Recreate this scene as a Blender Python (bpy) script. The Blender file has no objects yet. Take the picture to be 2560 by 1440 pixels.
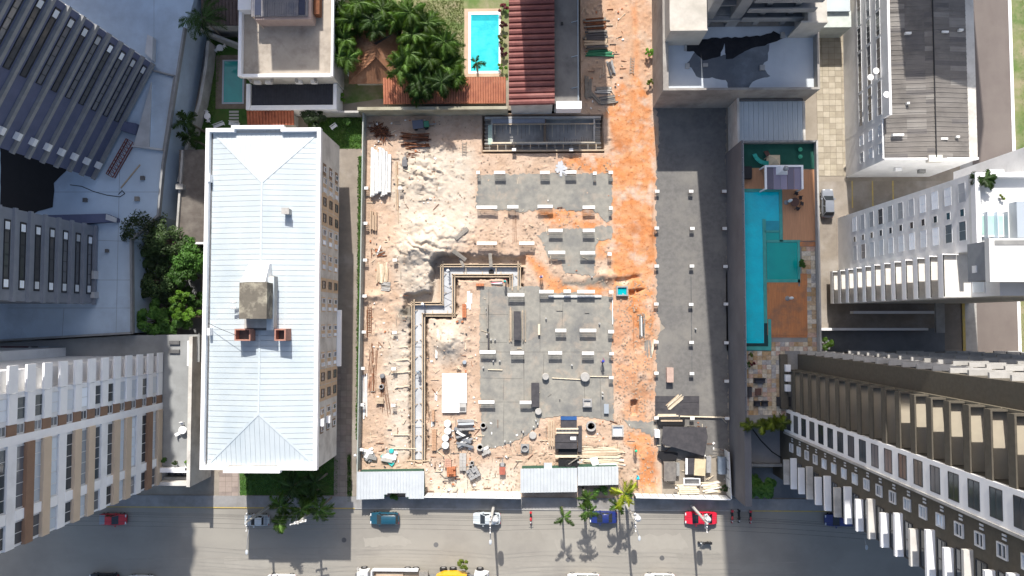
import bpy, math, random
import numpy as np
from mathutils import Vector, Matrix
rad = math.radians
random.seed(7); RNG = np.random.default_rng(7)
SC = bpy.context.scene; COL = SC.collection

# ------------------------------------------------------------------ camera, sky, sun, exposure
H = 108.0                       # height of the drone above the street, metres
F = 1836.0                      # focal length in photo pixels (photo 2560 wide)
NX, NY = 1325.0, 800.0          # photo pixel straight below the drone
AX = math.atan((NY-720)/F); AY = math.atan((NX-1280)/math.hypot(F, NY-720))
cam_d = bpy.data.cameras.new('camera'); cam = bpy.data.objects.new('camera', cam_d); COL.objects.link(cam)
cam.location = (0, 0, H); cam.rotation_euler = (AX, AY, 0)
cam_d.sensor_fit = 'HORIZONTAL'; cam_d.sensor_width = 36.0; cam_d.lens = 36.0*F/2560.0
cam_d.clip_start = 1.0; cam_d.clip_end = 2000.0
SC.camera = cam

COT, SLANT = 1.10, 0.060        # shadow length per metre, sideways drift per metre of shadow
EL = math.atan(1/COT)
sun_dir = Vector((-SLANT*COT, COT, 1.0)).normalized()      # towards the sun
W = bpy.data.worlds.new('World'); SC.world = W; W.use_nodes = True
nt = W.node_tree; nt.nodes.clear()
sky = nt.nodes.new('ShaderNodeTexSky'); sky.sky_type = 'NISHITA'; sky.sun_disc = False
sky.sun_elevation = EL; sky.sun_rotation = math.atan2(sun_dir.x, sun_dir.y)
sky.air_density = 1.0; sky.dust_density = 3.0; sky.ozone_density = 1.0
bg = nt.nodes.new('ShaderNodeBackground'); bg.inputs['Strength'].default_value = 0.122
wo = nt.nodes.new('ShaderNodeOutputWorld')
nt.links.new(sky.outputs[0], bg.inputs[0]); nt.links.new(bg.outputs[0], wo.inputs[0])
sd = bpy.data.lights.new('sun', 'SUN'); sd.energy = 4.25; sd.angle = rad(0.55); sd.color = (1.0, 0.95, 0.88)
sun = bpy.data.objects.new('sun', sd); COL.objects.link(sun); sun.location = (0, 60, 120)
sun.rotation_euler = sun_dir.to_track_quat('Z', 'Y').to_euler()
SC.view_settings.view_transform = 'Standard'; SC.view_settings.look = 'None'
SC.view_settings.gamma = 1.0; SC.view_settings.exposure = 0.62; SC.view_settings.use_curve_mapping = False
SC.render.engine = 'CYCLES'; SC.cycles.max_bounces = 6; SC.cycles.diffuse_bounces = 4; SC.cycles.use_denoising = True

# ------------------------------------------------------------------ survey: plan pixel + height -> metres
_R = cam.rotation_euler.to_matrix()
def ray(px, py): return _R @ Vector(((px-1280)/F, -(py-720)/F, -1.0))
def P(px, py, z=0.0):
    d = ray(px, py); t = (z-H)/d.z; return (d.x*t, d.y*t)
def P3(px, py, z=0.0):
    x, y = P(px, py, z); return (x, y, z)
def PX(px, py, X):
    d = ray(px, py); t = X/d.x; return (d.y*t, H+d.z*t)
def rect(x0, y0, x1, y1, z=0.0):
    a = P(x0, (y0+y1)/2, z)[0]; b = P(x1, (y0+y1)/2, z)[0]
    c = P((x0+x1)/2, y1, z)[1]; d = P((x0+x1)/2, y0, z)[1]
    return a, b, c, d            # xmin, xmax, ymin, ymax

# ------------------------------------------------------------------ mesh helpers
class MB:
    def __init__(s): s.v = []; s.f = []
    def add(s, vs, fs):
        b = len(s.v); s.v += [tuple(v) for v in vs]; s.f += [tuple(i+b for i in f) for f in fs]; return s
    def box(s, x0, x1, y0, y1, z0, z1):
        return s.add([(x0,y0,z0),(x1,y0,z0),(x1,y1,z0),(x0,y1,z0),(x0,y0,z1),(x1,y0,z1),(x1,y1,z1),(x0,y1,z1)],
                     [(3,2,1,0),(4,5,6,7),(0,1,5,4),(1,2,6,5),(2,3,7,6),(3,0,4,7)])
    def obox(s, cx, cy, L, Wd, z0, z1, a=0.0):
        c, n = math.cos(a), math.sin(a)
        pts = [(cx+c*u*L/2-n*w*Wd/2, cy+n*u*L/2+c*w*Wd/2) for u, w in ((-1,-1),(1,-1),(1,1),(-1,1))]
        return s.prism(pts, z0, z1)
    def prism(s, pts, z0, z1):
        n = len(pts)
        ar = sum(pts[i][0]*pts[(i+1)%n][1]-pts[(i+1)%n][0]*pts[i][1] for i in range(n))
        if ar < 0: pts = pts[::-1]
        vs = [(x, y, z0) for x, y in pts]+[(x, y, z1) for x, y in pts]
        fs = [tuple(range(n-1, -1, -1)), tuple(range(n, 2*n))]+[(i, (i+1)%n, n+(i+1)%n, n+i) for i in range(n)]
        return s.add(vs, fs)
    def poly(s, pts): return s.add(pts, [tuple(range(len(pts)))])
    def hexa(s, lo, hi):         # 4 lower corners, 4 upper corners, counter-clockwise from above
        return s.add(list(lo)+list(hi), [(3,2,1,0),(4,5,6,7),(0,1,5,4),(1,2,6,5),(2,3,7,6),(3,0,4,7)])
    def beam(s, p0, p1, w, h, up=(0,0,1)):
        p0, p1 = Vector(p0), Vector(p1); d = (p1-p0)
        if d.length < 1e-6: return s
        d.normalize(); u = Vector(up)
        if abs(d.dot(u)) > .98: u = Vector((1,0,0))
        sd_ = d.cross(u).normalized()*w/2; uu = sd_.cross(d).normalized()*h/2
        return s.hexa([p0-sd_-uu, p0+sd_-uu, p1+sd_-uu, p1-sd_-uu], [p0-sd_+uu, p0+sd_+uu, p1+sd_+uu, p1-sd_+uu])
    def tube(s, p0, p1, r0, r1=None, n=8, caps=True):
        r1 = r0 if r1 is None else r1
        p0, p1 = Vector(p0), Vector(p1); d = (p1-p0).normalized()
        a = d.cross(Vector((0,0,1)) if abs(d.z) < .95 else Vector((1,0,0))).normalized(); b = d.cross(a)
        vs = []
        for p, r in ((p0, r0), (p1, r1)):
            for i in range(n):
                t = 2*math.pi*i/n; vs.append(p+a*(r*math.cos(t))+b*(r*math.sin(t)))
        fs = [(i, (i+1)%n, n+(i+1)%n, n+i) for i in range(n)]
        if caps: fs += [tuple(range(n-1, -1, -1)), tuple(range(n, 2*n))]
        return s.add(vs, fs)
    def path(s, pts, r, n=5, r1=None):
        m = len(pts)-1
        for i in range(m):
            a = r if r1 is None else r+(r1-r)*i/m; b = r if r1 is None else r+(r1-r)*(i+1)/m
            s.tube(pts[i], pts[i+1], a, b, n)
        return s
    def lathe(s, cx, cy, prof, n=16):     # prof [(r, z)...]
        vs = []; m = len(prof)
        for r, z in prof:
            for i in range(n):
                t = 2*math.pi*i/n; vs.append((cx+r*math.cos(t), cy+r*math.sin(t), z))
        fs = [(j*n+i, j*n+(i+1)%n, (j+1)*n+(i+1)%n, (j+1)*n+i) for j in range(m-1) for i in range(n)]
        if prof[0][0] > 1e-4: fs.append(tuple(range(n-1, -1, -1)))
        if prof[-1][0] > 1e-4: fs.append(tuple(range((m-1)*n, m*n)))
        return s.add(vs, fs)
    def ball(s, c, rx, ry, rz, n=10, m=6):
        prof = [(max(1e-5, math.sin(math.pi*j/m)), -math.cos(math.pi*j/m)) for j in range(m+1)]
        vs = [(c[0]+rx*r*math.cos(2*math.pi*i/n), c[1]+ry*r*math.sin(2*math.pi*i/n), c[2]+rz*z) for r, z in prof for i in range(n)]
        fs = [(j*n+i, j*n+(i+1)%n, (j+1)*n+(i+1)%n, (j+1)*n+i) for j in range(m) for i in range(n)]
        return s.add(vs, fs)
    def xf(s, M):
        s.v = [tuple(M @ Vector(v)) for v in s.v]; return s

ORG = {}
def _mesh(name, mb, mat, off, smooth):
    me = bpy.data.meshes.new(name)
    me.from_pydata([(v[0]-off[0], v[1]-off[1], v[2]-off[2]) for v in mb.v], [], mb.f); me.update()
    if mat is not None: me.materials.append(mat)
    if smooth:
        me.polygons.foreach_set('use_smooth', [True]*len(me.polygons))
        try: me.set_sharp_from_angle(angle=rad(40))
        except Exception: pass
    return me
def obj(name, mb, mat, parent=None, kind=None, smooth=False):
    if parent is None:
        a = np.array(mb.v); off = ((a[:,0].min()+a[:,0].max())/2, (a[:,1].min()+a[:,1].max())/2, a[:,2].min())
    else: off = ORG[parent.name]
    o = bpy.data.objects.new(name, _mesh(name, mb, mat, off, smooth)); COL.objects.link(o)
    if parent is None: o.location = off
    else: o.parent = parent
    ORG[o.name] = off
    if kind: o['kind'] = kind
    return o
def tag(o, label, cat, group=None):
    o['label'] = label; o['category'] = cat
    if group: o['group'] = group
    return o
def thing(name, label, cat, loc=(0,0,0), group=None):
    o = bpy.data.objects.new(name, None); COL.objects.link(o); o.location = loc; o.empty_display_size = .3
    ORG[o.name] = tuple(loc); return tag(o, label, cat, group)
def single(name, mb, mat, label, cat, group=None, smooth=False):
    return tag(obj(name, mb, mat, None, None, smooth), label, cat, group)
def struct(name, mb, mat, parent=None, smooth=False): return obj(name, mb, mat, parent, 'structure' if parent is None else None, smooth)
def place(name, me, parent, loc, rz=0.0, scale=None):       # linked mesh data, loc in world metres
    o = bpy.data.objects.new(name, me); COL.objects.link(o); o.parent = parent
    g = ORG[parent.name] if parent is not None else (0,0,0)
    o.location = (loc[0]-g[0], loc[1]-g[1], loc[2]-g[2]); o.rotation_euler = (0, 0, rz)
    if scale: o.scale = scale
    ORG[o.name] = tuple(loc); return o
def copy_tree(o, parent=None):
    c = o.copy(); COL.objects.link(c); c.parent = parent
    for ch in list(o.children): copy_tree(ch, c)
    return c
MESH = {}
def cached(key, fn, mat, smooth=False):
    if key not in MESH:
        mb = MB(); fn(mb); MESH[key] = _mesh(str(key[0]), mb, mat, (0,0,0), smooth)
    return MESH[key]

# ------------------------------------------------------------------ numpy noise
def vnoise(x, y, seed=0):
    r = np.random.default_rng(seed); T = r.random((64, 64))
    xi = np.floor(x).astype(int); yi = np.floor(y).astype(int); fx = x-xi; fy = y-yi
    fx = fx*fx*(3-2*fx); fy = fy*fy*(3-2*fy); g = lambda a, b: T[a % 64, b % 64]
    return (g(xi,yi)*(1-fx)+g(xi+1,yi)*fx)*(1-fy)+(g(xi,yi+1)*(1-fx)+g(xi+1,yi+1)*fx)*fy
def fbm(x, y, seed=0, oct=4):
    t = 0; a = .5; s = 0
    for i in range(oct): t = t+a*vnoise(x*2**i+17*i, y*2**i+31*i, seed+i); s += a; a *= .5
    return t/s
def sdist(X, Y, poly):           # signed distance to polygon, positive inside
    n = len(poly); d = np.full(X.shape, 1e9); ins = np.zeros(X.shape, bool)
    for i in range(n):
        ax, ay = poly[i]; bx, by = poly[(i+1) % n]; ex, ey = bx-ax, by-ay
        t = np.clip(((X-ax)*ex+(Y-ay)*ey)/(ex*ex+ey*ey+1e-12), 0, 1)
        d = np.minimum(d, np.hypot(X-ax-t*ex, Y-ay-t*ey))
        c = ((ay > Y) != (by > Y)) & (X < (bx-ax)*(Y-ay)/((by-ay) if abs(by-ay) > 1e-9 else 1e-9)+ax); ins ^= c
    return np.where(ins, d, -d)

# ------------------------------------------------------------------ materials
MATS = {}
def mat(name, c1, c2=None, rough=.8, scale=1.0, detail=5, bump=0.0, bscale=None, lo=.35, hi=.65, metal=0.0, spec=.3, c3=None, s3=.12, stretch=None, c4=None, s4=.3):
    """Procedural surface: two tones mixed by noise, an optional third stain tone, optional bump."""
    if name in MATS: return MATS[name]
    m = bpy.data.materials.new(name); m.use_nodes = True; n = m.node_tree; N = n.nodes; L = n.links
    b = N['Principled BSDF']; b.inputs['Roughness'].default_value = rough; b.inputs['Metallic'].default_value = metal
    b.inputs['Specular IOR Level'].default_value = spec
    geo = N.new('ShaderNodeNewGeometry'); vec = geo.outputs['Position']
    if stretch:
        mp = N.new('ShaderNodeMapping'); mp.inputs['Scale'].default_value = stretch; L.new(vec, mp.inputs[0]); vec = mp.outputs[0]
    c2 = c2 or tuple(v*.82 for v in c1)
    t = N.new('ShaderNodeTexNoise'); t.inputs['Scale'].default_value = scale; t.inputs['Detail'].default_value = detail; t.inputs['Roughness'].default_value = .6
    L.new(vec, t.inputs['Vector'])
    r = N.new('ShaderNodeMapRange'); r.inputs[1].default_value = lo; r.inputs[2].default_value = hi; L.new(t.outputs['Fac'], r.inputs[0])
    mx = N.new('ShaderNodeMix'); mx.data_type = 'RGBA'; mx.inputs[6].default_value = (*c1, 1); mx.inputs[7].default_value = (*c2, 1)
    L.new(r.outputs[0], mx.inputs[0]); out = mx.outputs[2]
    if c3:
        t3 = N.new('ShaderNodeTexNoise'); t3.inputs['Scale'].default_value = s3; t3.inputs['Detail'].default_value = 6; t3.inputs['Roughness'].default_value = .65
        L.new(geo.outputs['Position'], t3.inputs['Vector'])
        r3 = N.new('ShaderNodeMapRange'); r3.inputs[1].default_value = .48; r3.inputs[2].default_value = .68; L.new(t3.outputs['Fac'], r3.inputs[0])
        m3 = N.new('ShaderNodeMix'); m3.data_type = 'RGBA'; m3.inputs[7].default_value = (*c3, 1)
        L.new(r3.outputs[0], m3.inputs[0]); L.new(out, m3.inputs[6]); out = m3.outputs[2]
    if c4:
        t4 = N.new('ShaderNodeTexNoise'); t4.inputs['Scale'].default_value = s4; t4.inputs['Detail'].default_value = 8; t4.inputs['Roughness'].default_value = .7; t4.inputs['Distortion'].default_value = .6
        L.new(geo.outputs['Position'], t4.inputs['Vector'])
        r4 = N.new('ShaderNodeMapRange'); r4.inputs[1].default_value = .53; r4.inputs[2].default_value = .72; r4.inputs[4].default_value = .75; L.new(t4.outputs['Fac'], r4.inputs[0])
        m4 = N.new('ShaderNodeMix'); m4.data_type = 'RGBA'; m4.inputs[7].default_value = (*c4, 1)
        L.new(r4.outputs[0], m4.inputs[0]); L.new(out, m4.inputs[6]); out = m4.outputs[2]
    L.new(out, b.inputs['Base Color'])
    if bump:
        tb = N.new('ShaderNodeTexNoise'); tb.inputs['Scale'].default_value = bscale or scale*4; tb.inputs['Detail'].default_value = 6; L.new(vec, tb.inputs['Vector'])
        bp = N.new('ShaderNodeBump'); bp.inputs['Strength'].default_value = 1.0; bp.inputs['Distance'].default_value = bump
        L.new(tb.outputs['Fac'], bp.inputs['Height']); L.new(bp.outputs[0], b.inputs['Normal'])
    MATS[name] = m; return m
def glass(name, c, rough=.08):
    if name in MATS: return MATS[name]
    m = bpy.data.materials.new(name); m.use_nodes = True; b = m.node_tree.nodes['Principled BSDF']
    N = m.node_tree.nodes; L = m.node_tree.links
    oi = N.new('ShaderNodeObjectInfo'); mr = N.new('ShaderNodeMapRange'); mr.inputs[3].default_value = .55; mr.inputs[4].default_value = 1.6
    L.new(oi.outputs['Random'], mr.inputs[0])
    mm = N.new('ShaderNodeVectorMath'); mm.operation = 'SCALE'; mm.inputs[0].default_value = c; L.new(mr.outputs[0], mm.inputs['Scale'])
    L.new(mm.outputs[0], b.inputs['Base Color']); b.inputs['Roughness'].default_value = rough; b.inputs['Specular IOR Level'].default_value = .6
    MATS[name] = m; return m
def paint(name, c, rough=.3):
    m = mat(name, c, tuple(v*.9 for v in c), rough, 2.0, spec=.5)
    m.node_tree.nodes['Principled BSDF'].inputs['Coat Weight'].default_value = .5; return m
def leafmat(name, c, c2, trans=.25):
    if name in MATS: return MATS[name]
    m = mat(name, c, c2, .55, 1.3, 3, spec=.35, lo=.3, hi=.7)
    m.node_tree.nodes['Principled BSDF'].inputs['Subsurface Weight'].default_value = 0
    n = m.node_tree; b = n.nodes['Principled BSDF']; out = [x for x in n.nodes if x.type == 'OUTPUT_MATERIAL'][0]
    src = b.inputs['Base Color'].links[0].from_socket; oi = n.nodes.new('ShaderNodeObjectInfo'); mr = n.nodes.new('ShaderNodeMapRange'); mr.inputs[3].default_value = .5; mr.inputs[4].default_value = 1.7; n.links.new(oi.outputs['Random'], mr.inputs[0]); vm = n.nodes.new('ShaderNodeVectorMath'); vm.operation = 'SCALE'; n.links.new(src, vm.inputs[0]); n.links.new(mr.outputs[0], vm.inputs['Scale']); n.links.new(vm.outputs[0], b.inputs['Base Color'])
    tr = n.nodes.new('ShaderNodeBsdfTranslucent'); tr.inputs[0].default_value = (c[0]*1.5, c[1]*1.5, c[2]*.8, 1)
    mx = n.nodes.new('ShaderNodeMixShader'); mx.inputs[0].default_value = trans
    n.links.new(b.outputs[0], mx.inputs[1]); n.links.new(tr.outputs[0], mx.inputs[2]); n.links.new(mx.outputs[0], out.inputs[0])
    return m

M_white = mat('white_plaster', (.84,.84,.84), (.78,.78,.79), .85, .5, c3=(.70,.70,.69), s3=.25)
M_whitepaint = mat('white_paint', (.88,.88,.88), (.83,.83,.84), .6, .8)
M_offwhite = mat('offwhite_plaster', (.60,.58,.54), (.52,.50,.46), .9, .6, c3=(.40,.38,.35), s3=.3)
M_metalroof = mat('white_metal_roof', (.475,.53,.56), (.52,.575,.60), .45, .25, spec=.5, c3=(.41,.48,.52), s3=.12)
M_ribshadow = mat('roof_lap', (.42,.47,.50), None, .5, .4)
M_conc = mat('grey_concrete', (.30,.30,.29), (.24,.24,.235), .9, .7, c3=(.20,.20,.20), s3=.3, bump=.004)
M_conclight = mat('pale_concrete', (.46,.45,.43), (.38,.37,.35), .9, .8, c3=(.30,.29,.27), s3=.35, bump=.004)
M_concdark = mat('dark_concrete', (.15,.15,.15), (.11,.11,.112), .9, .8, c3=(.08,.08,.082), s3=.35)
M_brownwall = mat('olive_brown_render', (.115,.102,.080), (.095,.084,.066), .9, 2.5, bump=.003)
M_tanpanel = mat('tan_cladding', (.60,.48,.36), (.55,.44,.33), .8, .6)
M_brownpanel = mat('brown_cladding', (.27,.17,.115), (.23,.145,.10), .8, .7)
M_frame = mat('white_frame', (.72,.73,.74), None, .5, 1)
M_darkframe = mat('dark_frame', (.035,.038,.045), None, .5, 1)
M_glass = glass('window_glass', (.045,.055,.065)); M_glasspale = glass('curtained_glass', (.50,.56,.62), .25)
M_blind = glass('closed_blind', (.66,.70,.75), .7); M_glassgrey = glass('grey_window_glass', (.12,.125,.14), .15)
M_timber = mat('new_timber', (.53,.42,.30), (.43,.335,.235), .85, 3, stretch=(1,1,1)); M_oldtimber = mat('weathered_timber', (.27,.25,.22), (.20,.185,.165), .9, 3)
M_paletimber = mat('pale_plank', (.70,.62,.48), (.60,.51,.38), .85, 3)
M_plyblack = mat('black_film_ply', (.045,.043,.048), (.07,.066,.07), .55, 1.5, spec=.4)
M_rust = mat('rusty_steel', (.19,.075,.035), (.12,.045,.022), .85, 3); M_steel = mat('grey_steel', (.33,.34,.35), None, .45, 2, metal=.5)
M_brick = mat('clay_brick', (.48,.19,.09), (.38,.14,.07), .9, 4); M_block = mat('grey_block', (.34,.34,.34), (.26,.26,.26), .9, 3)
M_pvc = mat('white_pvc', (.82,.82,.80), None, .5, 2); M_black = mat('black_plastic', (.02,.02,.022), None, .5, 2)
M_tyre = mat('tyre_rubber', (.022,.022,.024), None, .8, 3); M_red = paint('red_paint', (.55,.02,.03)); M_yellow = paint('yellow_paint', (.75,.42,.01))
M_galv = mat('galvanised_sheet', (.50,.535,.56), (.45,.48,.505), .4, .7, spec=.5)

def wframe(w, h, nv=1, nh=1, t=.07, d=.09):
    def f(mb):
        mb.box(-w/2, w/2, -.02, d, -h/2, -h/2+t); mb.box(-w/2, w/2, -.02, d, h/2-t, h/2)
        mb.box(-w/2, -w/2+t, -.02, d, -h/2+t, h/2-t); mb.box(w/2-t, w/2, -.02, d, -h/2+t, h/2-t)
        for i in range(1, nv):
            x = -w/2+w*i/nv; mb.box(x-t*.4, x+t*.4, 0, d*.8, -h/2+t, h/2-t)
        for i in range(1, nh):
            z = -h/2+h*i/nh; mb.box(-w/2+t, w/2-t, 0, d*.7, z-t*.4, z+t*.4)
    return f
def window(parent, c, w, h, rz, fm=None, gm=None, nv=1, nh=1, t=.07, d=.09, name='window'):
    """c centre on the wall face; rz turns local +y to the outward normal."""
    fm = fm or M_frame; gm = gm or M_glass
    k = (round(w,2), round(h,2), nv, nh, t, d)
    fme = cached(('window_frame', k, fm.name), wframe(w, h, nv, nh, t, d), fm)
    pme = cached(('pane', k, gm.name), lambda mb: mb.box(-w/2+t*.6, w/2-t*.6, -.02, .02, -h/2+t*.6, h/2-t*.6), gm)
    o = place(name, fme, parent, c, rz); p = place('pane', pme, o, c, 0); p.location = (0,0,0); return o
E_, N_, W_, S_ = -math.pi/2, 0.0, math.pi/2, math.pi     # wall facing east / north / west / south
def part(name, parent, m, *b):      # a part made of one box
    return obj(name, MB().box(*b), m, parent)
# ================================================================== GROUND, ROADS, YARDS
SX0, SX1, SY0, SY1, SYT = -25.2, 19.0, -26.0, 31.2, 62.0
NXA = 7.2                                   # west edge of the alley north of the site
M_dirt = mat('bare_dirt', (.34,.30,.25), (.27,.235,.19), .95, .5, c3=(.22,.19,.155), bump=.01)
M_road = mat('worn_road', (.298,.281,.246), (.272,.256,.225), .9, .35, c3=(.238,.223,.198), s3=.10, bump=.006, bscale=9, stretch=(.35,1,1))
M_street = mat('brown_asphalt', (.175,.150,.138), (.155,.132,.122), .92, .5, c3=(.19,.165,.15), s3=.12, bump=.006, bscale=9, stretch=(1,.3,1))
M_walk = mat('grey_pavement', (.30,.295,.29), (.25,.245,.24), .92, .9, c3=(.20,.19,.175), s3=.2, bump=.005)
M_lane = mat('drive_concrete', (.21,.215,.22), (.17,.175,.18), .9, .4, c3=(.13,.135,.14), s3=.15, bump=.004)
M_blind_conc = mat('lean_concrete', (.30,.29,.255), (.225,.22,.20), .93, 1.1, c3=(.165,.168,.165), s3=.20, bump=.01, bscale=6, c4=(.40,.325,.255), s4=.33)
M_lot = mat('gravel_lot', (.18,.174,.166), (.14,.136,.13), .95, 1.6, c3=(.22,.21,.19), s3=.15, bump=.012, bscale=8, c4=(.13,.128,.125), s4=.4)
M_grass = mat('lawn', (.060,.135,.028), (.035,.085,.018), .9, 1.4, c3=(.10,.13,.04), s3=.35, bump=.03, bscale=14)
M_drygrass = mat('dry_lawn', (.16,.20,.07), (.30,.26,.17), .9, .45, c3=(.07,.15,.03), s3=.2, bump=.02, bscale=12)
M_worn = mat('worn_yard_concrete', (.27,.235,.195), (.22,.19,.16), .92, .7, c3=(.34,.31,.275), s3=.2, bump=.005)
M_kerb = mat('kerb_stone', (.40,.39,.37), None, .9, 1.5); M_kerbyellow = mat('yellow_kerb_paint', (.55,.40,.10), (.42,.33,.14), .8, 3)

g = MB()
B = 260.0
g.box(-B, SX0, -B, B, -.6, -.03); g.box(SX1, B, -B, B, -.6, -.03)
g.box(SX0, SX1, -B, SY0, -.6, -.03); g.box(SX0, NXA, SY1, B, -.6, -.03); g.box(NXA, SX1, SYT, B, -.6, -.03)
struct('ground', g, M_dirt)

def ragged(poly, amp=.12, seg=.45, seed=1):
    r = random.Random(seed); out = []
    for i in range(len(poly)):
        (ax, ay), (bx, by) = poly[i], poly[(i+1) % len(poly)]; n = max(1, int(math.hypot(bx-ax, by-ay)/seg))
        for k in range(n):
            t = k/n; out.append((ax+(bx-ax)*t+r.uniform(-amp, amp), ay+(by-ay)*t+r.uniform(-amp, amp)))
    return out
RAG = ragged
def sheet(name, m, pts, z, kind='structure', world=False, parent=None):
    w = pts if world else [P(*p) for p in pts]
    mb = MB().prism(w, z-.02, z)
    return obj(name, mb, m, parent, kind if parent is None else None)
def rsheet(name, m, x0, x1, y0, y1, z, th=.02): return struct(name, MB().box(x0, x1, y0, y1, z-th, z), m)
YK = -27.55
rsheet('road', M_road, -120, 120, -60, YK, .0)
M_patch = mat('road_patch', (.277,.261,.228), (.252,.237,.208), .93, .8, bump=.006, bscale=9); M_patch2 = mat('road_patch_pale', (.318,.30,.263), (.296,.278,.244), .93, .8); M_track = mat('tyre_track', (.258,.243,.214), (.285,.268,.235), .93, 1.5)
for i, (pts_, m_) in enumerate((([(905,1345),(1010,1340),(1030,1362),(915,1368)],M_patch2),([(1275,1330),(1350,1326),(1362,1352),(1290,1358)],M_patch),([(1560,1340),(1700,1335),(1720,1372),(1585,1378)],M_patch2),([(1690,1385),(1800,1380),(1808,1402),(1700,1408)],M_patch),([(1135,1385),(1165,1383),(1168,1412),(1138,1414)],M_patch),([(560,1395),(680,1390),(690,1420),(570,1425)],M_patch2),([(1385,1350),(1480,1345),(1500,1380),(1400,1385)],M_patch2))):
    struct('road_patch', MB().prism(RAG([P(*p) for p in pts_], .22, .5, i), -.02, .004), m_)
for i, (a_, b_, bow) in enumerate(((560,1120,1.0),(700,1420,-.8),(1100,1850,.7),(1250,1990,-.5),(300,900,.5))):
    for off in (0, 1.5):
        zt_ = .005+.0012*i+.0006*(off > 0); mb_ = MB(); y_ = P(0,1372+6*i)[1]-off; xa_, xb_ = P(a_,1380)[0], P(b_,1380)[0]
        for k in range(24):
            f0, f1 = k/24, (k+1)/24; g0 = lambda f: y_+bow*4*f*(1-f)*.5
            mb_.beam((xa_+(xb_-xa_)*f0, g0(f0), zt_), (xa_+(xb_-xa_)*f1, g0(f1), zt_), .16, .006)
        struct('tyre_track', mb_, M_track)
for i, (cx_, cy_) in enumerate(((1090,1362),(1655,1395),(860,1350),(1420,1400))):
    x_, y_ = P(cx_, cy_); struct('manhole_cover', MB().lathe(x_, y_, [(.36,-.01),(.36,.008),(.30,.012),(.02,.012)], 18), M_concdark)
rsheet('side_street', M_street, 64.6, 70.4, -26, 140, .0)
# kerbs and pavement along the road
YW = -25.75
rsheet('pavement', M_walk, -110, 64, YK+.16, YW, .12, .14)
for x0, x1, m in ((-110,-25.6,M_kerbyellow),(-25.6,31.9,M_kerb),(31.9,43,M_kerbyellow),(43,64,M_kerb)):
    mb = MB(); n = max(1, int((x1-x0)/2.0))
    kp = struct('kerb', MB().box(x0, x1, YK+.01, YK+.15, -.02, .09), m)
    if x1 > -50:
        L = (x1-x0)/n
        me = cached(('kerb_stone', round(L,2), m.name), lambda b: b.box(-L/2+.015, L/2-.015, 0, .15, 0, .13), m)
        for i in range(n):
            c = x0+L*(i+.5)
            if -47 < c < 46: place('kerb_stone', me, kp, (c, YK, 0))
rsheet('side_pavement', M_conclight, 62.8, 64.6, -20, 120, .10, .12)
rsheet('verge_kerb', M_whitepaint, 70.4, 70.85, -26, 140, .10, .12)
rsheet('verge', M_drygrass, 70.85, 110, -26, 140, .07, .1)
# yellow kerb line by the hotel
struct('painted_kerb', MB().box(62.5, 62.9, -6, 3.5, .10, .16), M_kerbyellow)

# ---- the building site: one height field with sand, pale sand and red clay
px = lambda pts: [P(*p) for p in pts]
clay_polys = [px([(1545,185),(1575,225),(1585,160),(1612,215),(1634,300),(1640,420),(1640,845),(1590,820),(1565,770),(1545,735),(1525,700),(1528,300),(1505,285),(1520,262)]),
              px([(1395,398),(1440,392),(1530,382),(1530,440),(1470,438),(1440,428),(1420,415)]),
              px([(1335,532),(1400,522),(1480,515),(1530,545),(1530,640),(1490,640),(1478,572),(1370,565)]),
              px([(1560,1085),(1600,1072),(1640,1105),(1642,1240),(1592,1242),(1600,1150),(1570,1110)]),
              px([(1310,640),(1345,645),(1400,705),(1530,690),(1530,738),(1380,738),(1350,700)])]
pale_polys = [px([(1000,380),(1060,360),(1185,380),(1190,560),(1150,620),(1095,650),(1090,760),(1020,760),(985,650),(1000,560),(975,480)]),
              px([(1075,800),(1150,800),(1160,860),(1140,900),(1090,905)]), px([(960,840),(1030,800),(1030,1140),(975,1140)]),
              px([(1062,1165),(1300,1165),(1300,1245),(1062,1245)])]
gray_polys = [px([(985,770),(1030,770),(1030,800),(1000,810)]), px([(1395,700),(1520,690),(1525,715),(1400,715)])]
CH_OUT = px([(1301,718),(1301,661),(1102,661),(1102,756),(1030,756),(1030,1150)])
CH_IN = px([(1062,1150),(1062,790),(1137,790),(1137,692),(1275,692),(1275,718)])
CHAN = CH_OUT+CH_IN
PIT = px([(1207,289),(1506,289),(1508,380),(1207,382)])
slab_polys = {
 'north_blinding': px([(1195,437),(1530,432),(1530,546),(1516,556),(1498,536),(1470,522),(1430,529),(1400,519),(1345,523),(1310,529),(1270,526),(1190,521)]),
 'middle_blinding': px([(1343,590),(1362,577),(1400,570),(1470,572),(1505,564),(1530,566),(1530,596),(1495,604),(1488,618),(1487,690),(1410,682),(1404,655),(1372,643),(1358,612)]),
 'main_blinding': px([(1200,716),(1350,716),(1351,733),(1440,731),(1532,742),(1524,772),(1536,800),(1528,870),(1533,960),(1534,1056),(1500,1046),(1450,1041),(1400,1041),(1352,1046),(1345,1066),(1312,1090),(1280,1106),(1205,1128),(1199,900)]),
 'entry_blinding': px([(1560,1050),(1638,1055),(1640,1098),(1600,1075),(1565,1062)])}
LOT = px([(1640,262),(1650,330),(1641,440),(1640,560),(1641,700),(1643,780),(1652,800),(1660,822),(1645,838),(1640,900),(1638,1040),(1640,1085),(1644,1130),(1700,1150),(1760,1140),(1822,1130),(1820,900),(1814,262)])
step = .14
gx = np.arange(SX0, SX1+step, step); gy = np.arange(SY0, SYT+step, step); GX, GY = np.meshgrid(gx, gy)
wx = (fbm(GX*.9, GY*.9, 3)-.5)*1.6; wy = (fbm(GX*.9+50, GY*.9, 5)-.5)*1.6
def soft(polys, w=.5):
    d = np.max([sdist(GX+wx, GY+wy, p) for p in polys], axis=0); return np.clip(d/w+.5, 0, 1)
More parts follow.
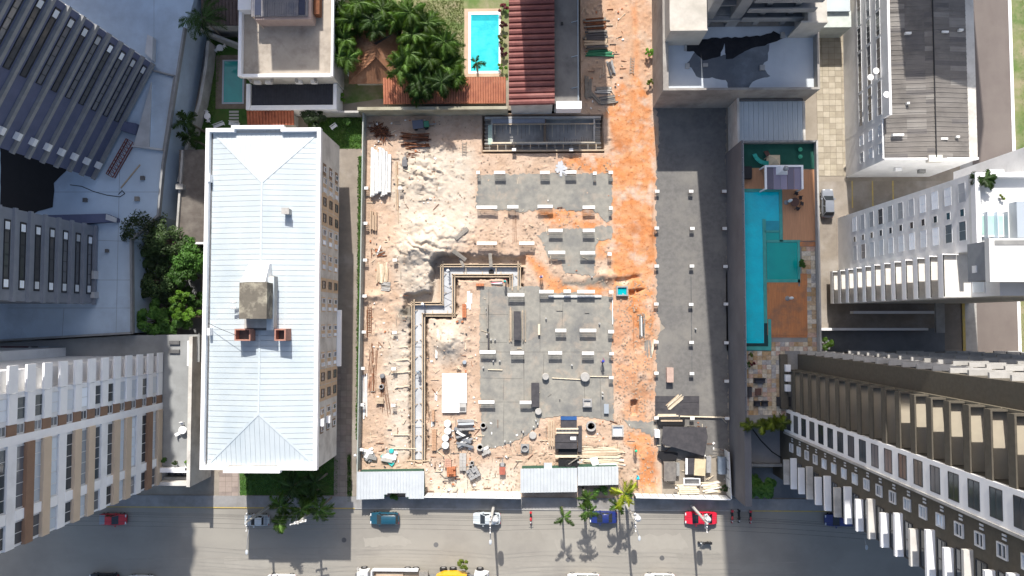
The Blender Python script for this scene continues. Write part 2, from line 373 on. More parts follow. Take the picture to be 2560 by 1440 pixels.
clay = soft(clay_polys, .9); clay = np.maximum(clay, .6*soft([px([(1530,735),(1640,780),(1640,1060),(1560,1050),(1535,950)])], 1.2)); clay = np.maximum(clay, .38*soft([px([(1500,-120),(1632,-120),(1632,210),(1530,230)])], 1.6)); clay = np.maximum(clay, .75*np.exp(-((GX-P(1588,100)[0]-.2*np.sin(GY*.35))/.75)**2)*(GY > 28)); pale = soft(pale_polys, 2.2); gray = soft(gray_polys, .8)
h = (fbm(GX*.25, GY*.25, 11)-.5)*.25+(fbm(GX*1.6, GY*1.6, 12)-.5)*.16+(fbm(GX*5, GY*5, 13, 2)-.5)*.045
def bump(cx, cy, rx, ry, hh, ang=0, rough=.35, seed=20):
    x, y = P(cx, cy); c, s = math.cos(ang), math.sin(ang)
    u = ((GX-x)*c+(GY-y)*s)/(rx/17); v = (-(GX-x)*s+(GY-y)*c)/(ry/17)
    r2 = u*u+v*v; n = fbm(GX*.8+seed, GY*.8, seed)
    return hh*np.exp(-r2*1.6)*(1-rough+2*rough*n)
ridge = np.abs(np.sin((GX*.45+GY*1.1+fbm(GX*.6, GY*.6, 33)*4.5)*1.6))
m1 = bump(1070,610,95,55,2.0,.35,.2,21)
h = h+m1*(.78+.3*ridge)+bump(1060,700,55,55,1.0,0,.4,22)+bump(1128,850,45,50,1.3,0,.2,23)*(.9+.15*ridge)
m2 = bump(1065,440,55,60,.55,.2,.5,24); h = h+m2*(.5+.9*ridge)
h = h+bump(1045,560,30,22,.8,0,.5,51)+bump(1100,640,32,30,.9,.4,.5,52)+bump(1030,640,26,30,.7,0,.6,53)+bump(985,860,22,60,.35,0,.7,54)+bump(1110,950-90,28,25,.5,0,.5,55)+bump(1170,790,16,45,.3,0,.6,56)
h = h+bump(1010,790,32,28,.55,0,.5,25)+bump(935,740,35,14,.7,0,.3,26)+bump(1610,800,26,90,.55,0,.6,27)+bump(1560,850,18,90,.35,0,.6,28)+bump(1600,930,40,60,.5,0,.6,29)
h = h+bump(1215,1125,22,14,.35,0,.6,30)+bump(1480,1110,60,18,.35,0,.5,31)+bump(1520,690,45,14,.5,0,.5,34)+bump(1625,560,20,120,.3,0,.7,35)
pebble = np.clip(fbm(GX*2.1+GY*.7, GY*1.9-GX*.5, 60, 3)-.66, 0, 1)*1.1; h = h+pebble*(1-clay*.6)
# wheel ruts in the alley
xr = P(1600, 300)[0]
for off in (-1.0, .9):
    h = h-.16*np.exp(-((GX-xr-off-.25*np.sin(GY*.2))/.32)**2)*np.clip((GY-2)/4, 0, 1)
# level under slabs, lot, fences and buildings
flat = np.max([sdist(GX, GY, p) for p in list(slab_polys.values())+[LOT]], axis=0)
h = np.where(flat > -.7, h*np.clip(-flat/.7, 0, 1)-.03*np.clip((flat+.7)/.7, 0, 1), h)
edge = np.minimum.reduce([GX-SX0, SX1-GX, GY-SY0]); h = h*np.clip(edge/1.2, 0, 1)
# excavations
dch = sdist(GX, GY, CHAN)
north = ((GY > P(0,668)[1]) & (GX < P(1305,0)[0]+.5)) | ((GX < P(1105,0)[0]) & (GY > P(0,790)[1]))
wide = np.where(north, 1.55, .55)+(fbm(GX*1.1, GY*1.1, 41)-.5)*.9
carve = np.clip((dch+wide)/.6, 0, 1); h = h*(1-carve)+carve*(-1.25)
pocket = np.clip(sdist(GX, GY, px([(1040,762),(1102,762),(1102,735),(1060,728),(1035,740)]))/.4+.5, 0, 1); h = h*(1-pocket)-1.2*pocket
dp = sdist(GX, GY, PIT); cp = np.clip((dp+.12)/.15, 0, 1); h = h*(1-cp)+cp*(-2.3)
for poly, dep in ((px([(1577,1000),(1594,1000),(1594,1038),(1577,1038)]), -1.0), (px([(1590,735),(1612,722),(1590,722)]), -.7), (px([(1572,724),(1589,724),(1589,741),(1572,741)]), -.7)):
    d = sdist(GX, GY, poly); c = np.clip((d+.05)/.2, 0, 1); h = h*(1-c)+c*dep
tr = np.exp(-((GX-P(1583,0)[0]-.0)/.33)**2)*((GY < P(0,780)[1]) & (GY > P(0,1010)[1])); h = h-.25*tr
bank = np.exp(-((GY-P(0,700)[1]-.25*np.sin(GX*1.3))/.35)**2)*np.clip((GX-P(1530,0)[0])/.4, 0, 1)*np.clip((P(1600,0)[0]-GX)/.8, 0, 1); h = h-.55*bank
far = (GX < NXA+.3) & (GY > SY1-.4); keep = ~far
idx = -np.ones(GX.shape, int); idx[keep] = np.arange(keep.sum())
q = keep[:-1,:-1] & keep[:-1,1:] & keep[1:,1:] & keep[1:,:-1]
qa = np.stack([idx[:-1,:-1][q], idx[:-1,1:][q], idx[1:,1:][q], idx[1:,:-1][q]], 1)
vs = np.stack([GX[keep], GY[keep], h[keep]], 1)
me = bpy.data.meshes.new('site_terrain'); me.vertices.add(len(vs)); me.vertices.foreach_set('co', vs.ravel())
me.loops.add(qa.size); me.polygons.add(len(qa)); me.loops.foreach_set('vertex_index', qa.ravel().astype(np.int32))
me.polygons.foreach_set('loop_start', np.arange(0, qa.size, 4, dtype=np.int32)); me.update(); me.validate()
me.polygons.foreach_set('use_smooth', np.ones(len(qa), bool))
for nm, ar in (('clay', clay), ('pale', pale), ('gray', gray)):
    a = me.attributes.new(nm, 'FLOAT', 'POINT'); a.data.foreach_set('value', ar[keep].astype(np.float32))
def HZ(x, y):
    j = int(round((x-SX0)/step)); i = int(round((y-SY0)/step)); return float(h[max(0,min(i,h.shape[0]-1)), max(0,min(j,h.shape[1]-1))])
def site_material():
    m = bpy.data.materials.new('site_soil'); m.use_nodes = True; n = m.node_tree; N = n.nodes; L = n.links; b = N['Principled BSDF']
    b.inputs['Roughness'].default_value = .95; b.inputs['Specular IOR Level'].default_value = .15
    geo = N.new('ShaderNodeNewGeometry')
    def noise(s, d=6):
        t = N.new('ShaderNodeTexNoise'); t.inputs['Scale'].default_value = s; t.inputs['Detail'].default_value = d; t.inputs['Roughness'].default_value = .62
        L.new(geo.outputs['Position'], t.inputs['Vector']); return t.outputs['Fac']
    def rng(f, a, c):
        r = N.new('ShaderNodeMapRange'); r.inputs[1].default_value = a; r.inputs[2].default_value = c; L.new(f, r.inputs[0]); return r.outputs[0]
    def mix(f, a, c):
        x = N.new('ShaderNodeMix'); x.data_type = 'RGBA'; L.new(f, x.inputs[0])
        for s, v in ((6, a), (7, c)):
            if isinstance(v, tuple): x.inputs[s].default_value = (*v, 1)
            else: L.new(v, x.inputs[s])
        return x.outputs[2]
    def attr(k):
        a = N.new('ShaderNodeAttribute'); a.attribute_name = k; return a.outputs['Fac']
    tan = mix(rng(noise(.35), .38, .62), (.53,.40,.305), (.43,.31,.225)); tan = mix(rng(noise(2.2), .58, .72), tan, (.33,.235,.17))
    pl = mix(rng(noise(.9), .4, .62), (.555,.49,.41), (.49,.415,.335)); pl = mix(rng(noise(3.0), .6, .74), pl, (.42,.35,.28))
    cl = mix(rng(noise(.5), .38, .62), (.52,.215,.085), (.56,.30,.16)); cl = mix(rng(noise(1.7), .55, .7), cl, (.36,.125,.045)); cl = mix(rng(noise(.30), .50, .64), cl, (.54,.40,.31)); cl = mix(rng(noise(.12), .55, .66), cl, (.42,.17,.07))
    c = mix(attr('pale'), tan, pl); c = mix(attr('clay'), c, cl); c = mix(attr('gray'), c, (.22,.20,.17))
    L.new(c, b.inputs['Base Color'])
    bp = N.new('ShaderNodeBump'); bp.inputs['Distance'].default_value = .07; L.new(noise(4.5, 8), bp.inputs['Height']); L.new(bp.outputs[0], b.inputs['Normal'])
    return m
me.materials.append(site_material())
terr = bpy.data.objects.new('site_terrain', me); COL.objects.link(terr); terr['kind'] = 'structure'; ORG[terr.name] = (0,0,0)

for i, (nm, p) in enumerate(slab_polys.items()): sheet(nm, M_blind_conc, ragged(p, .12 if i == 2 else .2, .28, i), .035, world=True)
sheet('gravel_lot', M_lot, ragged(LOT, .2, .3, 9), .035, world=True)
# construction joints on the main slab
MATJ = mat('joint_dark', (.11,.105,.095), None, .95, 2)
def joint(x0, y0, x1, y1, w=.045):
    a, b = P(x0, y0), P(x1, y1); struct('slab_joint', MB().beam((*a, .037), (*b, .037), w, .008), MATJ)
for q4 in ((1200,786,1270,786),(1222,722,1222,786),(1200,856,1268,856),(1310,722,1310,1000),(1350,740,1350,880),(1203,880,1530,880),(1360,885,1358,948),(1205,945,1305,947),(1260,945,1258,1000),(1203,1005,1350,1005),(1260,1008,1258,1100),(1330,1005,1345,1060),(1500,945,1503,1045),(1408,742,1405,820),(1460,950,1462,1000),(1308,885,1310,945)): joint(*q4)
# cracks of clay joints in the lot
struct('lot_channel', MB().beam((*P(1727,660), .037), (*P(1730,950), .037), .13, .008), M_concdark)

# ---- yards and gardens
sheet('side_yard', M_worn, [(815,372),(908,372),(898,1240),(560,1240),(545,1180),(835,1135)], .004)
sheet('front_lawn', M_grass, [(598,1165),(835,1120),(845,1140),(846,1238),(600,1238)], .012)
for a in ([(868,1135),(878,1135),(880,1255),(868,1255)], [(897,390),(907,390),(899,1100),(891,1100)], [(566,1176),(580,1176),(580,1218),(568,1218)]): sheet('grass_strip', M_grass, a, .012)
sheet('rear_lawn', M_grass, [(770,270),(906,285),(904,372),(770,372)], .012)
sheet('pool_garden', M_grass, [(535,60),(640,120),(640,330),(470,420),(500,250)], .012)
sheet('hotel_garden_lawn', M_drygrass, [(825,-80),(1275,-80),(1270,200),(850,262),(846,190)], .012)
sheet('west_lane', M_lane, [(385,-60),(540,-60),(522,110),(445,460),(448,620),(500,620),(505,845),(350,845),(335,600),(390,560),(405,420),(460,80)], .006)
sheet('shady_path', M_lane, [(1830,1170),(2090,1170),(2100,1245),(1830,1245)], .006)
# square tiles of the yard east of the pool podium
M_tile = mat('beige_paver', (.43,.385,.30), (.37,.325,.25), .9, .9, c3=(.29,.255,.20), s3=.3)
M_grout = mat('paver_joint', (.20,.175,.135), None, .95, 2)
def tile_field(name, m, x0, x1, y0, y1, s, z, jit=0.0, gm=None, gap=.035, mats=None):
    base = rsheet(name, gm or M_grout, x0, x1, y0, y1, z, .05); nx = int((x1-x0)/s); ny = int((y1-y0)/s); ax = (x1-x0)/nx; ay = (y1-y0)/ny
    r = random.Random(5); ms = mats or [m]
    mes = [cached(('tile', name, k), lambda b: b.box(-ax/2+gap/2, ax/2-gap/2, -ay/2+gap/2, ay/2-gap/2, 0, .03), mm) for k, mm in enumerate(ms)]
    for i in range(nx):
        for j in range(ny): place('tile', r.choice(mes), base, (x0+ax*(i+.5), y0+ay*(j+.5), z-.008+r.uniform(0,.006)))
    return base
x0, x1, y0, y1 = rect(2042, 75, 2135, 440)
tile_field('tiled_yard', M_tile, x0, x1, y0, y1, .86, .0, mats=[M_tile, mat('beige_paver_pale', (.47,.42,.335), None, .9, .9), mat('beige_paver_dull', (.38,.335,.262), None, .9, .9)])
M_pinkpav = mat('pink_paver', (.36,.295,.255), (.31,.25,.215), .9, 1.2); M_pinkpav2 = mat('pink_paver_dark', (.30,.245,.215), None, .9, 1.2)
tile_field('front_path', M_pinkpav, *rect(548,1178,596,1243), .72, .03, mats=[M_pinkpav, M_pinkpav2])
tile_field('side_path', M_pinkpav, *rect(836,920,880,1245), .8, .03, mats=[mat('yard_paver', (.27,.225,.19), None, .92, 1), mat('yard_paver_pale', (.31,.265,.225), None, .92, 1), M_pinkpav2])
rsheet('hotel_parking', M_worn, 40.8, 62.8, -4.2, 20.3, .0)
mb = MB()
for xx in (2130, 2181, 2232):
    a = P(xx, 452); b = P(xx, 520); struct('parking_line', MB().box(a[0]-.09, a[0]+.09, b[1], a[1], .0, .006), M_kerbyellow)
rsheet('dark_drive', M_lane, 41.5, 60.0, -4.6, -1.2, .008)
# ================================================================== BUILDINGS, WEST SIDE
# ---- white hip-roofed apartment block
def apartment():
    t = thing('apartment_block', 'long four-storey block with pale hipped metal roof west of the building site', 'building', (-34.6, 3.0, 0))
    x0, x1, y0, y1, zt, zb = -42.0, -27.2, -18.95, 24.8, 14.5, 4.6
    part('ground_floor', t, M_offwhite, x0+.8, x1-2.2, y0+1.2, y1-1.0, 0, zb)
    part('wall', t, M_offwhite, x0, x1, y0, y1, zb, 13.7)
    for a, b in ((-38.9, -32.0),): 
        obj('wall_bay', MB().box(a, b, y1, y1+.35, zb, 13.7).box(a-.1, b+.2, y0-.38, y0, zb, 13.7), M_offwhite, t, 'stuff')
    # parapet ring with the stepped bays
    th = .45; out = [(x0-.12,y0-.12),(-39.1,y0-.12),(-39.1,y0-.5),(-31.8,y0-.5),(-31.8,y0-.12),(x1+.12,y0-.12),(x1+.12,y1+.12),(-31.9,y1+.12),(-31.9,y1+.47),(-38.8,y1+.47),(-38.8,y1+.12),(x0-.12,y1+.12)]
    inn = [(x0+.35,y0+.35),(-38.7,y0+.35),(-38.7,y0-.05),(-32.2,y0-.05),(-32.2,y0+.35),(x1-.35,y0+.35),(x1-.35,y1-.35),(-32.3,y1-.35),(-32.3,y1+.02),(-38.4,y1+.02),(-38.4,y1-.35),(x0+.35,y1-.35)]
    mb = MB(); n = 12
    vs = [(x,y,13.7) for x,y in out]+[(x,y,13.7) for x,y in inn]+[(x,y,zt) for x,y in out]+[(x,y,zt) for x,y in inn]
    fs = []
    for i in range(n):
        j = (i+1) % n; fs += [(i,j,24+j,24+i), (12+j,12+i,36+i,36+j), (24+i,24+j,36+j,36+i), (i,12+i,12+j,j)]
    mb.add(vs, fs); obj('parapet', mb, M_whitepaint, t)
    # hip roof of lapped sheets
    ze, zr = 13.75, 14.75; ax, bx, ay, by = x0+.55, x1-.35, y0+.35, y1-.35; cx = (ax+bx)/2-.05
    r0, r1 = P(643,1035,zr)[1], P(660,455,zr)[1]
    roof = obj('roof', MB().box(ax-.2, bx, ay, by, 13.6, 13.72), M_ribshadow, t)
    def ridge_x(y):       # inner x limit of side slopes at y (distance from ridge line)
        if y > r1: return (y-r1)/(by-r1)
        if y < r0: return (r0-y)/(r0-ay)
        return 0.0
    ns = 62
    for i in range(ns):
        ya = ay+(by-ay)*i/ns; yb = ay+(by-ay)*(i+1)/ns-.02; lift = .03
        for sgn in (-1, 1):
            ex = ax if sgn < 0 else bx; pts = []
            for y, l in ((ya, 0), (yb-.02, lift)):
                f = ridge_x(y); xi = cx+(ex-cx)*f; zi = zr+(ze-zr)*f
                pts.append(((ex, y, ze+l), (xi, y, zi+l)))
            (e0, i0), (e1, i1) = pts
            order = [e0, i0, i1, e1] if sgn < 0 else [i0, e0, e1, i1]
            lo = [(a, b, c-.03) for a, b, c in order]
            obj('roof_sheet', MB().hexa(lo, order) if sgn > 0 else MB().hexa(lo[::-1], order[::-1]), M_metalroof, roof)
    nh = 22
    for (yr, ye) in ((r1, by), (r0, ay)):
        for i in range(nh):
            xa = ax+(bx-ax)*i/nh; xb = ax+(bx-ax)*(i+1)/nh-.02; pts = []
            for x, l in ((xa, .0), (xb, .012)):
                f = abs(x-cx)/((bx-cx) if x > cx else (cx-ax)); yi = yr+(ye-yr)*f; zi = zr+(ze-zr)*f
                pts.append(((x, ye, ze+l+.01), (x, yi, zi+l+.01)))
            (e0, i0), (e1, i1) = pts; order = [e0, e1, i1, i0] if ye < yr else [i0, i1, e1, e0]
            obj('roof_sheet', MB().hexa([(a,b,c-.03) for a,b,c in order], order), M_metalroof, roof)
    rc = MB()
    for a, b in (((cx,r0,zr),(cx,r1,zr)),((cx,r1,zr),(ax,by,ze)),((cx,r1,zr),(bx,by,ze)),((cx,r0,zr),(ax,ay,ze)),((cx,r0,zr),(bx,ay,ze))):
        obj('ridge_cap', MB().beam((a[0],a[1],a[2]+.045),(b[0],b[1],b[2]+.045), .26, .03), M_metalroof, roof)
    obj('gutter', MB().box(x0+.35, ax, y0+.4, y1-.4, 13.73, 13.78), M_concdark, t)  # dark tone paints the shadow lying in the gutter
    # stair core and water tank on the roof
    def rb(nm, m, x0p, y0p, x1p, y1p, z0, z1): a = rect(x0p, y0p, x1p, y1p, z1); return obj(nm, MB().box(a[0], a[1], a[2], a[3], z0, z1), m, t)
    M_tanktop = mat('stained_tank_top', (.155,.14,.115), (.12,.108,.09), .95, .8, c3=(.40,.37,.29), s3=.55)
    rb('stair_core', M_conclight, 612, 690, 684, 820, 13.6, 15.9); rb('water_tank', M_tanktop, 598, 706, 667, 797, 15.9, 18.2)
    rb('core_shoulder', M_metalroof, 667, 693, 684, 826, 15.9, 16.1)
    a = rect(609, 657, 672, 706, 16.0)
    obj('white_hatch', MB().hexa([(a[0]+.1,a[2],15.0),(a[1],a[2],15.0),(a[1]-.15,a[3],14.5),(a[0]+.5,a[3],14.5)], [(a[0]+.1,a[2],17.3),(a[1],a[2],17.3),(a[1]-.15,a[3],15.4),(a[0]+.5,a[3],15.4)]), M_whitepaint, t)
    for k, (u0, u1) in enumerate(((586, 626), (686, 714))):
        b = rect(u0, 822, u1, 852, 16.4); w = .17
        sh = obj('brick_shaft', MB().box(b[0],b[1],b[2],b[2]+w,13.8,16.4).box(b[0],b[1],b[3]-w,b[3],13.8,16.4).box(b[0],b[0]+w,b[2]+w,b[3]-w,13.8,16.4).box(b[1]-w,b[1],b[2]+w,b[3]-w,13.8,16.4), mat('dull_brick', (.40,.20,.15), (.33,.17,.13), .9, 3), t)
        obj('shaft_floor', MB().box(b[0]+w,b[1]-w,b[2]+w,b[3]-w,13.9,15.2), M_concdark, sh)
    b = rect(610, 797, 672, 826, 15.4); obj('core_void', MB().box(b[0],b[1],b[2],b[3],14.2,15.2), M_concdark, t)
    b = rect(706, 521, 722, 534, 15.4); obj('roof_vent', MB().box(b[0],b[1],b[2],b[3],14.2,15.5).box(b[0]-.08,b[1]+.08,b[2]-.08,b[3]+.08,15.5,15.58), M_conclight, t)
    for yy in (437, 820): b = rect(521, yy, 528, yy+18, 14.3); obj('gutter_box', MB().box(b[0],b[1],b[2],b[3],13.8,14.75), M_whitepaint, t)
    p = P(595, 765, 15); 
    for dy in (-.25, .5): obj('drain_pipe', MB().tube((-37.45, p[1]+dy, 15.3), (-38.1, p[1]+dy, 15.35), .16), M_pvc, t)
    obj('cable', MB().path([P3(520,808,14.6), P3(550,822,15.4), P3(590,838,16.5)], .03), M_black, t)
    # east wall: three floors of window groups
    groups = [(416,445,'b'),(447,490,'w'),(491,529,'o'),(531,569,'o'),(574,619,'w'),(637,678,'w'),(697,731,'o'),(744,780,'w'),(811,844,'w'),(878,916,'w'),(919,957,'o'),(959,997,'o'),(1012,1050,'w'),(1053,1075,'b')]
    M_orange = mat('orange_render', (.58,.43,.29), (.52,.385,.26), .85, 1)
    M_brownband = mat('brown_band', (.25,.17,.11), None, .85, 1)
    for k in range(3):
        zc = 12.0-k*2.95
        for a, b, s in groups:
            ya = PX(820, a, x1)[0]; yb = PX(820, b, x1)[0]; w = ya-yb; yc = (ya+yb)/2
            if s == 'b':
                obj('wall_panel', MB().box(x1, x1+.04, yb, ya, zc-.6, zc+.8), M_brownband, t)
                window(t, (x1+.04, yc, zc), .7, 1.1, E_, M_frame, M_glass); continue
            obj('wall_panel', MB().box(x1, x1+.04, yb, ya, zc-(1.35 if s == 'o' else .8), zc+(1.35 if s == 'o' else .8)), M_orange, t)
            if s == 'o': window(t, (x1+.04, yc, zc), min(1.3, w*.55), 1.3, E_, M_darkframe, M_glassgrey, 2)
            else:
                window(t, (x1+.04, yc+w*.24, zc), w*.34, 1.45, E_, M_frame, M_glassgrey); window(t, (x1+.04, yc-w*.30, zc), w*.26, 1.45, E_, M_frame, M_blind)
    for zc in (6.1,): obj('awning', MB().box(x1, x1+.55, PX(845,915,x1)[0], PX(845,775,x1)[0], 4.45, 5.0), M_whitepaint, t)
    yb = PX(800, 1057, x1)[0]
    for dz in (12.6, 9.6): obj('air_unit', MB().box(x1+.05, x1+.55, yb-.4, yb+.5, dz, dz+.6), M_whitepaint, t)
apartment()

# ---- dark tower with projecting floor edges (north-west) and its sister, on one podium
M_podium = mat('podium_deck', (.52,.63,.74), (.47,.57,.67), .85, .3, c3=(.36,.43,.51), s3=.10)
M_purple = mat('slate_render', (.125,.14,.225), (.105,.12,.195), .85, .6); M_edge = mat('raw_slab_edge', (.29,.295,.30), (.24,.245,.25), .9, 1.2)
def podium():
    t = thing('parking_podium', 'bluish grey podium deck under the two dark towers on the left', 'podium', (-66, 12, 0))
    deck = [P(*p, 6) for p in [(466,73),(412,412),(400,540),(333,602),(335,832),(-120,858),(-160,-140),(520,-140)]]
    obj('deck', MB().prism(deck, 0, 6.0), M_podium, t)
    for i in range(5):
        a, b = deck[i], deck[i+1]; obj('parapet', MB().beam((a[0],a[1],6.35),(b[0],b[1],6.35), .28, .7), M_edge, t)
    mj_ = mat('deck_joint', (.30,.36,.42), None, .9, 1)
    for q in (((385,0),(385,170)), ((230,600),(333,604)), ((228,700),(334,700)), ((130,480),(405,480)), ((300,380),(290,840)), ((160,770),(155,845)), ((20,770),(330,770))): obj('deck_joint', MB().beam((*P(*q[0],6), 6.0), (*P(*q[1],6), 6.0), .06, .012), mj_, t)
    a, b, c = P(378,176,6), P(440,190,6), P(420,370,6)
    M_ramp = mat('white_ramp', (.55,.56,.57), None, .8, .6)
    obj('ramp_kerb', MB().beam((*P(385,178,6),6.25),(*P(440,192,6),6.25),.2,.5), M_edge, t)
    obj('ramp_kerb', MB().beam((*P(440,192,6),6.25),(*P(412,378,6),6.25),.2,.5), M_edge, t)
    obj('ramp_kerb', MB().beam((*P(332,366,6),6.25),(*P(410,376,6),6.25),.25,.5), M_ramp, t)
    obj('ramp', MB().prism([P(*p,6.3) for p in [(333,366),(372,372),(378,205),(366,250)]], 6.0, 6.3), M_ramp, t)
    obj('ramp_screen', MB().prism([P(*p,7) for p in [(362,132),(368,86),(382,92),(380,150)]], 6.0, 7.0), M_ramp, t)
    obj('black_sheeting', MB().prism(ragged([P(*p,6.05) for p in [(0,365),(165,392),(170,420),(135,455),(130,520),(60,540),(0,540)]], .15, 1, 3), 6.0, 6.06), mat('black_sheet', (.012,.012,.014), None, .7, 1), t)
    obj('roof_box', MB().prism([P(*p,7) for p in [(105,538),(265,534),(290,545),(290,553),(120,565)]], 6.0, 7.0), M_purple, t)
    obj('roof_box_cap', MB().prism([P(*p,7.2) for p in [(265,535),(291,545),(290,556),(264,549)]], 7.0, 7.2), M_ramp, t)
    obj('canopy', MB().prism([P(*p,6.9) for p in [(290,300),(340,308),(333,335),(285,320)]], 6.0, 6.9), M_purple, t)
    for a in ((228,677,236,697),(226,730,237,745)): r = rect(*a, 7.0); obj('light_shelf', MB().box(*r, 6.0, 7.1), M_ramp, t)
podium()
def lattice():
    a, b = Vector((*P(326,352,6.4), 6.15)), Vector((*P(276,440,6.4), 6.15)); t = thing('lattice_frame', 'rusty red steel lattice lying on the left podium deck', 'lattice', tuple(a)); d = (b-a); n = Vector((-d.y, d.x, 0)).normalized()*.55
    mr_ = mat('red_oxide', (.22,.06,.045), (.16,.045,.035), .8, 2)
    for s in (-1, 1):
        for dz in (0, .5): obj('chord', MB().beam(a+n*s+Vector((0,0,dz)), b+n*s+Vector((0,0,dz)), .1, .1), mr_, t)
    for k in range(11):
        p = a+d*(k/10); q = a+d*((k+1)/10 if k < 10 else 1); obj('brace', MB().beam(p-n+Vector((0,0,.5)), p+n+Vector((0,0,.5)), .07, .07), mr_, t); obj('brace', MB().beam(p-n+Vector((0,0,.45)), q+n+Vector((0,0,.45)), .06, .06), mr_, t)
lattice()
single('deck_pole', MB().beam((*P(302,470,6.1),6.1),(*P(350,412,6.1),6.1),.16,.12), M_timber, 'timber pole lying on the left podium deck below the red lattice', 'pole')
single('deck_hose', MB().path([P3(*p, 6.05) for p in [(175,462),(205,466),(232,478),(268,488),(300,492),(312,484),(305,476),(296,486)]], .05), M_black, 'thin dark hose curling across the left podium deck', 'hose')
for i_, (cx, cy, w_, lab) in enumerate(((212,500,.5,'small dark bucket on the podium deck beside the black sheeting'),(342,497,.55,'brown crate on the podium deck right of the hose'),(267,627,.4,'dark drain box on the podium deck right of the grey tower'),(356,445,.5,'dark block on the podium deck right of the timber pole'),(190,552,.35,'small dark block on the podium deck above the grey tower'))):
    x_, y_ = P(cx, cy, 6.3); single('deck_box', MB().box(x_-w_/2, x_+w_/2, y_-w_/2, y_+w_/2, 6.0, 6.3).box(x_-w_/2-.05, x_+w_/2+.05, y_-w_/2-.05, y_+w_/2+.05, 6.3, 6.36), M_concdark if i_ != 1 else M_oldtimber, lab, 'box')
def slat_tower(name, label, c0, u, nrm, L, zbase, nf, fh, winspan, npan, deep, m_wall, m_edge, edge_z, ac=None, edge_d=.45):
    t = thing(name, label, 'tower', (c0[0], c0[1], zbase)); ang = math.atan2(u[1], u[0]); 
    def pt(s, d): return (c0[0]+u[0]*s+nrm[0]*d, c0[1]+u[1]*s+nrm[1]*d)
    body = [pt(0,0), pt(L,0), pt(L,-deep), pt(0,-deep)]
    obj('core', MB().prism(body, zbase, zbase+nf*fh), m_wall, t)
    rz = math.atan2(-nrm[0], nrm[1])
    for k in range(nf):
        z = zbase+k*fh
        obj('floor_edge', MB().prism([pt(-.1,0), pt(L+.15,0), pt(L+.15,edge_d), pt(-.1,edge_d)], z+edge_z, z+edge_z+.5), m_edge, t)
        cs = (winspan[0]+winspan[1])/2; w = winspan[1]-winspan[0]; c = pt(cs, 0)
        window(t, (c[0], c[1], z+edge_z+1.35), w, 1.0, rz, M_darkframe, M_glassgrey, npan, 1, .1, .1)
        for e in (winspan[0]+.7, winspan[1]-.7)[:(2 if ac is None else 1)]:
            c = pt(e, 0.06); place('pane', cached(('lit_pane',), lambda b: b.box(-.45,.45,-.02,.03,-.38,.38), M_blind), t, (c[0], c[1], z+edge_z+1.35), rz)  # pale blind colour imitates light in the end panes
        if ac: c = pt(ac, .35); obj('air_unit', MB().obox(c[0], c[1], .9, .6, z+edge_z+.5, z+edge_z+1.1, ang), M_whitepaint, t)
        if ac: obj('sunlit_end_paint', MB().prism([pt(-.02,0), pt(-.14,0), pt(-.14,-2.6), pt(-.02,-2.6)], z+edge_z-2.0, z+edge_z-.05), M_white, t)  # white panels paint sunlight onto the slate end face
    return t
uu = Vector((-.447,-.894)).normalized()
tb = slat_tower('slate_tower', 'dark slate tower with pale projecting floor edges rising at upper left', (-53.5,36.3), uu, (.894,-.447), 18.2, 6.0, 22, 2.7, (.8, 9.6), 7, 22, M_purple, M_edge, .6, 16.2)
M_greyr = mat('grey_render', (.25,.27,.31), (.215,.235,.275), .85, .6)
slat_tower('grey_tower', 'grey tower with six-pane window strips on every floor at the left edge', (-61.3,13.2), Vector((0,-1)), (1,0), 10.9, 6.0, 22, 2.7, (1.4, 9.6), 6, 22, M_greyr, M_greyr, .2, None, .35)

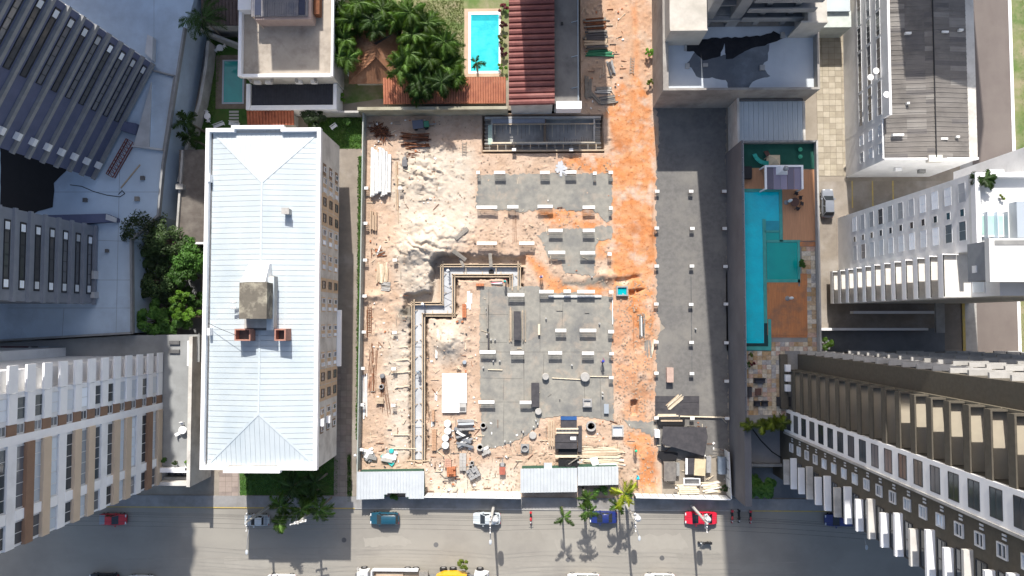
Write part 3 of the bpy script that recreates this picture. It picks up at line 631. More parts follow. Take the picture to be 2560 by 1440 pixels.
# ---- white, tan and brown tower at lower left, with its terrace
def tan_tower():
    X = -51.7; y0, y1 = -22.85, -5.1; nf = 21; fh = 2.66; zb = 5.6
    t = thing('tan_tower', 'white tower with tan and brown spandrels at lower left above the street', 'tower', (X, -14, 0))
    part('core', t, M_white, X-22, X-.2, y0, -7.3, 0, zb+nf*fh+1.5)
    part('balcony_core', t, M_white, X-22, X-1.0, -7.3, y1, 0, zb+nf*fh+1.5)
    part('north_wing', t, M_white, X-30, X-14, y1, y1+1.2, 0, zb+nf*fh-2)
    pat = 'tbwttwttwtbwttwttwttw'; styles = {'t': M_tanpanel, 'b': M_brownpanel, 'w': M_white}
    r = random.Random(3)
    for k in range(nf):
        z = zb+k*fh; m = styles[pat[k]]
        # balconies at the north end
        obj('balcony_slab', MB().box(X-1.0, X, -8.2, y1, z-.12, z+.02), M_white, t)
        obj('balcony_parapet', MB().box(X-.12, X+.12, -7.35, y1+.55, z+.02, z+1.35), M_whitepaint, t)
        for dz in (0, .22, .44): obj('railing', MB().box(X-.95, X-.89, -6.6, y1+.2, z+1.5+dz, z+1.56+dz), M_frame, t)
        # white band with shutters
        obj('spandrel', MB().box(X-.2, X+.06, -10.45, -7.4, z-.1, z+1.1), M_whitepaint, t)
        window(t, (X-.2, -8.95, z+1.8), 2.3, 1.35, E_, M_frame, M_blind if r.random() < .75 else M_glass, 2)
        # brown band
        obj('spandrel', MB().box(X-.2, X, -11.6, -10.45, z-.15, z+1.2), M_brownpanel, t)
        window(t, (X-.2, -11.0, z+1.85), 1.0, 1.2, E_, M_frame, M_glassgrey, 1, 2)
        obj('pier', MB().box(X-.2, X+.04, -12.5, -11.6, z-.3, z+fh-.3), M_whitepaint, t)
        # wide bay
        if m is M_white: obj('spandrel', MB().box(X-.2, X+.03, -22.85, -12.5, z-.25, z+1.05), m, t)
        else: obj('spandrel', MB().box(X-.2, X+.22, -22.85, -12.5, z-.05, z+1.15), m, t)
        window(t, (X-.2, -15.9, z+1.75), 6.3, 1.35, E_, M_frame, r.choice([M_glasspale, M_glasspale, M_glassgrey, M_glass]), 5, 1)
        obj('pier', MB().box(X-.2, X+.06, -20.2, -19.15, z+1.15, z+fh-.25), M_whitepaint, t)
        window(t, (X-.2, -21.5, z+1.75), 2.3, 1.35, E_, M_frame, r.choice([M_glasspale, M_glassgrey, M_glass]), 2, 1)
tan_tower()
def terrace():
    t = thing('terrace_building', 'grey terrace with white parapets between the tan tower and the hip-roofed block', 'building', (-49.3, -12, 0))
    z = 5.3; zt = 6.1; M_terr = mat('terrace_floor', (.30,.31,.31), (.265,.275,.275), .9, .4, c3=(.23,.235,.235), s3=.2)
    part('floor', t, M_terr, -72, -47.4, -20.5, -2.9, 0, z)
    obj('annex', MB().prism([P(*p, 5.2) for p in [(0,857),(335,838),(500,836),(500,905),(0,905)]], 4.9, 5.32), M_terr, t)
    part('east_wall', t, M_offwhite, -47.4, -46.9, -23.0, -2.3, 0, zt+.7)
    part('parapet', t, M_whitepaint, -47.95, -47.4, -6.4, -2.9, z, zt); part('parapet', t, M_whitepaint, -47.95, -47.4, -20.9, -19.9, z, zt)
    part('parapet', t, M_whitepaint, -52.0, -47.4, -21.2, -20.55, z-.3, zt); part('south_beam', t, M_offwhite, -52.0, -47.4, -23.0, -22.5, 2.0, zt)
    part('void', t, M_concdark, -52, -47.4, -22.5, -21.2, 0, 3.0); part('ledge', t, M_offwhite, -52, -47.4, -22.5, -22.2, 3.0, 4.4)
    for i in range(5): part('skylight', t, M_glassgrey, -51.2+i*.75, -50.6+i*.75, -22.1, -21.3, 3.0, 3.6)
    part('red_canopy', t, mat('maroon_sheet', (.13,.03,.03), (.10,.025,.025), .7, 1), *rect(0,866,68,907,5.6), 5.33, 5.6)
    part('white_strip', t, M_white, *rect(70,868,76,905,5.6), 5.33, 5.55); part('dark_gap', t, M_concdark, *rect(76,866,92,905,5.5), 5.33, 5.4); part('pale_strip', t, M_glasspale, *rect(96,866,120,905,5.5), 5.33, 5.45)
    for yy in (840, 862): part('vent', t, M_concdark, *rect(423,yy+12,449,yy+21,5.5), 5.3, 5.6)
terrace()

# ---- brown corrugated roof beside the hip-roofed block
def shed_roof():
    t = thing('tiled_annex', 'low annex with ribbed grey-brown roof left of the hip-roofed block', 'building', (-48.2, 17.5, 0))
    x0, x1, y0, y1 = -50.3, -46.2, 11.1, 24.4
    part('wall', t, M_offwhite, x0, x1, y0, y1, 0, 4.6)
    m = mat('weathered_tile', (.20,.175,.155), (.155,.135,.12), .9, 1.2, c3=(.26,.235,.205), s3=.4); n = 46; st = (y1-y0)/n
    for i in range(n):
        ya = y0+st*i
        obj('tile_course', MB().hexa([(x0,ya,4.6),(x1,ya,4.6),(x1,ya+st,4.6),(x0,ya+st,4.6)], [(x0,ya,4.72),(x1,ya,4.95),(x1,ya+st-.02,5.03),(x0,ya+st-.02,4.80)]), m, t)
    obj('fascia', MB().box(x0-.1, x1, y0-.3, y0-.02, 4.3, 4.95), M_whitepaint, t)
    obj('side_wall', MB().beam((*P(456,375,5.2),2.6),(*P(440,600,5.2),2.6),.3,5.2), M_conclight, t)
    obj('pipe_box', MB().box(*rect(440,460,458,473,5.6), 4.6, 5.7), M_conclight, t)
shed_roof()
w1 = [P(*p, 2.4) for p in [(520,102),(515,160),(500,250),(470,350),(445,455)]]
mb = MB()
for a, b in zip(w1[:-1], w1[1:]): mb.beam((*a, 1.2), (*b, 1.2), .45, 2.4)
single('garden_wall', mb, M_conclight, 'curved pale garden wall beside the small shaded pool lawn', 'wall')

# ---- flat-roofed house with terrace
def terrace_house():
    t = thing('terrace_house', 'flat-roofed house with pale walled roof terrace and dark ribbed lean-to', 'house', (-34, 38, 0))
    x0, x1, y0, y1 = -40.7, -27.5, 34.0, 58.0; z = 7.0; zt = 7.6
    M_terrace = mat('stained_terrace', (.43,.38,.32), (.37,.325,.27), .92, .5, c3=(.26,.225,.19), s3=.3)
    part('wall', t, M_offwhite, x0+.3, x1-.3, y0+.4, y1, 0, z-.2); part('terrace_floor', t, M_terrace, x0, x1, y0, y1, z-.2, z)
    part('parapet', t, M_whitepaint, x0-.05, x0+.4, y0, y1, z, zt+.25); part('parapet', t, M_whitepaint, x1-.25, x1+.05, y0, y1, z, zt); part('parapet', t, M_whitepaint, x0+.4, x1-.25, y0-.05, y0+.4, z, zt)
    a = rect(628, -40, 770, 50, 9.6); M_rib = mat('fibre_cement_roof', (.24,.23,.235), (.20,.19,.195), .85, 1.2, c3=(.13,.14,.18), s3=.3)
    part('roof_room', t, mat('pink_render', (.50,.38,.33), (.44,.33,.29), .9, .8), a[0]+.4, a[1]+.35, a[2]+.2, a[3]+10, z, 9.3)
    rr = part('roof', t, M_rib, a[0], a[1], a[2]+.6, a[3]+10, 9.3, 9.5); n = 24; st = (a[1]-a[0])/n
    me = cached(('roof_rib', 'th'), lambda b: b.box(-st*.3, st*.3, a[2]+.5-a[2], a[3]+10-a[2], 0, .10), M_rib)
    for i in range(n): place('roof_rib', me, rr, (a[0]+st*(i+.5), a[2], 9.5))
    for xo in (.5, a[1]-a[0]-1.3): part('solar_strip', t, mat('blue_panel', (.03,.04,.08), None, .4, 1), a[0]+xo, a[0]+xo+.9, a[2]+.7, a[3]+9, 9.6, 9.64)
    part('ladder', t, M_rust, a[1]+.5, a[1]+1.3, a[2]+1.2, a[2]+6, 7.4, 8.6)
    obj('pipe', MB().tube((*P(632,42,8.5),8.5),(*P(660,72,7.2),7.2),.07), M_tanpanel, t)
    b = rect(595, -30, 628, 24, 8.6); part('white_tank', t, M_whitepaint, *b, z, 8.6)
    # lean-to
    part('leanto_wall', t, M_whitepaint, -41.2, -28.0, 30.5, 34.3, 0, 3.0)
    lr = part('leanto_roof', t, mat('dark_fibre_roof', (.055,.058,.072), (.045,.047,.058), .8, 1.5), -40.6, -28.5, 31.2, 34.3, 3.0, 3.1); n = 30; st = 12.1/n
    me = cached(('roof_rib', 'lt'), lambda b: b.box(-st*.28, st*.28, 0, 3.1, 0, .08), MATS['dark_fibre_roof'])
    for i in range(n): place('roof_rib', me, lr, (-40.6+st*(i+.5), 31.2, 3.1))
    part('leanto_parapet', t, M_whitepaint, -41.2, -40.6, 30.5, 34.3, 3.0, 3.6); part('leanto_parapet', t, M_whitepaint, -28.5, -28.0, 30.5, 34.3, 3.0, 3.5); part('leanto_parapet', t, M_whitepaint, -40.6, -28.5, 30.5, 31.2, 3.0, 3.35)
    for xx in (-39.5, -36.5, -33.0, -30.3):
        part('bracket', t, M_conclight, xx-.12, xx+.12, 33.6, 34.35, 5.9, 6.5)
    for xx in (-39.2, -37.6, -33.2, -31.0): part('air_unit', t, M_whitepaint, xx-.45, xx+.45, 33.95, 34.38, 4.2, 4.8)
terrace_house()
M_clayroof = mat('terracotta_roof', (.40,.135,.075), (.31,.10,.055), .9, 1.4, c3=(.19,.065,.045), s3=.5)
def tile_roof(name, label, x0, x1, y0, y1, z0, z1, axis, cw, m, wallm, fall=None, slope_to='s'):
    """mono-pitch roof of half-round tile courses running down the slope"""
    t = thing(name, label, 'roof' if 'canopy' in name else 'building', ((x0+x1)/2, (y0+y1)/2, 0)); part('wall', t, wallm, x0+.25, x1-.25, y0+.25, y1-.25, 0, min(z0, z1)-.1)
    if axis == 'y':
        n = max(1, int((x1-x0)/cw)); st = (x1-x0)/n
        for i in range(n):
            xa = x0+st*i; vs = []
            for y, z in ((y0, z0), (y1, z1)):
                for k in range(5): a = math.pi*k/4; vs.append((xa+st/2-st*.48*math.cos(a), y, z+.35*st*math.sin(a)))
                vs += [(xa+st*.98, y, z-.1), (xa+.02*st, y, z-.1)]
            obj('tile_course', MB().add(vs, [(k+7, k, k+1, k+8) if 0 else (k, k+1, k+8, k+7) for k in range(6)]+[(6,0,7,13),(0,6,5,4,3,2,1),(7,8,9,10,11,12,13)]), m, t)
    else:
        n = max(1, int((y1-y0)/cw)); st = (y1-y0)/n
        for i in range(n):
            ya = y0+st*i; vs = []
            for x, z in ((x0, z0), (x1, z1)):
                for k in range(5): a = math.pi*k/4; vs.append((x, ya+st/2-st*.48*math.cos(a), z+.42*st*math.sin(a)))
                vs += [(x, ya+st*.98, z-.1), (x, ya+.02*st, z-.1)]
            obj('tile_course', MB().add(vs, [(k+7, k+8, k+1, k) for k in range(6)]+[(13,7,0,6),(0,1,2,3,4,5,6),(13,12,11,10,9,8,7)]), m, t)
    return t
a = rect(617, 278, 735, 312, 2.8); tile_roof('porch_canopy', 'small red-brown tiled porch roof behind the hip-roofed block', a[0], a[1], a[2], a[3], 2.6, 3.0, 'y', .45, M_clayroof, M_offwhite)
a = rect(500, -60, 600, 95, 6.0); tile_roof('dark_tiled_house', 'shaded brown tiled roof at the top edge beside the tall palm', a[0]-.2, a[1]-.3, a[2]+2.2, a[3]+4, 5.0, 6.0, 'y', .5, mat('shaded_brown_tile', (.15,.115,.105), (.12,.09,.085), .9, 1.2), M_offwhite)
wx_ = [P(*p, 3) for p in [(480,62),(530,85),(600,112)]]; single('boundary_wall', MB().beam((*wx_[0],1.5),(*wx_[1],1.5),.35,3.0).beam((*wx_[1],1.5),(*wx_[2],1.5),.35,3.0), M_conclight, 'pale wall between the brown tiled house and the pool lawn', 'wall')
# ================================================================== BUILDINGS, EAST SIDE
# ---- raw concrete building with deck, and the tower behind it
def deck_building():
    t = thing('concrete_deck_building', 'raw concrete building with blue-white deck and black tarpaulin below a grey tower', 'building', (29, 38, 0))
    x0, x1, y0, y1 = 18.2, 39.4, 31.3, 60.0; zd, zt = 7.2, 8.6
    M_raw = mat('raw_concrete', (.36,.34,.31), (.29,.27,.25), .93, .5, c3=(.22,.20,.185), s3=.3, stretch=(1,1,.4))
    M_deck = mat('painted_deck', (.58,.62,.65), (.52,.56,.60), .8, .25, c3=(.46,.50,.54), s3=.12)
    part('wall', t, M_raw, x0, x1, y0, y1, 0, zd-.1); part('deck', t, M_deck, x0+.1, x1-.1, y0+.1, 40.6, zd-.1, zd)
    part('parapet', t, M_raw, x0, x0+.75, y0, y1, zd-.1, zt); part('parapet', t, M_raw, x1-.3, x1, y0, y1, zd-.1, zt); part('parapet', t, M_raw, x0+.75, x1-.3, y0, y0+.3, zd-.1, zt)
    M_cream = mat('cream_screed', (.55,.52,.47), (.49,.46,.41), .9, .6, c3=(.42,.395,.35), s3=.35)
    yu = P(1700,72,12.4)[1]; part('upper_deck', t, M_cream, x0+.3, 23.4, yu, y1, zd, 12.1); part('upper_parapet', t, M_cream, x0+.3, 23.4, yu-.25, yu, zd, 12.4)
    yv = P(2020,52,12.4)[1]; part('upper_deck', t, M_cream, 36.6, x1-.3, yv, y1, zd, 12.1); part('upper_parapet', t, M_cream, 35.6, x1-.3, yv-.25, yv, zd, 12.4)
    obj('cable_coil', MB().lathe(38.4, 46.6, [(.55,10.02),(.62,10.1),(.5,10.16),(.45,10.05)], 16), M_black, t)
    z = zd+.012
    tar = ragged([P(*p, zd) for p in [(1712,100),(1800,95),(1900,90),(1935,78),(1962,92),(1930,108),(1880,120),(1830,148),(1815,150),(1812,110),(1800,140),(1760,150),(1735,130),(1715,128)]], .12, .5, 4)
    obj('tarpaulin', MB().prism(tar, zd, zd+.05), mat('black_tarp', (.010,.011,.015), (.02,.021,.026), .6, 1.2, bump=.05, bscale=2), t)
    wet = ragged([P(*p, zd) for p in [(1735,132),(1800,140),(1870,120),(1925,110),(1918,150),(1905,165),(1925,190),(1900,198),(1880,205),(1870,223),(1822,223),(1815,200),(1780,195),(1745,195),(1730,170),(1715,165)]], .1, .4, 6)
    obj('wet_patch', MB().prism(wet, zd-.01, z), mat('wet_deck', (.13,.145,.165), (.10,.115,.135), .35, .5, c3=(.20,.225,.25), s3=.25), t)
    for a in ((1712,106,1717,126),(1714,158,1724,170),(1758,158,1770,166),(1900,162,1912,175),(1952,80,1962,94)):
        part('ballast_block', t, M_conclight, *rect(*a, zd+.3), zd, zd+.3)
deck_building()
def grey_high_tower():
    x0, x1, Y, y1 = 23.5, 37.2, 40.6, 57.0; nf = 24; fh = 2.95; zb = 10.0
    t = thing('concrete_tower', 'unfinished grey tower with open balconies at the top edge', 'tower', (30, 45, 7.2))
    M_t = mat('tower_concrete', (.31,.31,.31), (.26,.26,.265), .9, .5, c3=(.21,.21,.215), s3=.3)
    part('core', t, M_t, x0, x1-.5, Y+1.6, y1, 7.0, zb+nf*fh); part('pier', t, M_t, x0, x0+1.2, Y, Y+1.6, 7.0, zb+nf*fh); part('pier', t, M_t, 27.0, 28.5, Y, Y+1.6, 7.0, zb+nf*fh)
    for xx in (30.8, 34.5): part('column', t, M_t, xx, xx+.7, Y+.3, Y+1.0, 7.0, zb+nf*fh)
    part('beam', t, M_t, x0, x1-1.2, Y-.2, Y+.4, 9.3, 10.0)
    for k in range(nf):
        z = zb+k*fh
        obj('balcony_slab', MB().box(28.5, x1, Y-.2, Y+1.6, z-.1, z+.05), M_t, t); obj('balcony_parapet', MB().box(28.5, x1, Y-.35, Y-.2, z-.35, z+.9), M_t, t)
        window(t, (33.0, Y+1.6, z+1.5), 7.6, 1.9, S_, M_darkframe, M_glass, 4, 1, .08, .06)
        obj('recess_slab', MB().box(x0+1.2, 27.0, Y+.5, Y+1.6, z-.1, z+.1), M_t, t)
        window(t, (25.3, Y+1.6, z+1.5), 2.6, 1.9, S_, M_darkframe, M_glass, 2, 1, .08, .06)
    part('roof', t, M_t, x0-.2, x1, Y, y1, zb+nf*fh, zb+nf*fh+.5)
grey_high_tower()
def shed():
    t = thing('white_shed', 'low shed with white ribbed roof between deck building and pool podium', 'building', (34, 27.5, 0))
    x0, x1, y0, y1 = 29.6, 38.5, 24.7, 30.9
    part('wall', t, M_conc, x0-.3, x1, y0, y1, 0, 4.4); n = 13; st = (x1-x0)/n
    for i in range(n):
        xa = x0+st*i
        obj('roof_sheet', MB().box(xa, xa+st-.03, y0, y1, 4.4, 4.5).box(xa, xa+.1, y0, y1, 4.5, 4.56).box(xa+st*.5, xa+st*.5+.07, y0, y1, 4.5, 4.55), M_metalroof, t)
    part('gutter', t, M_offwhite, x1, x1+.35, y0, y1, 4.0, 4.55); part('side_wall', t, M_offwhite, x0-.35, x0-.05, y0-1.0, y1+.4, 0, 4.9); part('flashing', t, M_concdark, x0, x1, y1, y1+.3, 4.2, 4.7)
shed()
M_poolwater = mat('pool_water', (.0,.62,.74), (.0,.52,.66), .05, .5, spec=.6, bump=.02, bscale=2.5, c3=(.01,.50,.60), s3=.25); M_tealwater = mat('teal_pool_water', (.005,.36,.33), (.005,.32,.30), .06, .6, spec=.5)
M_tealedge = mat('teal_edge_tile', (.07,.36,.33), (.055,.30,.27), .6, 1.5); M_decking = mat('brown_decking', (.56,.24,.10), (.45,.185,.08), .8, 1.2, stretch=(6,.4,1), c3=(.30,.16,.10), s3=.5)
M_decking2 = mat('weathered_decking', (.56,.30,.17), (.47,.25,.14), .85, 1.2, stretch=(6,.4,1)); M_greenfloor = mat('green_play_floor', (.02,.10,.075), (.015,.08,.06), .9, 1)
stone_mats = [mat('stone_%s' % n, tuple(min(.75, v*1.35) for v in c), tuple(v*.85 for v in c), .9, 3) for n, c in (('cream',(.46,.40,.30)),('sand',(.40,.30,.20)),('grey',(.33,.32,.31)),('pink',(.42,.30,.24)),('ochre',(.36,.25,.14)),('pale',(.52,.48,.41)))]
PZ = 6.8
def boards(name, parent, m, x0, x1, y0, y1, z, w=.14):
    n = max(1, int((x1-x0)/w)); st = (x1-x0)/n; mb = MB()
    for i in range(n): mb.box(x0+st*i+.008, x0+st*(i+1)-.008, y0, y1, z-.03, z+random.uniform(0,.004))
    return obj(name, mb, m, parent, 'stuff')
def pool_podium():
    t = thing('pool_podium', 'grey walled podium carrying a long blue pool, decks and terrace', 'podium', (34, 0, 0))
    X0, X1, Y1 = 28.85, 39.35, 24.5; M_wall = mat('dark_render', (.145,.145,.155), (.125,.125,.135), .85, .3, c3=(.17,.17,.18), s3=.12)
    part('body', t, M_wall, X0, X1, -14.6, Y1, 0, PZ-.1)
    part('west_wall', t, M_wall, X0, X0+.28, -14.6, Y1, PZ-.1, 8.0); part('east_wall', t, M_conclight, X1-.25, X1, -4.4, Y1, PZ-.1, 7.7); part('north_wall', t, M_conc, X0+.28, X1-.25, Y1-.25, Y1, PZ-.1, 7.8)
    post = cached(('post','podium'), lambda b: b.box(-.04,.04,-.04,.04,0,.5), M_steel)
    for i in range(21): place('post', post, t, (X0+.14, -14+i*1.9, 8.0))
    for i in range(11): place('post', post, t, (X0+.6+i*.95, Y1-.12, 7.8))
    obj('rail', MB().box(X0+.1, X0+.18, -14.6, Y1, 8.45, 8.5), M_steel, t)
    obj('lower_wall', MB().box(X0, X0+.9, -25.0, -14.6, 0, 7.6), M_wall, t); obj('lower_patio', MB().box(X0+.9, 35.2, -20.0, -14.6, 0, 3.2), mat('patio_screed', (.34,.34,.345), (.30,.30,.305), .9, .8), t)
    obj('patio_rim', MB().box(X0+.9, 35.4, -20.4, -20.0, 0, 4.0), M_conc, t); obj('patio_cable', MB().path([(30.3,-14.9,6.5),(31.8,-16.6,5.2),(33.6,-18.3,4.3),(35.2,-19.3,3.6)], .09), M_black, t)
    z = PZ
    def R4(*a): return rect(*a, z)
    def pool(nm, pts, m, d=.02):
        return obj(nm, MB().prism([P(*p, z) for p in pts], z-.13, z-d), m, t)
    base = MB().box(X0+.28, X1-.25, -14.6, Y1-.25, z-.14, z-.094); obj('screed', base, M_conc, t)
    pool('pool_water', [(1857,478),(1952,478),(1952,577),(1910,577),(1910,868),(1857,868)], M_poolwater)
    pool('shallow_pool', [(1916,604),(1996,604),(1996,702),(1918,702)], M_tealwater); pool('pool_steps', [(1912,552),(1950,552),(1950,577),(1912,577)], mat('pale_pool_step', (.03,.33,.42), None, .15, 1), .012)
    pool('pool_inlet', [(1914,580),(1950,580),(1950,602),(1914,602)], M_tealwater, .008)
    for a in ((1855,472,1955,480),(1948,480,1956,604),(1908,548,1916,808),(1916,600,2000,606),(1994,606,2000,706),(1916,698,2000,706),(1855,866,1928,876),(1920,798,1928,866),(1912,576,1950,581)):
        obj('pool_edge', MB().box(*R4(*a), z-.12, z+.05), M_tealedge, t)
    part('dark_drain', t, mat('dark_teal_drain', (.01,.05,.055), None, .6, 1), *R4(1858,858,1920,866), z-.1, z+.01); part('dark_drain', t, MATS['dark_teal_drain'], *R4(1911,808,1920,858), z-.1, z-.005)
    boards('decking', t, M_decking2, *R4(1956,424,2042,602), z+.02); boards('decking', t, M_decking, *R4(1918,716,2018,838), z+.03); boards('decking', t, M_decking2, *R4(1856,420,1912,472), z+.02); boards('decking', t, M_decking, *R4(2000,684,2018,716), z+.025)
    for a in ((1918,706,1996,711),(1918,711,1996,716),(1928,838,2018,844),(2000,604,2042,610),(2000,610,2042,616)): obj('deck_step', MB().box(*R4(*a), z-.1, z-.03+random.random()*.03), M_decking, t)
    part('play_floor', t, M_greenfloor, *R4(1856,360,2042,422), z-.1, z+.01)
    # random stone paving
    r = random.Random(12); done = 0; s = .62
    mes = [cached(('stone', k), lambda b: b.box(-s/2+.015, s/2-.015, -s/2+.015, s/2-.015, 0, .05), m) for k, m in enumerate(stone_mats)]
    blk = [R4(1855,470,2000,604), R4(1855,604,2000,706), R4(1855,706,2019,846), R4(1855,846,1929,877), R4(1855,350,2042,470), R4(1953,470,2042,617)]
    yy = -12.6
    while yy < 12:
        xx = X0+.6
        while xx < X1-.4:
            if not any(b[0]-.2 < xx < b[1]+.2 and b[2]-.2 < yy < b[3]+.2 for b in blk) and not (xx > 35.0 and yy < -4.4):
                o = place('stone', r.choice(mes), t, (xx, yy, z-.09+r.uniform(0,.015))); done += 1
            xx += s
        yy += s
    # stepping line between terrace and planter
    obj('planter', MB().box(X0+.3, 35.0, -14.4, -12.9, z-.1, z+.25), M_conc, t)
pool_podium()
def pergola():
    a = rect(1912, 413, 2008, 473, 9.2); t = thing('glass_pergola', 'white-framed glass pergola over the barbecue on the pool podium', 'pergola', ((a[0]+a[1])/2, (a[2]+a[3])/2, PZ))
    for x in (a[0], a[1]-.18):
        for y in (a[2], a[3]-.18): part('post', t, M_whitepaint, x, x+.18, y, y+.18, PZ, 9.0)
    part('beam', t, M_whitepaint, a[0], a[1], a[3]-.25, a[3], 9.0, 9.3); part('beam', t, M_whitepaint, a[0], a[0]+.25, a[2], a[3]-.25, 9.0, 9.3); part('beam', t, M_whitepaint, a[1]-.25, a[1], a[2], a[3]-.25, 9.0, 9.3)
    for i in range(5):
        st = (a[1]-a[0]-.5)/5; part('glass_sheet', t, glass('pergola_glass', (.17,.15,.20), .15), a[0]+.25+st*i+.02, a[0]+.25+st*(i+1)-.02, a[2], a[3]-.25, 9.05, 9.09)
    b = rect(1945, 413, 1974, 434, 9.9); obj('chimney_base', MB().hexa([(b[0],b[2],9.1),(b[1],b[2],9.1),(b[1],b[3],9.1),(b[0],b[3],9.1)], [(b[0]+.35,b[2]+.3,9.8),(b[1]-.35,b[2]+.3,9.8),(b[1]-.35,b[3]-.1,9.8),(b[0]+.35,b[3]-.1,9.8)]), M_whitepaint, t)
    c = P(1965, 421, 10.4); obj('flue', MB().lathe(c[0], c[1], [(.22,9.6),(.22,10.4),(.36,10.4),(.30,10.65),(.02,10.7)], 14), M_steel, t)
pergola()

# ---- white hotel with roof terrace
def hotel():
    X = 45.0; nf = 12; fh = 2.53; zt = 33.2
    t = thing('white_hotel', 'tall white block with two window rows and stacked balconies right of the pool', 'building', (52, 9, 0))
    part('core', t, M_white, X, 63.5, 7.05, 14.9, 0, zt-1.2); part('wing_core', t, M_white, X+1.5, 63.5, 2.4, 7.05, 0, zt+1.0)
    r = random.Random(9)
    for k in range(nf):
        z = 3.0+k*fh
        if k:
            window(t, (X, 13.25, z), 2.0, 1.25, W_, M_frame, M_blind if r.random() < .75 else M_glassgrey, 2, 1, .035, .03); window(t, (X, 9.25, z), 2.0, 1.25, W_, M_frame, M_blind if r.random() < .7 else M_glassgrey, 2, 1, .035, .03)
            window(t, (X, 11.15, z), .8, .75, W_, M_frame, M_glass, 1, 1, .05, .03)
        zb = z-1.3
        # balconies on the south-west corner
        obj('balcony_slab', MB().box(X-1.9, X+1.5, 2.35, 6.95, zb-.12, zb+.03), mat('cream_balcony', (.78,.75,.70), None, .8, 1), t)
        obj('balcony_front', MB().box(X-1.9, X-1.80, 2.35, 6.95, zb+.03, zb+.85), M_whitepaint, t); obj('balcony_side', MB().box(X-1.8, X-.02, 6.85, 6.95, zb+.03, zb+.5), M_whitepaint, t)
        obj('balcony_rail', MB().box(X-1.88, X-1.82, 2.45, 6.8, zb+.85, zb+1.0), M_darkframe, t)
        window(t, (X+1.5, 4.6, zb+1.3), 3.6, 2.1, W_, M_frame, M_glasspale, 3, 1, .07, .06)
        # small balconies on the north face
        obj('north_balcony', MB().box(X+3.0, X+4.6, 14.9, 15.75, zb-.1, zb+1.0), M_whitepaint, t); obj('north_balcony', MB().box(X+9, X+10.6, 14.9, 15.75, zb-.1, zb+1.0), M_whitepaint, t)
        window(t, (X+6.4, 14.9, z), 1.6, 1.4, N_, M_frame, glass('green_glass', (.02,.16,.12)), 2)
    # roof terrace
    M_rt = mat('white_terrace', (.72,.72,.70), (.66,.66,.64), .85, .5)
    part('roof', t, M_rt, X, 63.5, 7.05, 14.9, zt-1.2, zt-.8); part('roof_parapet', t, M_whitepaint, X, X+.45, 7.0, 14.9, zt-.8, zt); part('roof_parapet', t, M_whitepaint, X+.45, 63.5, 14.45, 14.9, zt-.8, zt+.1)
    part('roof_box', t, M_whitepaint, 50.2, 63.5, 11.9, 12.2, zt-.8, zt+.6); part('stair_head', t, M_white, 50.4, 54.0, 15.0, 17.6, 20, zt+1.5)
    b = rect(2448, 535, 2512, 592, zt-.5); part('spa', t, M_whitepaint, b[0], b[1], b[2], b[3], zt-.8, zt-.45); part('spa_water', t, mat('spa_water', (.42,.62,.56), None, .1, 1), b[0]+.2, b[1]-.2, b[2]+.2, b[3]-.2, zt-.46, zt-.42)
    for i in range(4): part('glass_panel', t, M_glasspale, 46.0+i*1.0, 46.04+i*1.0, 8.1, 10.9, zt-.8, zt+.2)
    b = rect(2536, 505, 2560, 595, zt); part('lounge_glass', t, M_glasspale, b[0], b[1]+4, b[2], b[3], zt-.8, zt+.4)
    # plant room block
    c = rect(2482, 598, 2560, 702, 38.0); M_plant = mat('grey_blue_render', (.32,.34,.36), None, .85, .6)
    part('plant_room', t, M_plant, c[0]-.1, 63, c[2]+.1, c[3]-.1, zt+1.0, 37.3); part('plant_roof', t, M_rt, c[0]-.3, 63.2, c[2]-.1, c[3]+.1, 37.3, 38.0)
    part('plant_lid', t, M_conc, c[0]+.2, 63, c[3]-.55, c[3]-.1, 38.0, 38.05); part('service_panel', t, M_whitepaint, c[0]-.18, c[0]-.1, 4.6, 5.3, 35.0, 35.7)
    # porch and planted bed at the foot
    part('ramp_wall', t, M_whitepaint, 46.5, 58.5, .9, 1.3, 0, 1.1); part('porch_roof', t, M_conclight, *rect(2340,752,2362,832,3.0), 2.6, 3.0)
    part('low_wall', t, M_whitepaint, 41.6, 57.0, -1.5, -1.15, 0, 1.3)
hotel()
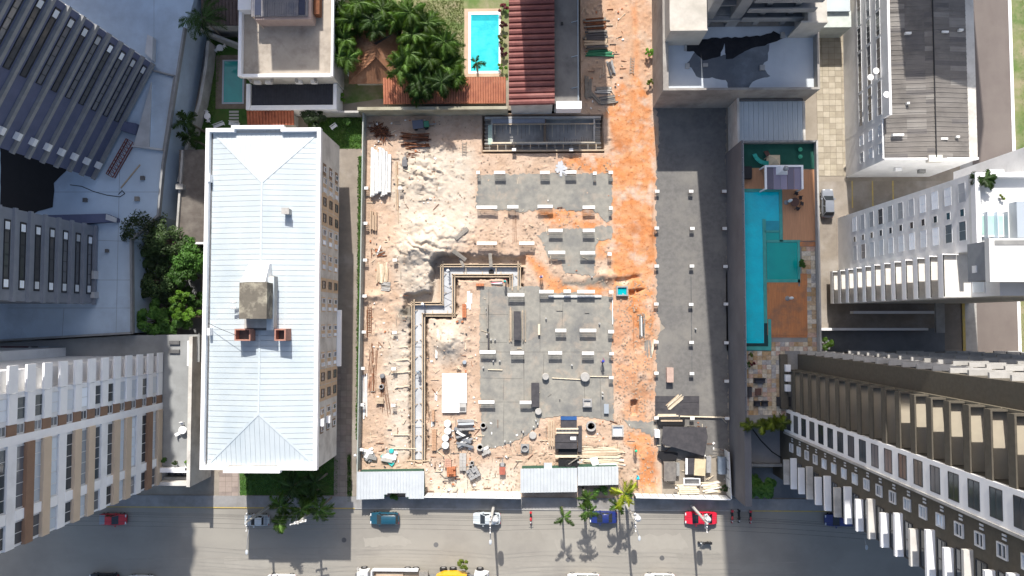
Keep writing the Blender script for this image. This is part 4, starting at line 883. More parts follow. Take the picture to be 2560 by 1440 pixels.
# ---- white building with ribbed grey roof
def ribbed_building():
    t = thing('ribbed_roof_building', 'white building with long weathered grey ribbed roof at upper right', 'building', (52, 34, 0))
    x0, x1, y0, y1, z = 46.3, 58.3, 20.9, 62.0, 11.5
    part('wall', t, M_white, x0, x1, y0, y1, 0, z-.2); part('wall_step', t, M_white, x0-.02, x0+.3, 26.4, y1, 0, z+1.9)
    M_old = mat('weathered_fibre_cement', (.205,.19,.175), (.165,.152,.14), .92, .6, c3=(.12,.112,.105), s3=.22, stretch=(.5,1,1)); M_old2 = mat('fibre_cement_dark', (.155,.145,.14), (.13,.122,.118), .92, .6); M_old3 = mat('fibre_cement_pale', (.26,.245,.225), (.22,.205,.19), .92, .6)
    r = random.Random(2); xs = [x0+.2, x0+3.0, x0+5.4, 52.7, 55.0, 57.3]; n = 64; st = (y1-y0)/n
    for j in range(5):
        xa, xb = xs[j], xs[j+1]; za, zb = [(z,z+.25),(z+.25,z+.5),(z+.5,z+.7),(z+.7,z+.4),(z+.4,z+.1)][j]
        if j == 0: xa += 0
        for i in range(n):
            ya = y0+.15+st*i
            if ya > 47: continue
            xa2 = xa if (ya < 26.4 or j) else x0+.3
            obj('roof_sheet', MB().hexa([(xa2,ya,za-.1),(xb,ya,zb-.1),(xb,ya+st,zb-.1),(xa2,ya+st,za-.1)], [(xa2,ya,za),(xb,ya,zb),(xb,ya+st-.02,zb+.035),(xa2,ya+st-.02,za+.035)]).hexa([(xa2,ya+st*.4,za-.02),(xb,ya+st*.4,zb-.02),(xb,ya+st*.62,zb-.02),(xa2,ya+st*.62,za-.02)], [(xa2,ya+st*.4,za+.065),(xb,ya+st*.4,zb+.065),(xb,ya+st*.62,zb+.065),(xa2,ya+st*.62,za+.065)]), M_old if r.random() < .75 else r.choice([M_old2, M_old3]), t)
    obj('ridge_line', MB().box(52.64, 52.78, y0+.2, 47, z+.74, z+.82), M_black, t)
    part('gable_parapet', t, M_whitepaint, x0-.1, x1, y0-.05, y0+.2, z-.2, z+.5); part('side_gutter', t, M_offwhite, 57.3, x1+.1, y0, y1, z-.3, z+.1)
    for a, w_ in (((2270,83),14),((2362,80),16),((2402,75),10),((2245,337),26),((2360,347),16),((2394,342),8),((2270,258),6)):
        c = P(*a, z+.6); obj('vent_pipe', MB().box(c[0]-w_/36, c[0]+w_/36, c[1]-.13, c[1]+.13, z+.3, z+.75), M_pvc, t)
    part('end_box', t, M_offwhite, *rect(2320,388,2355,405,z+.6), z, z+.8)
    for k in range(4):
        zc = 2.6+k*2.75
        for (a, b) in ((27.0, 31.6), (31.9, 37.4), (37.7, 41.0), (41.3, 46.5)):
            if k: window(t, (x0-.02, (a+b)/2, zc), b-a, 1.15, W_, M_frame, M_glassgrey, 4, 1, .06, .06)
        if k:
            for yy in (22.6, 25.0): window(t, (x0, yy, zc), 1.5, 1.2, W_, M_frame, M_blind, 2, 1, .08, .07)
    for a, zz in (((2190,178),9),((2176,194),7),((2216,237),11)):
        y_, z_ = PX(*a, x0-.5); obj('dish', MB().lathe(x0-.55, y_, [(.02,z_),(.35,z_+.08),(.42,z_+.18)], 14), M_whitepaint, t)
    part('air_unit', t, M_whitepaint, 50.0, 50.9, y0-.5, y0-.05, 6.5, 7.1); part('air_unit', t, M_conc, 54.0, 54.9, y0-.5, y0-.05, 5.0, 5.6)
    part('rear_annex', t, M_metalroof, *rect(2052,-40,2125,28,4.5), 4.2, 4.5); part('rear_annex', t, mat('pale_green_sheet', (.55,.60,.57), None, .6, 1), *rect(2055,28,2128,68,4.0), 0, 4.0)
ribbed_building()
# ---- olive brown tower at lower right
def olive_tower():
    X = 34.8; xe = 78.0; nf = 20; fh = 2.75; zb = 6.6
    t = thing('olive_tower', 'olive brown tower with white window band and stacked balconies at lower right', 'tower', (45, -13, 0)); ztop = zb+nf*fh+1
    part('core', t, M_brownwall, X+.25, xe, -22.2, -12.1, 0, ztop); part('north_core', t, M_brownwall, X+1.65, xe, -12.1, -6.9, 0, ztop); part('north_strip', t, M_brownwall, X+1.65, xe, -6.9, -4.65, 0, ztop)
    M_sand = mat('cream_tile_floor', (.43,.385,.30), (.40,.355,.28), .8, 1.2); M_edgeb = mat('olive_edge', (.16,.142,.108), (.14,.124,.094), .9, 1.5)
    r = random.Random(21)
    for k in range(nf):
        z = zb+k*fh
        obj('balcony_slab', MB().box(X, X+1.65, -12.1, -6.9, z-.12, z+.03), M_sand, t); obj('balcony_parapet', MB().box(X-.05, X+.10, -12.1, -6.75, z-.12, z+.72), M_brownwall, t); obj('balcony_end', MB().box(X+.1, X+1.25, -6.9, -6.75, z+.03, z+.72), M_brownwall, t)
        obj('balcony_fin', MB().box(X+1.25, X+1.65, -6.9, -6.7, z+.03, z+fh-.12), M_edgeb, t)
        window(t, (X+1.65, -9.6, z+1.25), 3.8, 2.1, W_, M_darkframe, M_glassgrey, 3, 1, .07, .06)
        obj('white_band', MB().box(X-.1, X+.25, -15.2, -12.1, z-.55, z+fh-.55), M_whitepaint, t)
        window(t, (X-.1, -13.65, z+1.2), 2.25, 1.5, W_, M_darkframe, M_glass if r.random() < .6 else M_glassgrey, 1, 2, .06, .05)
        obj('band_ledge', MB().box(X-.22, X+.25, -15.45, -15.2, z-.55, z+fh-.55), M_conclight, t)
        window(t, (X+.25, -17.1, z+1.3), 1.15, 1.15, W_, M_frame, M_glasspale if r.random() < .5 else M_glass, 1, 2, .11, .16)
        for dy in (0, .5): place('vent', cached(('vent','olive'), lambda b: b.box(-.08,.08,-.02,.05,-.25,.25), M_frame), t, (X+.25, -16.2+dy*.6, z+1.5), W_)
        obj('planter_ledge', MB().box(X-.5, X+.25, -22.2, -18.2 if k % 2 else -18.9, z-.05, z+.3), M_whitepaint if k % 3 else M_offwhite, t)
        window(t, (X+.25, -20.4, z+1.35), 3.4, 1.5, W_, M_darkframe, M_glass, 2, 2, .08, .08)
        # north face ledges
        for i in range(6): obj('north_ledge', MB().box(X+2+i*6.5, X+5.6+i*6.5, -4.65, -4.2, z-.1, z+.15), M_conclight, t)
        if k < 14:
            for i in range(6): window(t, (X+3.8+i*6.5, -4.65, z+1.3), 2.6, 1.3, N_, M_darkframe, M_glass, 2, 1, .08, .06)
    obj('roof', MB().box(X, xe, -22.2, -4.65, ztop, ztop+.4), M_brownwall, t)
    part('base_ledge', t, M_brownwall, 33.9, X+.05, -12.0, -4.65, 0, PZ+.6)
olive_tower()
# ---- taller neighbours north of the frame (they shade the roofs below)
def neighbour(name, label, cx, cy, L, Wd, hgt, ang, m):
    t = thing(name, label, 'tower', (cx, cy, 0)); obj('core', MB().obox(cx, cy, L, Wd, 0, hgt, ang), m, t)
    k = 3.0
    c, s = math.cos(ang), math.sin(ang)
    while k < hgt-2:
        x, y = cx+s*(Wd/2), cy-c*(Wd/2); window(t, (x, y, k), L*.85, 1.4, math.pi+ang, M_frame, M_glassgrey, 8); k += 2.9
neighbour('corner_tower', 'rotated pale tower beyond the top left corner', -54.5, 64.6, 27, 12, 40, rad(-27), M_white)
neighbour('slim_tower', 'slim pale tower beyond the terrace house', -34.2, 57+4, 6.7, 8, 27, 0, M_offwhite)
neighbour('wide_tower', 'wide pale tower north of the red roof', 4.0, 58, 11.8, 8, 25.5, 0, M_offwhite)
neighbour('north_tower', 'pale tower north of the ribbed grey roof', 56, 60, 15, 12, 33, rad(-8), M_white)
# ================================================================== HOUSES AND GARDENS NORTH OF THE SITE
a = rect(1272, -90, 1386, 262, 5.5)
M_redroof = mat('red_sheet_roof', (.21,.072,.062), (.17,.058,.052), .75, .9, c3=(.26,.11,.095), s3=.4, spec=.4)
tile_roof('red_roof_building', 'long building with dark red stepped roof sheets beside the turquoise pool', a[0], a[1], a[2], a[3], 5.2, 5.6, 'x', .82, M_redroof, M_offwhite)
def concrete_roof():
    t = thing('flat_concrete_building', 'narrow flat roof of stained grey concrete beside the red roof', 'building', (5.3, 45, 0))
    m = mat('stained_concrete_roof', (.215,.205,.19), (.165,.157,.147), .95, .45, c3=(.115,.11,.105), s3=.3, stretch=(1,.45,1))
    part('wall', t, M_offwhite, 3.6, 7.0, 30.8, 60, 0, 4.9); part('roof', t, m, 3.48, 7.05, 30.6, 60, 4.9, 5.1)
    obj('gutter_pipe', MB().tube((6.85,31,5.2),(6.85,55,5.2),.07), mat('blue_grey_pipe', (.35,.42,.48), None, .5, 1), t)
    for y in (33, 37.5, 42.5, 46.5): obj('pipe_branch', MB().tube((6.85,y,5.2),(5.9,y-.25,5.2),.05), MATS['blue_grey_pipe'], t)
    part('roof_hatch', t, M_black, 3.9+.5, 4.75, 41.9, 42.3, 5.1, 5.3); part('end_coping', t, M_whitepaint, *rect(1391,253,1454,272,5.3), 3.2, 5.35)
concrete_roof()
# boundary wall between site and gardens
wl = MB(); wl.box(-25.0, -3.2, 30.45, 30.8, 0, 3.2).box(-25.0, -3.2, 30.40, 30.85, 3.2, 3.32)
single('north_boundary_wall', wl, mat('olive_stained_wall', (.40,.38,.30), (.31,.29,.21), .9, .5, c3=(.24,.22,.16), s3=.3), 'pale stained wall between the site and the garden with palms', 'wall')
single('garden_gate_wall', MB().box(-31.0, -25.05, 30.3, 30.6, 0, 2.4), M_conclight, 'low grey wall behind the green lawn corner', 'wall')
a = rect(958, 196, 1265, 261, 2.9)
tile_roof('orange_tiled_canopy', 'long orange tiled canopy along the north boundary wall', a[0], a[1], a[2]+.15, a[3], 2.7, 3.3, 'y', .36, mat('orange_tile', (.47,.19,.11), (.40,.155,.09), .9, 1.5, c3=(.33,.12,.075), s3=.5), M_offwhite)
def hip_hut():
    a = rect(868, 66, 1000, 203, 4.0); x0, x1, y0, y1 = a; cx, cy = P(940, 130, 5); cyr0, cyr1 = cy-.3, cy+1.2
    t = thing('tiled_hut', 'brown tiled hip-roofed hut half hidden under the garden palms', 'hut', ((x0+x1)/2, (y0+y1)/2, 0)); part('wall', t, M_offwhite, x0+.7, x1-.7, y0+.7, y1-.7, 0, 2.9)
    m = mat('brown_clay_tile', (.27,.135,.075), (.21,.10,.055), .92, 1.5, c3=(.36,.21,.13), s3=.6); ze, zr = 2.9, 5.0
    def strip(p0, p1, q0, q1):   # eave p, ridge q
        lo = [p0, p1, q1, q0]; obj('tile_course', MB().hexa([(x,y,z-.08) for x,y,z in lo], [(p0[0],p0[1],p0[2]),(p1[0],p1[1],p1[2]+.07),(q1[0],q1[1],q1[2]+.07),(q0[0],q0[1],q0[2])]), m, t)
    n = 18
    for s in range(4):
        e0, e1, r0, r1 = [((x0,y0),(x1,y0),(cx,cyr0),(cx,cyr0)), ((x1,y0),(x1,y1),(cx,cyr0),(cx,cyr1)), ((x1,y1),(x0,y1),(cx,cyr1),(cx,cyr1)), ((x0,y1),(x0,y0),(cx,cyr1),(cx,cyr0))][s]
        for i in range(n):
            f0, f1 = i/n, (i+1)/n
            def hipf(f):
                # course runs straight up the slope until it meets the hip
                e = (e0[0]+(e1[0]-e0[0])*f, e0[1]+(e1[1]-e0[1])*f); d = min(1, 2*min(f, 1-f)) if s % 2 == 0 else min(1, 2.6*min(f, 1-f))
                r = (r0[0]+(r1[0]-r0[0])*f, r0[1]+(r1[1]-r0[1])*f)
                if s % 2 == 0: q = (e[0], e[1]+(r[1]-e[1])*d)
                else: q = (e[0]+(r[0]-e[0])*d, e[1])
                return (*e, ze), (*q, ze+(zr-ze)*d)
            (p0, q0), (p1, q1) = hipf(f0), hipf(f1); strip(p0, p1, q0, q1)
    part('white_box', t, M_whitepaint, *rect(868,152,905,186,2.6), 0, 2.4); part('dark_top', t, M_concdark, *rect(872,154,902,178,2.6), 2.4, 2.5)
hip_hut()
def pool(name, label, outer, rim, water, wm, cop, rimw):
    a = rect(*outer); b = rect(*rim); c = rect(*water); t = thing(name, label, 'pool', ((a[0]+a[1])/2, (a[2]+a[3])/2, 0)); 
    def ring(nm, o, i, m, z0, z1): obj(nm, MB().box(o[0],o[1],o[2],i[2],z0,z1).box(o[0],o[1],i[3],o[3],z0,z1).box(o[0],i[0],i[2],i[3],z0,z1).box(i[1],o[1],i[2],i[3],z0,z1), m, t)
    ring('surround', a, b, cop, 0, .06); ring('coping', b, c, rimw, 0, .09); obj('water', MB().box(*c, -.02, .03), wm, t); return t, c
t_, c_ = pool('garden_pool', 'bright turquoise pool with pale coping beside the red roof', (1161,22,1253,192), (1171,30,1251,184), (1177,37,1247,178), mat('turquoise_water', (.02,.50,.55), (.05,.58,.60), .05, .9, spec=.6, bump=.02, bscale=2.5, c3=(.01,.42,.50), s3=.35), mat('peach_paving', (.52,.38,.28), (.46,.33,.24), .9, 1), M_whitepaint)
obj('pool_step', MB().box(c_[0]+.15, c_[1]-.15, c_[3]-.9, c_[3]-.05, .03, .034), mat('blue_step', (.01,.38,.46), None, .2, 1), t_)
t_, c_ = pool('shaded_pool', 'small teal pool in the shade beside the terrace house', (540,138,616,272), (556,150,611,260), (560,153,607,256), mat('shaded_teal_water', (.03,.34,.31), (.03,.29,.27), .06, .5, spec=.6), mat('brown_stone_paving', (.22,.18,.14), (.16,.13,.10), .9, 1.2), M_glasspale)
for i in range(4):
    for j in range(1): single('stepping_slab', MB().box(*rect(573+0*j, 277+i*8, 597, 282+i*8), .0, .05), M_conclight, 'brown-grey stepping slab below the shaded teal pool, %s from the pool' % ['first','second','third','last'][i], 'paving slab', 'stepping slabs')
# garden furniture
def round_table(px_, py_, label, r=.5, n=2, seed=0, z=0.0):
    c = P(px_, py_, z+.72); t = thing('garden_table', label, 'table', (*c, z))
    obj('table_top', MB().lathe(*c, [(.02,z+.68),(r,z+.68),(r,z+.73),(.02,z+.735)], 20), M_whitepaint, t); obj('leg', MB().lathe(*c, [(.05,z+.04),(.05,z+.68)], 8), M_whitepaint, t); obj('base', MB().lathe(*c, [(.28,z+.0),(.25,z+.04),(.05,z+.06)], 12), M_whitepaint, t)
    return c
def chair(c, ang, label, m, group, z=0.0, cat='chair'):
    t = thing('garden_chair', label, cat, (*c, z), group); M = Matrix.Translation((*c, z)) @ Matrix.Rotation(ang, 4, 'Z')
    obj('seat', MB().box(-.22,.22,-.22,.22,.40,.45).xf(M), m, t); obj('backrest', MB().box(-.22,.22,.18,.24,.45,.85).xf(M), m, t)
    for x in (-.19,.19):
        for y in (-.19,.19): obj('leg', MB().box(x-.025,x+.025,y-.025,y+.025,0,.40).xf(M), m, t)
def P2(x, y): return P(x, y, .4)
round_table(549, 119, 'round white garden table near the top of the pool lawn'); chair(P2(541,125), 2.2, 'white chair left of the upper lawn table', M_whitepaint, 'white garden chairs'); chair(P2(561,115), -1.2, 'white chair right of the upper lawn table', M_whitepaint, 'white garden chairs')
round_table(518, 290, 'round white table at the lower end of the pool lawn'); chair(P2(517,281), 0, 'white chair above the lower lawn table', M_whitepaint, 'white garden chairs'); chair(P2(521,302), 3.1, 'white chair below the lower lawn table', M_whitepaint, 'white garden chairs')
round_table(520, 201, 'small round white table beside the lawn bench', .35)
def bench(x0, y0, x1, y1, label, m, z=0.0):
    a, b = P(x0, y0, z+.4), P(x1, y1, z+.4); t = thing('garden_bench', label, 'bench', (*a, z)); d = Vector((b[0]-a[0], b[1]-a[1])); L = d.length; M = Matrix.Translation((*a, z)) @ Matrix.Rotation(math.atan2(d.y, d.x), 4, 'Z')
    for i in range(3): obj('seat_slat', MB().box(0,L,-.2+.15*i,-.07+.15*i,.40,.44).xf(M), m, t)
    for i in range(2): obj('back_slat', MB().box(0,L,.28,.31,.55+.15*i,.67+.15*i).xf(M), m, t)
    for x in (.1, L-.1): obj('leg', MB().box(x-.04,x+.04,-.2,.3,0,.40).xf(M), m, t)
bench(512, 246, 521, 208, 'white slatted bench by the curved garden wall', M_whitepaint); bench(572, 308, 598, 312, 'white bench with cushions behind the hip-roofed block', M_whitepaint); bench(534, 318, 560, 308, 'tilted white bench beside the cushioned one', M_whitepaint); bench(828, 322, 842, 312, 'white bench on the rear lawn', M_whitepaint)
# tan tower terrace furniture
c = P(456, 1075, 6.2); round_table(456, 1075, 'round white table on the grey terrace', .55, z=5.3)
for k, (dx, dy, w) in enumerate(((-2,-16,'above'),(-12,10,'below'),(20,0,'right of'))): chair(P(456+dx, 1075+dy, 5.8), k*2.1, 'white chair %s the terrace table' % w, M_whitepaint, 'terrace chairs', 5.3)
# pool podium furniture
M_wicker = mat('dark_wicker', (.045,.045,.05), (.03,.03,.034), .8, 4); M_darkwood = mat('dark_wood', (.11,.06,.05), None, .7, 2)
def sofa(x0, y0, x1, y1, label, z=PZ-.05):
    a = rect(x0, y0, x1, y1, z+.4); t = thing('wicker_sofa', label, 'sofa', ((a[0]+a[1])/2, (a[2]+a[3])/2, z)); obj('seat', MB().box(*a, z, z+.38), M_wicker, t)
    hor = (a[1]-a[0]) > (a[3]-a[2])
    if hor: obj('backrest', MB().box(a[0],a[1],a[3]-.15,a[3],z+.38,z+.7), M_wicker, t)
    else: obj('backrest', MB().box(a[0],a[0]+.15,a[2],a[3],z+.38,z+.7), M_wicker, t)
    obj('cushion', MB().box(a[0]+.2,a[1]-.05,a[2]+.05,a[3]-.2,z+.38,z+.46), mat('charcoal_cushion', (.06,.062,.075), None, .9, 3), t)
sofa(1886,945,1913,958,'dark wicker two-seat sofa at the top of the podium seating group'); sofa(1867,967,1880,992,'dark wicker sofa against the podium wall'); sofa(1886,1002,1901,1016,'dark wicker armchair, left of the pair below the coffee table'); sofa(1905,1002,1920,1016,'dark wicker armchair, right of the pair below the coffee table')
def low_table(x0, y0, x1, y1, label, m, z=PZ-.05):
    a = rect(x0, y0, x1, y1, z+.45); t = thing('coffee_table', label, 'table', ((a[0]+a[1])/2, (a[2]+a[3])/2, z)); obj('table_top', MB().box(*a, z+.38, z+.45), m, t)
    for x in (a[0]+.1, a[1]-.1):
        for y in (a[2]+.1, a[3]-.1): obj('leg', MB().box(x-.04,x+.04,y-.04,y+.04,z,z+.38), m, t)
low_table(1888,971,1904,988,'small brown coffee table between the wicker seats', M_darkwood); low_table(1942,992,1977,1016,'black square table at the foot of the olive tower', M_wicker)
def dining():
    c = P(1987, 505, PZ+.75); t = thing('dining_table', 'round brown table with wicker chairs on the pool deck', 'table', (*c, PZ)); obj('table_top', MB().lathe(*c, [(.02,PZ+.7),(.6,PZ+.7),(.6,PZ+.76),(.02,PZ+.77)], 24), M_darkwood, t); obj('pedestal', MB().lathe(*c, [(.25,PZ+.03),(.08,PZ+.1),(.08,PZ+.7)], 12), M_darkwood, t)
    for i, (dx, dy, w) in enumerate(((14,-10,'upper right of'),(18,4,'lower right of'),(4,-22,'above'),(6,16,'below'))): chair(P(1987+dx, 505+dy, PZ+.4), i*1.4, 'dark wicker chair %s the round deck table' % w, M_wicker, 'deck chairs', PZ)
dining()
def umbrella(px_, py_, label, ang):
    c = P(px_, py_, PZ+.1); t = thing('closed_parasol', label, 'parasol', (*c, PZ)); d = Vector((math.cos(ang), math.sin(ang), 0))
    tip = Vector((*c, PZ+2.5)); obj('pole', MB().tube((*c, PZ+.1), tip, .03), M_steel, t); obj('canopy', MB().lathe(*c, [(.05,PZ+1.0),(.2,PZ+1.2),(.22,PZ+1.7),(.1,PZ+2.3),(.02,PZ+2.5)], 9), M_whitepaint, t); obj('base', MB().lathe(*c, [(.35,PZ+.03),(.3,PZ+.12),(.05,PZ+.15)], 14), M_steel, t)
umbrella(1969, 746, 'closed white parasol on the lower pool deck', 0); umbrella(1966, 506, 'closed white parasol beside the deck dining table', 0)
def playground():
    c = P(1938, 400, PZ+2.4); z = PZ; t = thing('play_tower', 'children play tower with tan pyramid roof and teal slide', 'playground', (*c, z)); w = .75
    for x in (-w+.1, w-.1):
        for y in (-w+.1, w-.1): obj('post', MB().box(c[0]+x-.06, c[0]+x+.06, c[1]+y-.06, c[1]+y+.06, z, z+2.1), M_timber, t)
    obj('platform', MB().box(c[0]-w+.05, c[0]+w-.05, c[1]-w+.05, c[1]+w-.05, z+.9, z+1.0), M_timber, t)
    lo = [(c[0]-w,c[1]-w,z+2.1),(c[0]+w,c[1]-w,z+2.1),(c[0]+w,c[1]+w,z+2.1),(c[0]-w,c[1]+w,z+2.1)]; hi = [(c[0]-.06,c[1]-.06,z+2.8),(c[0]+.06,c[1]-.06,z+2.8),(c[0]+.06,c[1]+.06,z+2.8),(c[0]-.06,c[1]+.06,z+2.8)]
    obj('roof', MB().hexa(lo, hi), mat('tan_plastic', (.55,.46,.32), None, .7, 1), t)
    pts = [(1922,408,1.1),(1908,407,1.0),(1898,402,.85),(1890,394,.6),(1886,385,.35)]
    m = MB()
    for (ax_, ay_, az), (bx_, by_, bz) in zip(pts[:-1], pts[1:]): m.beam((*P(ax_,ay_,z+az), z+az), (*P(bx_,by_,z+bz), z+bz), .55, .08)
    obj('slide', m, mat('teal_plastic', (.02,.33,.28), None, .4, 1), t, 'stuff'); obj('ladder', MB().beam((c[0]-.3,c[1]+w,z+.9),(c[0]-.5,c[1]+w+1.0,z+.05),.6,.08), M_darkwood, t)
playground()
single('black_hydro_tub', MB().box(*rect(1856,416,1880,446,PZ+.7), PZ, PZ+.7), M_black, 'black square tub beside the play floor', 'tub')
for i, yy in enumerate((374, 392)):
    c = P(2000, yy, PZ+.3); single('spring_rider', MB().lathe(*c, [(.06,PZ),(.06,PZ+.3),(.28,PZ+.35),(.3,PZ+.45),(.1,PZ+.55)], 12), mat('green_plastic', (.05,.35,.22), None, .5, 1), 'small green spring rider on the play floor, %s one' % ('upper','lower')[i], 'playground', 'spring riders')
for i, yy in enumerate((912, 937, 962)):
    a = rect(1965, yy, 1977, yy+17, PZ+1.2); single('air_conditioner', MB().box(*a, PZ+.62, PZ+1.2).box(a[0]+.05,a[1]-.05,a[2]+.2,a[3]-.2,PZ+1.2,PZ+1.24), M_whitepaint, 'white air conditioner unit beside the olive tower, %s of three' % ('top','middle','bottom')[i], 'air conditioner', 'units beside the olive tower')
# ================================================================== THE BUILDING SITE
# ---- rebar columns with white caps
ORD = ['first','second','third','fourth','fifth','sixth','seventh','eighth','ninth','tenth']
CAGE = {}
def starter(cx, cy, w, hgt, label, group, z=1.25, wide=8, m=None):
    x, y = P(cx, cy, z); W_m = w/17.2; D = wide/17.2*.9; zb = max(.0, HZ(x, y)) if -25 < x < 18.9 else 0.0
    t = thing('column_starter', label, 'column', (x, y, zb), group)
    obj('cap', MB().box(x-W_m/2, x+W_m/2, y-D/2, y+D/2, z-.10, z), m or M_pvc, t)
    mb = MB(); n = max(2, int(W_m/.18)); zz = zb-.05
    for i in range(n+1):
        xx = x-W_m/2+.05+(W_m-.1)*i/n
        for yy in (y-D/2+.06, y+D/2-.06): mb.box(xx-.014, xx+.014, yy-.014, yy+.014, zz, z-.09)
    for k in (.25, .5, .75):
        q = zz+(z-zz)*k; mb.box(x-W_m/2+.04, x+W_m/2-.04, y-D/2+.05, y-D/2+.075, q, q+.015); mb.box(x-W_m/2+.04, x+W_m/2-.04, y+D/2-.075, y+D/2-.05, q, q+.015)
    obj('rebar_cage', mb, M_rust, t, 'stuff'); return t
rows = [('row above the north slab', [(1195,431,9),(1249,431,28),(1362,431,24),(1427,430,28),(1487,433,9),(1527,431,11)]),
        ('row below the north slab', [(1217,518,52),(1282,517,28),(1363,516,38),(1472,518,31),(1527,520,9)]),
        ('upper edge of the middle slab', [(1389,576,35),(1472,576,30)]),
        ('row just above the trench corner', [(1217,608,50),(1317,608,38)]),
        ('row across the middle slab', [(1392,631,42),(1469,632,37),(1524,635,10)]),
        ('upper edge of the main slab', [(1290,737,42),(1366,729,36),(1418,728,18),(1465,729,44)]),
        ('upper middle row of the main slab', [(1402,826,27),(1470,826,41),(1528,829,14)]),
        ('middle row of the main slab', [(1219,880,40),(1293,882,34),(1388,882,34),(1470,883,30)]),
        ('lower row of the main slab', [(1216,1005,40),(1314,1006,29)])]
for nm, lst in rows:
    for i, (cx, cy, w) in enumerate(lst):
        starter(cx, cy, w, 0, 'white-capped rebar column, %s from left, %s' % (ORD[i], nm), 'rebar columns', wide=9)
for nm, lst in (('along the left edge of the gravel lot', [(1643,478),(1642,570),(1642,665),(1641,760),(1641,855),(1610+31,933),(1641,1045)]),
                ('down the middle of the gravel lot', [(1728,478),(1731,571),(1730,665),(1728,761),(1729,856),(1730,934),(1731,1046)]),
                ('along the grey podium wall', [(1811,478),(1812,571),(1814,666),(1815,760),(1816,857),(1817,953),(1818,1046)]),
                ('inside the west fence', [(915,470),(913,558),(912,650),(911,740),(909,830),(906,921),(904,1012),(902,1124)]),
                ('west of the long trench', [(1000,470),(987,650),(986,831),(984,922),(983,1013)]),
                ('at the right edge of the slabs', [(1528,730),(1529,884),(1528,944)])):
    for i, (cx, cy) in enumerate(lst):
        starter(cx, cy, 11, 0, 'small white-capped post, %s from the top %s' % (ORD[i], nm), 'capped posts', .9 if 'lot' in nm else 1.15, 8)
# ---- zigzag trench with timber formwork
def trench():
    t = thing('foundation_trench', 'zigzag concrete trench lined with timber formwork in the sand', 'trench', (*P(1100,900), -1.0))
    obj('trench_floor', MB().prism(CHAN, -1.3, -.42), mat('fresh_concrete', (.50,.52,.54), (.45,.47,.49), .85, .8, c3=(.40,.41,.43), s3=.4), t)
    def wall(pts, sgn):
        for (ax_, ay_), (bx_, by_) in zip(pts[:-1], pts[1:]):
            d = Vector((bx_-ax_, by_-ay_)); n = Vector((-d.y, d.x)).normalized()*sgn
            for off, nm in ((0, 'inner_form'), (.34, 'outer_form')):
                a = (ax_+n.x*off, ay_+n.y*off); b = (bx_+n.x*off, by_+n.y*off); e = d.normalized()*(.17+off*.9)
                obj(nm, MB().beam((a[0]-e.x,a[1]-e.y,-.42),(b[0]+e.x,b[1]+e.y,-.42),.05,1.05), M_oldtimber, t)
                obj('top_rail', MB().beam((a[0]-e.x,a[1]-e.y,.14),(b[0]+e.x,b[1]+e.y,.14),.14,.09), M_timber, t)
            obj('gap_shade', MB().beam((ax_+n.x*.17,ay_+n.y*.17,-.25),(bx_+n.x*.17,by_+n.y*.17,-.25),.16,.06), M_concdark, t)  # dark strip stands in for the shade between the two forms
            L = d.length; k = int(L/2.2)
            for i in range(k):
                f = (i+.5)/k; p = Vector((ax_, ay_))+d*f; q = p+n*.42; r = p+n*1.5
                obj('brace', MB().beam((q.x,q.y,.0),(r.x,r.y,HZ(r.x,r.y)+.03),.09,.07), M_timber, t)
    wall(CH_OUT, 1 if True else -1); wall(CH_IN, 1)
    a, b = CH_OUT[-1], CH_IN[0]; obj('end_form', MB().beam((a[0]-.8,a[1]-.1,.0),(b[0]+.9,b[1]-.1,.0),.14,.3), M_timber, t)
    for cx, cy in ((1165,676),(1240,676)): x, y = P(cx, cy); obj('spacer', MB().beam((x,y-.7,.05),(x,y+.7,.05),.07,.06), M_paletimber, t)
    for k in range(4):
        x, y = P(1119, 718+k*15); obj('cross_tie', MB().beam((x-.8,y+.4*(-1)**k,-.38),(x+.8,y-.4*(-1)**k,-.38),.04,.04), M_steel, t)
    for cy in (858, 936, 1060):
        x, y = P(1046, cy); obj('spacer', MB().beam((x-.95,y,.12),(x+.95,y+.02,.12),.06,.05), M_paletimber if cy % 3 else M_oldtimber, t)
trench()
for i, (ax_, ay_, bx_, by_, w, lab) in enumerate(((1225,632,1228,668,.5,'grey plank bridging the trench below the white tyre ring'),(1134,628,1165,650,.55,'grey plank bridge leaning over the trench corner'),(1140,598,1170,572,.6,'grey plank ramp lying on the big sand heap'),(1150,645,1160,668,.4,'short grey plank dropping into the trench'))):
    a, b = P(ax_,ay_), P(bx_,by_); za, zb = max(.1, HZ(*a)+.12), max(.22, HZ(*b)+.12); single('plank_ramp', MB().beam((*a,za),(*b,zb),w,.07).beam((*a,za+.05),(*b,zb+.05),w*.3,.03), M_oldtimber, lab, 'plank', 'plank ramps')
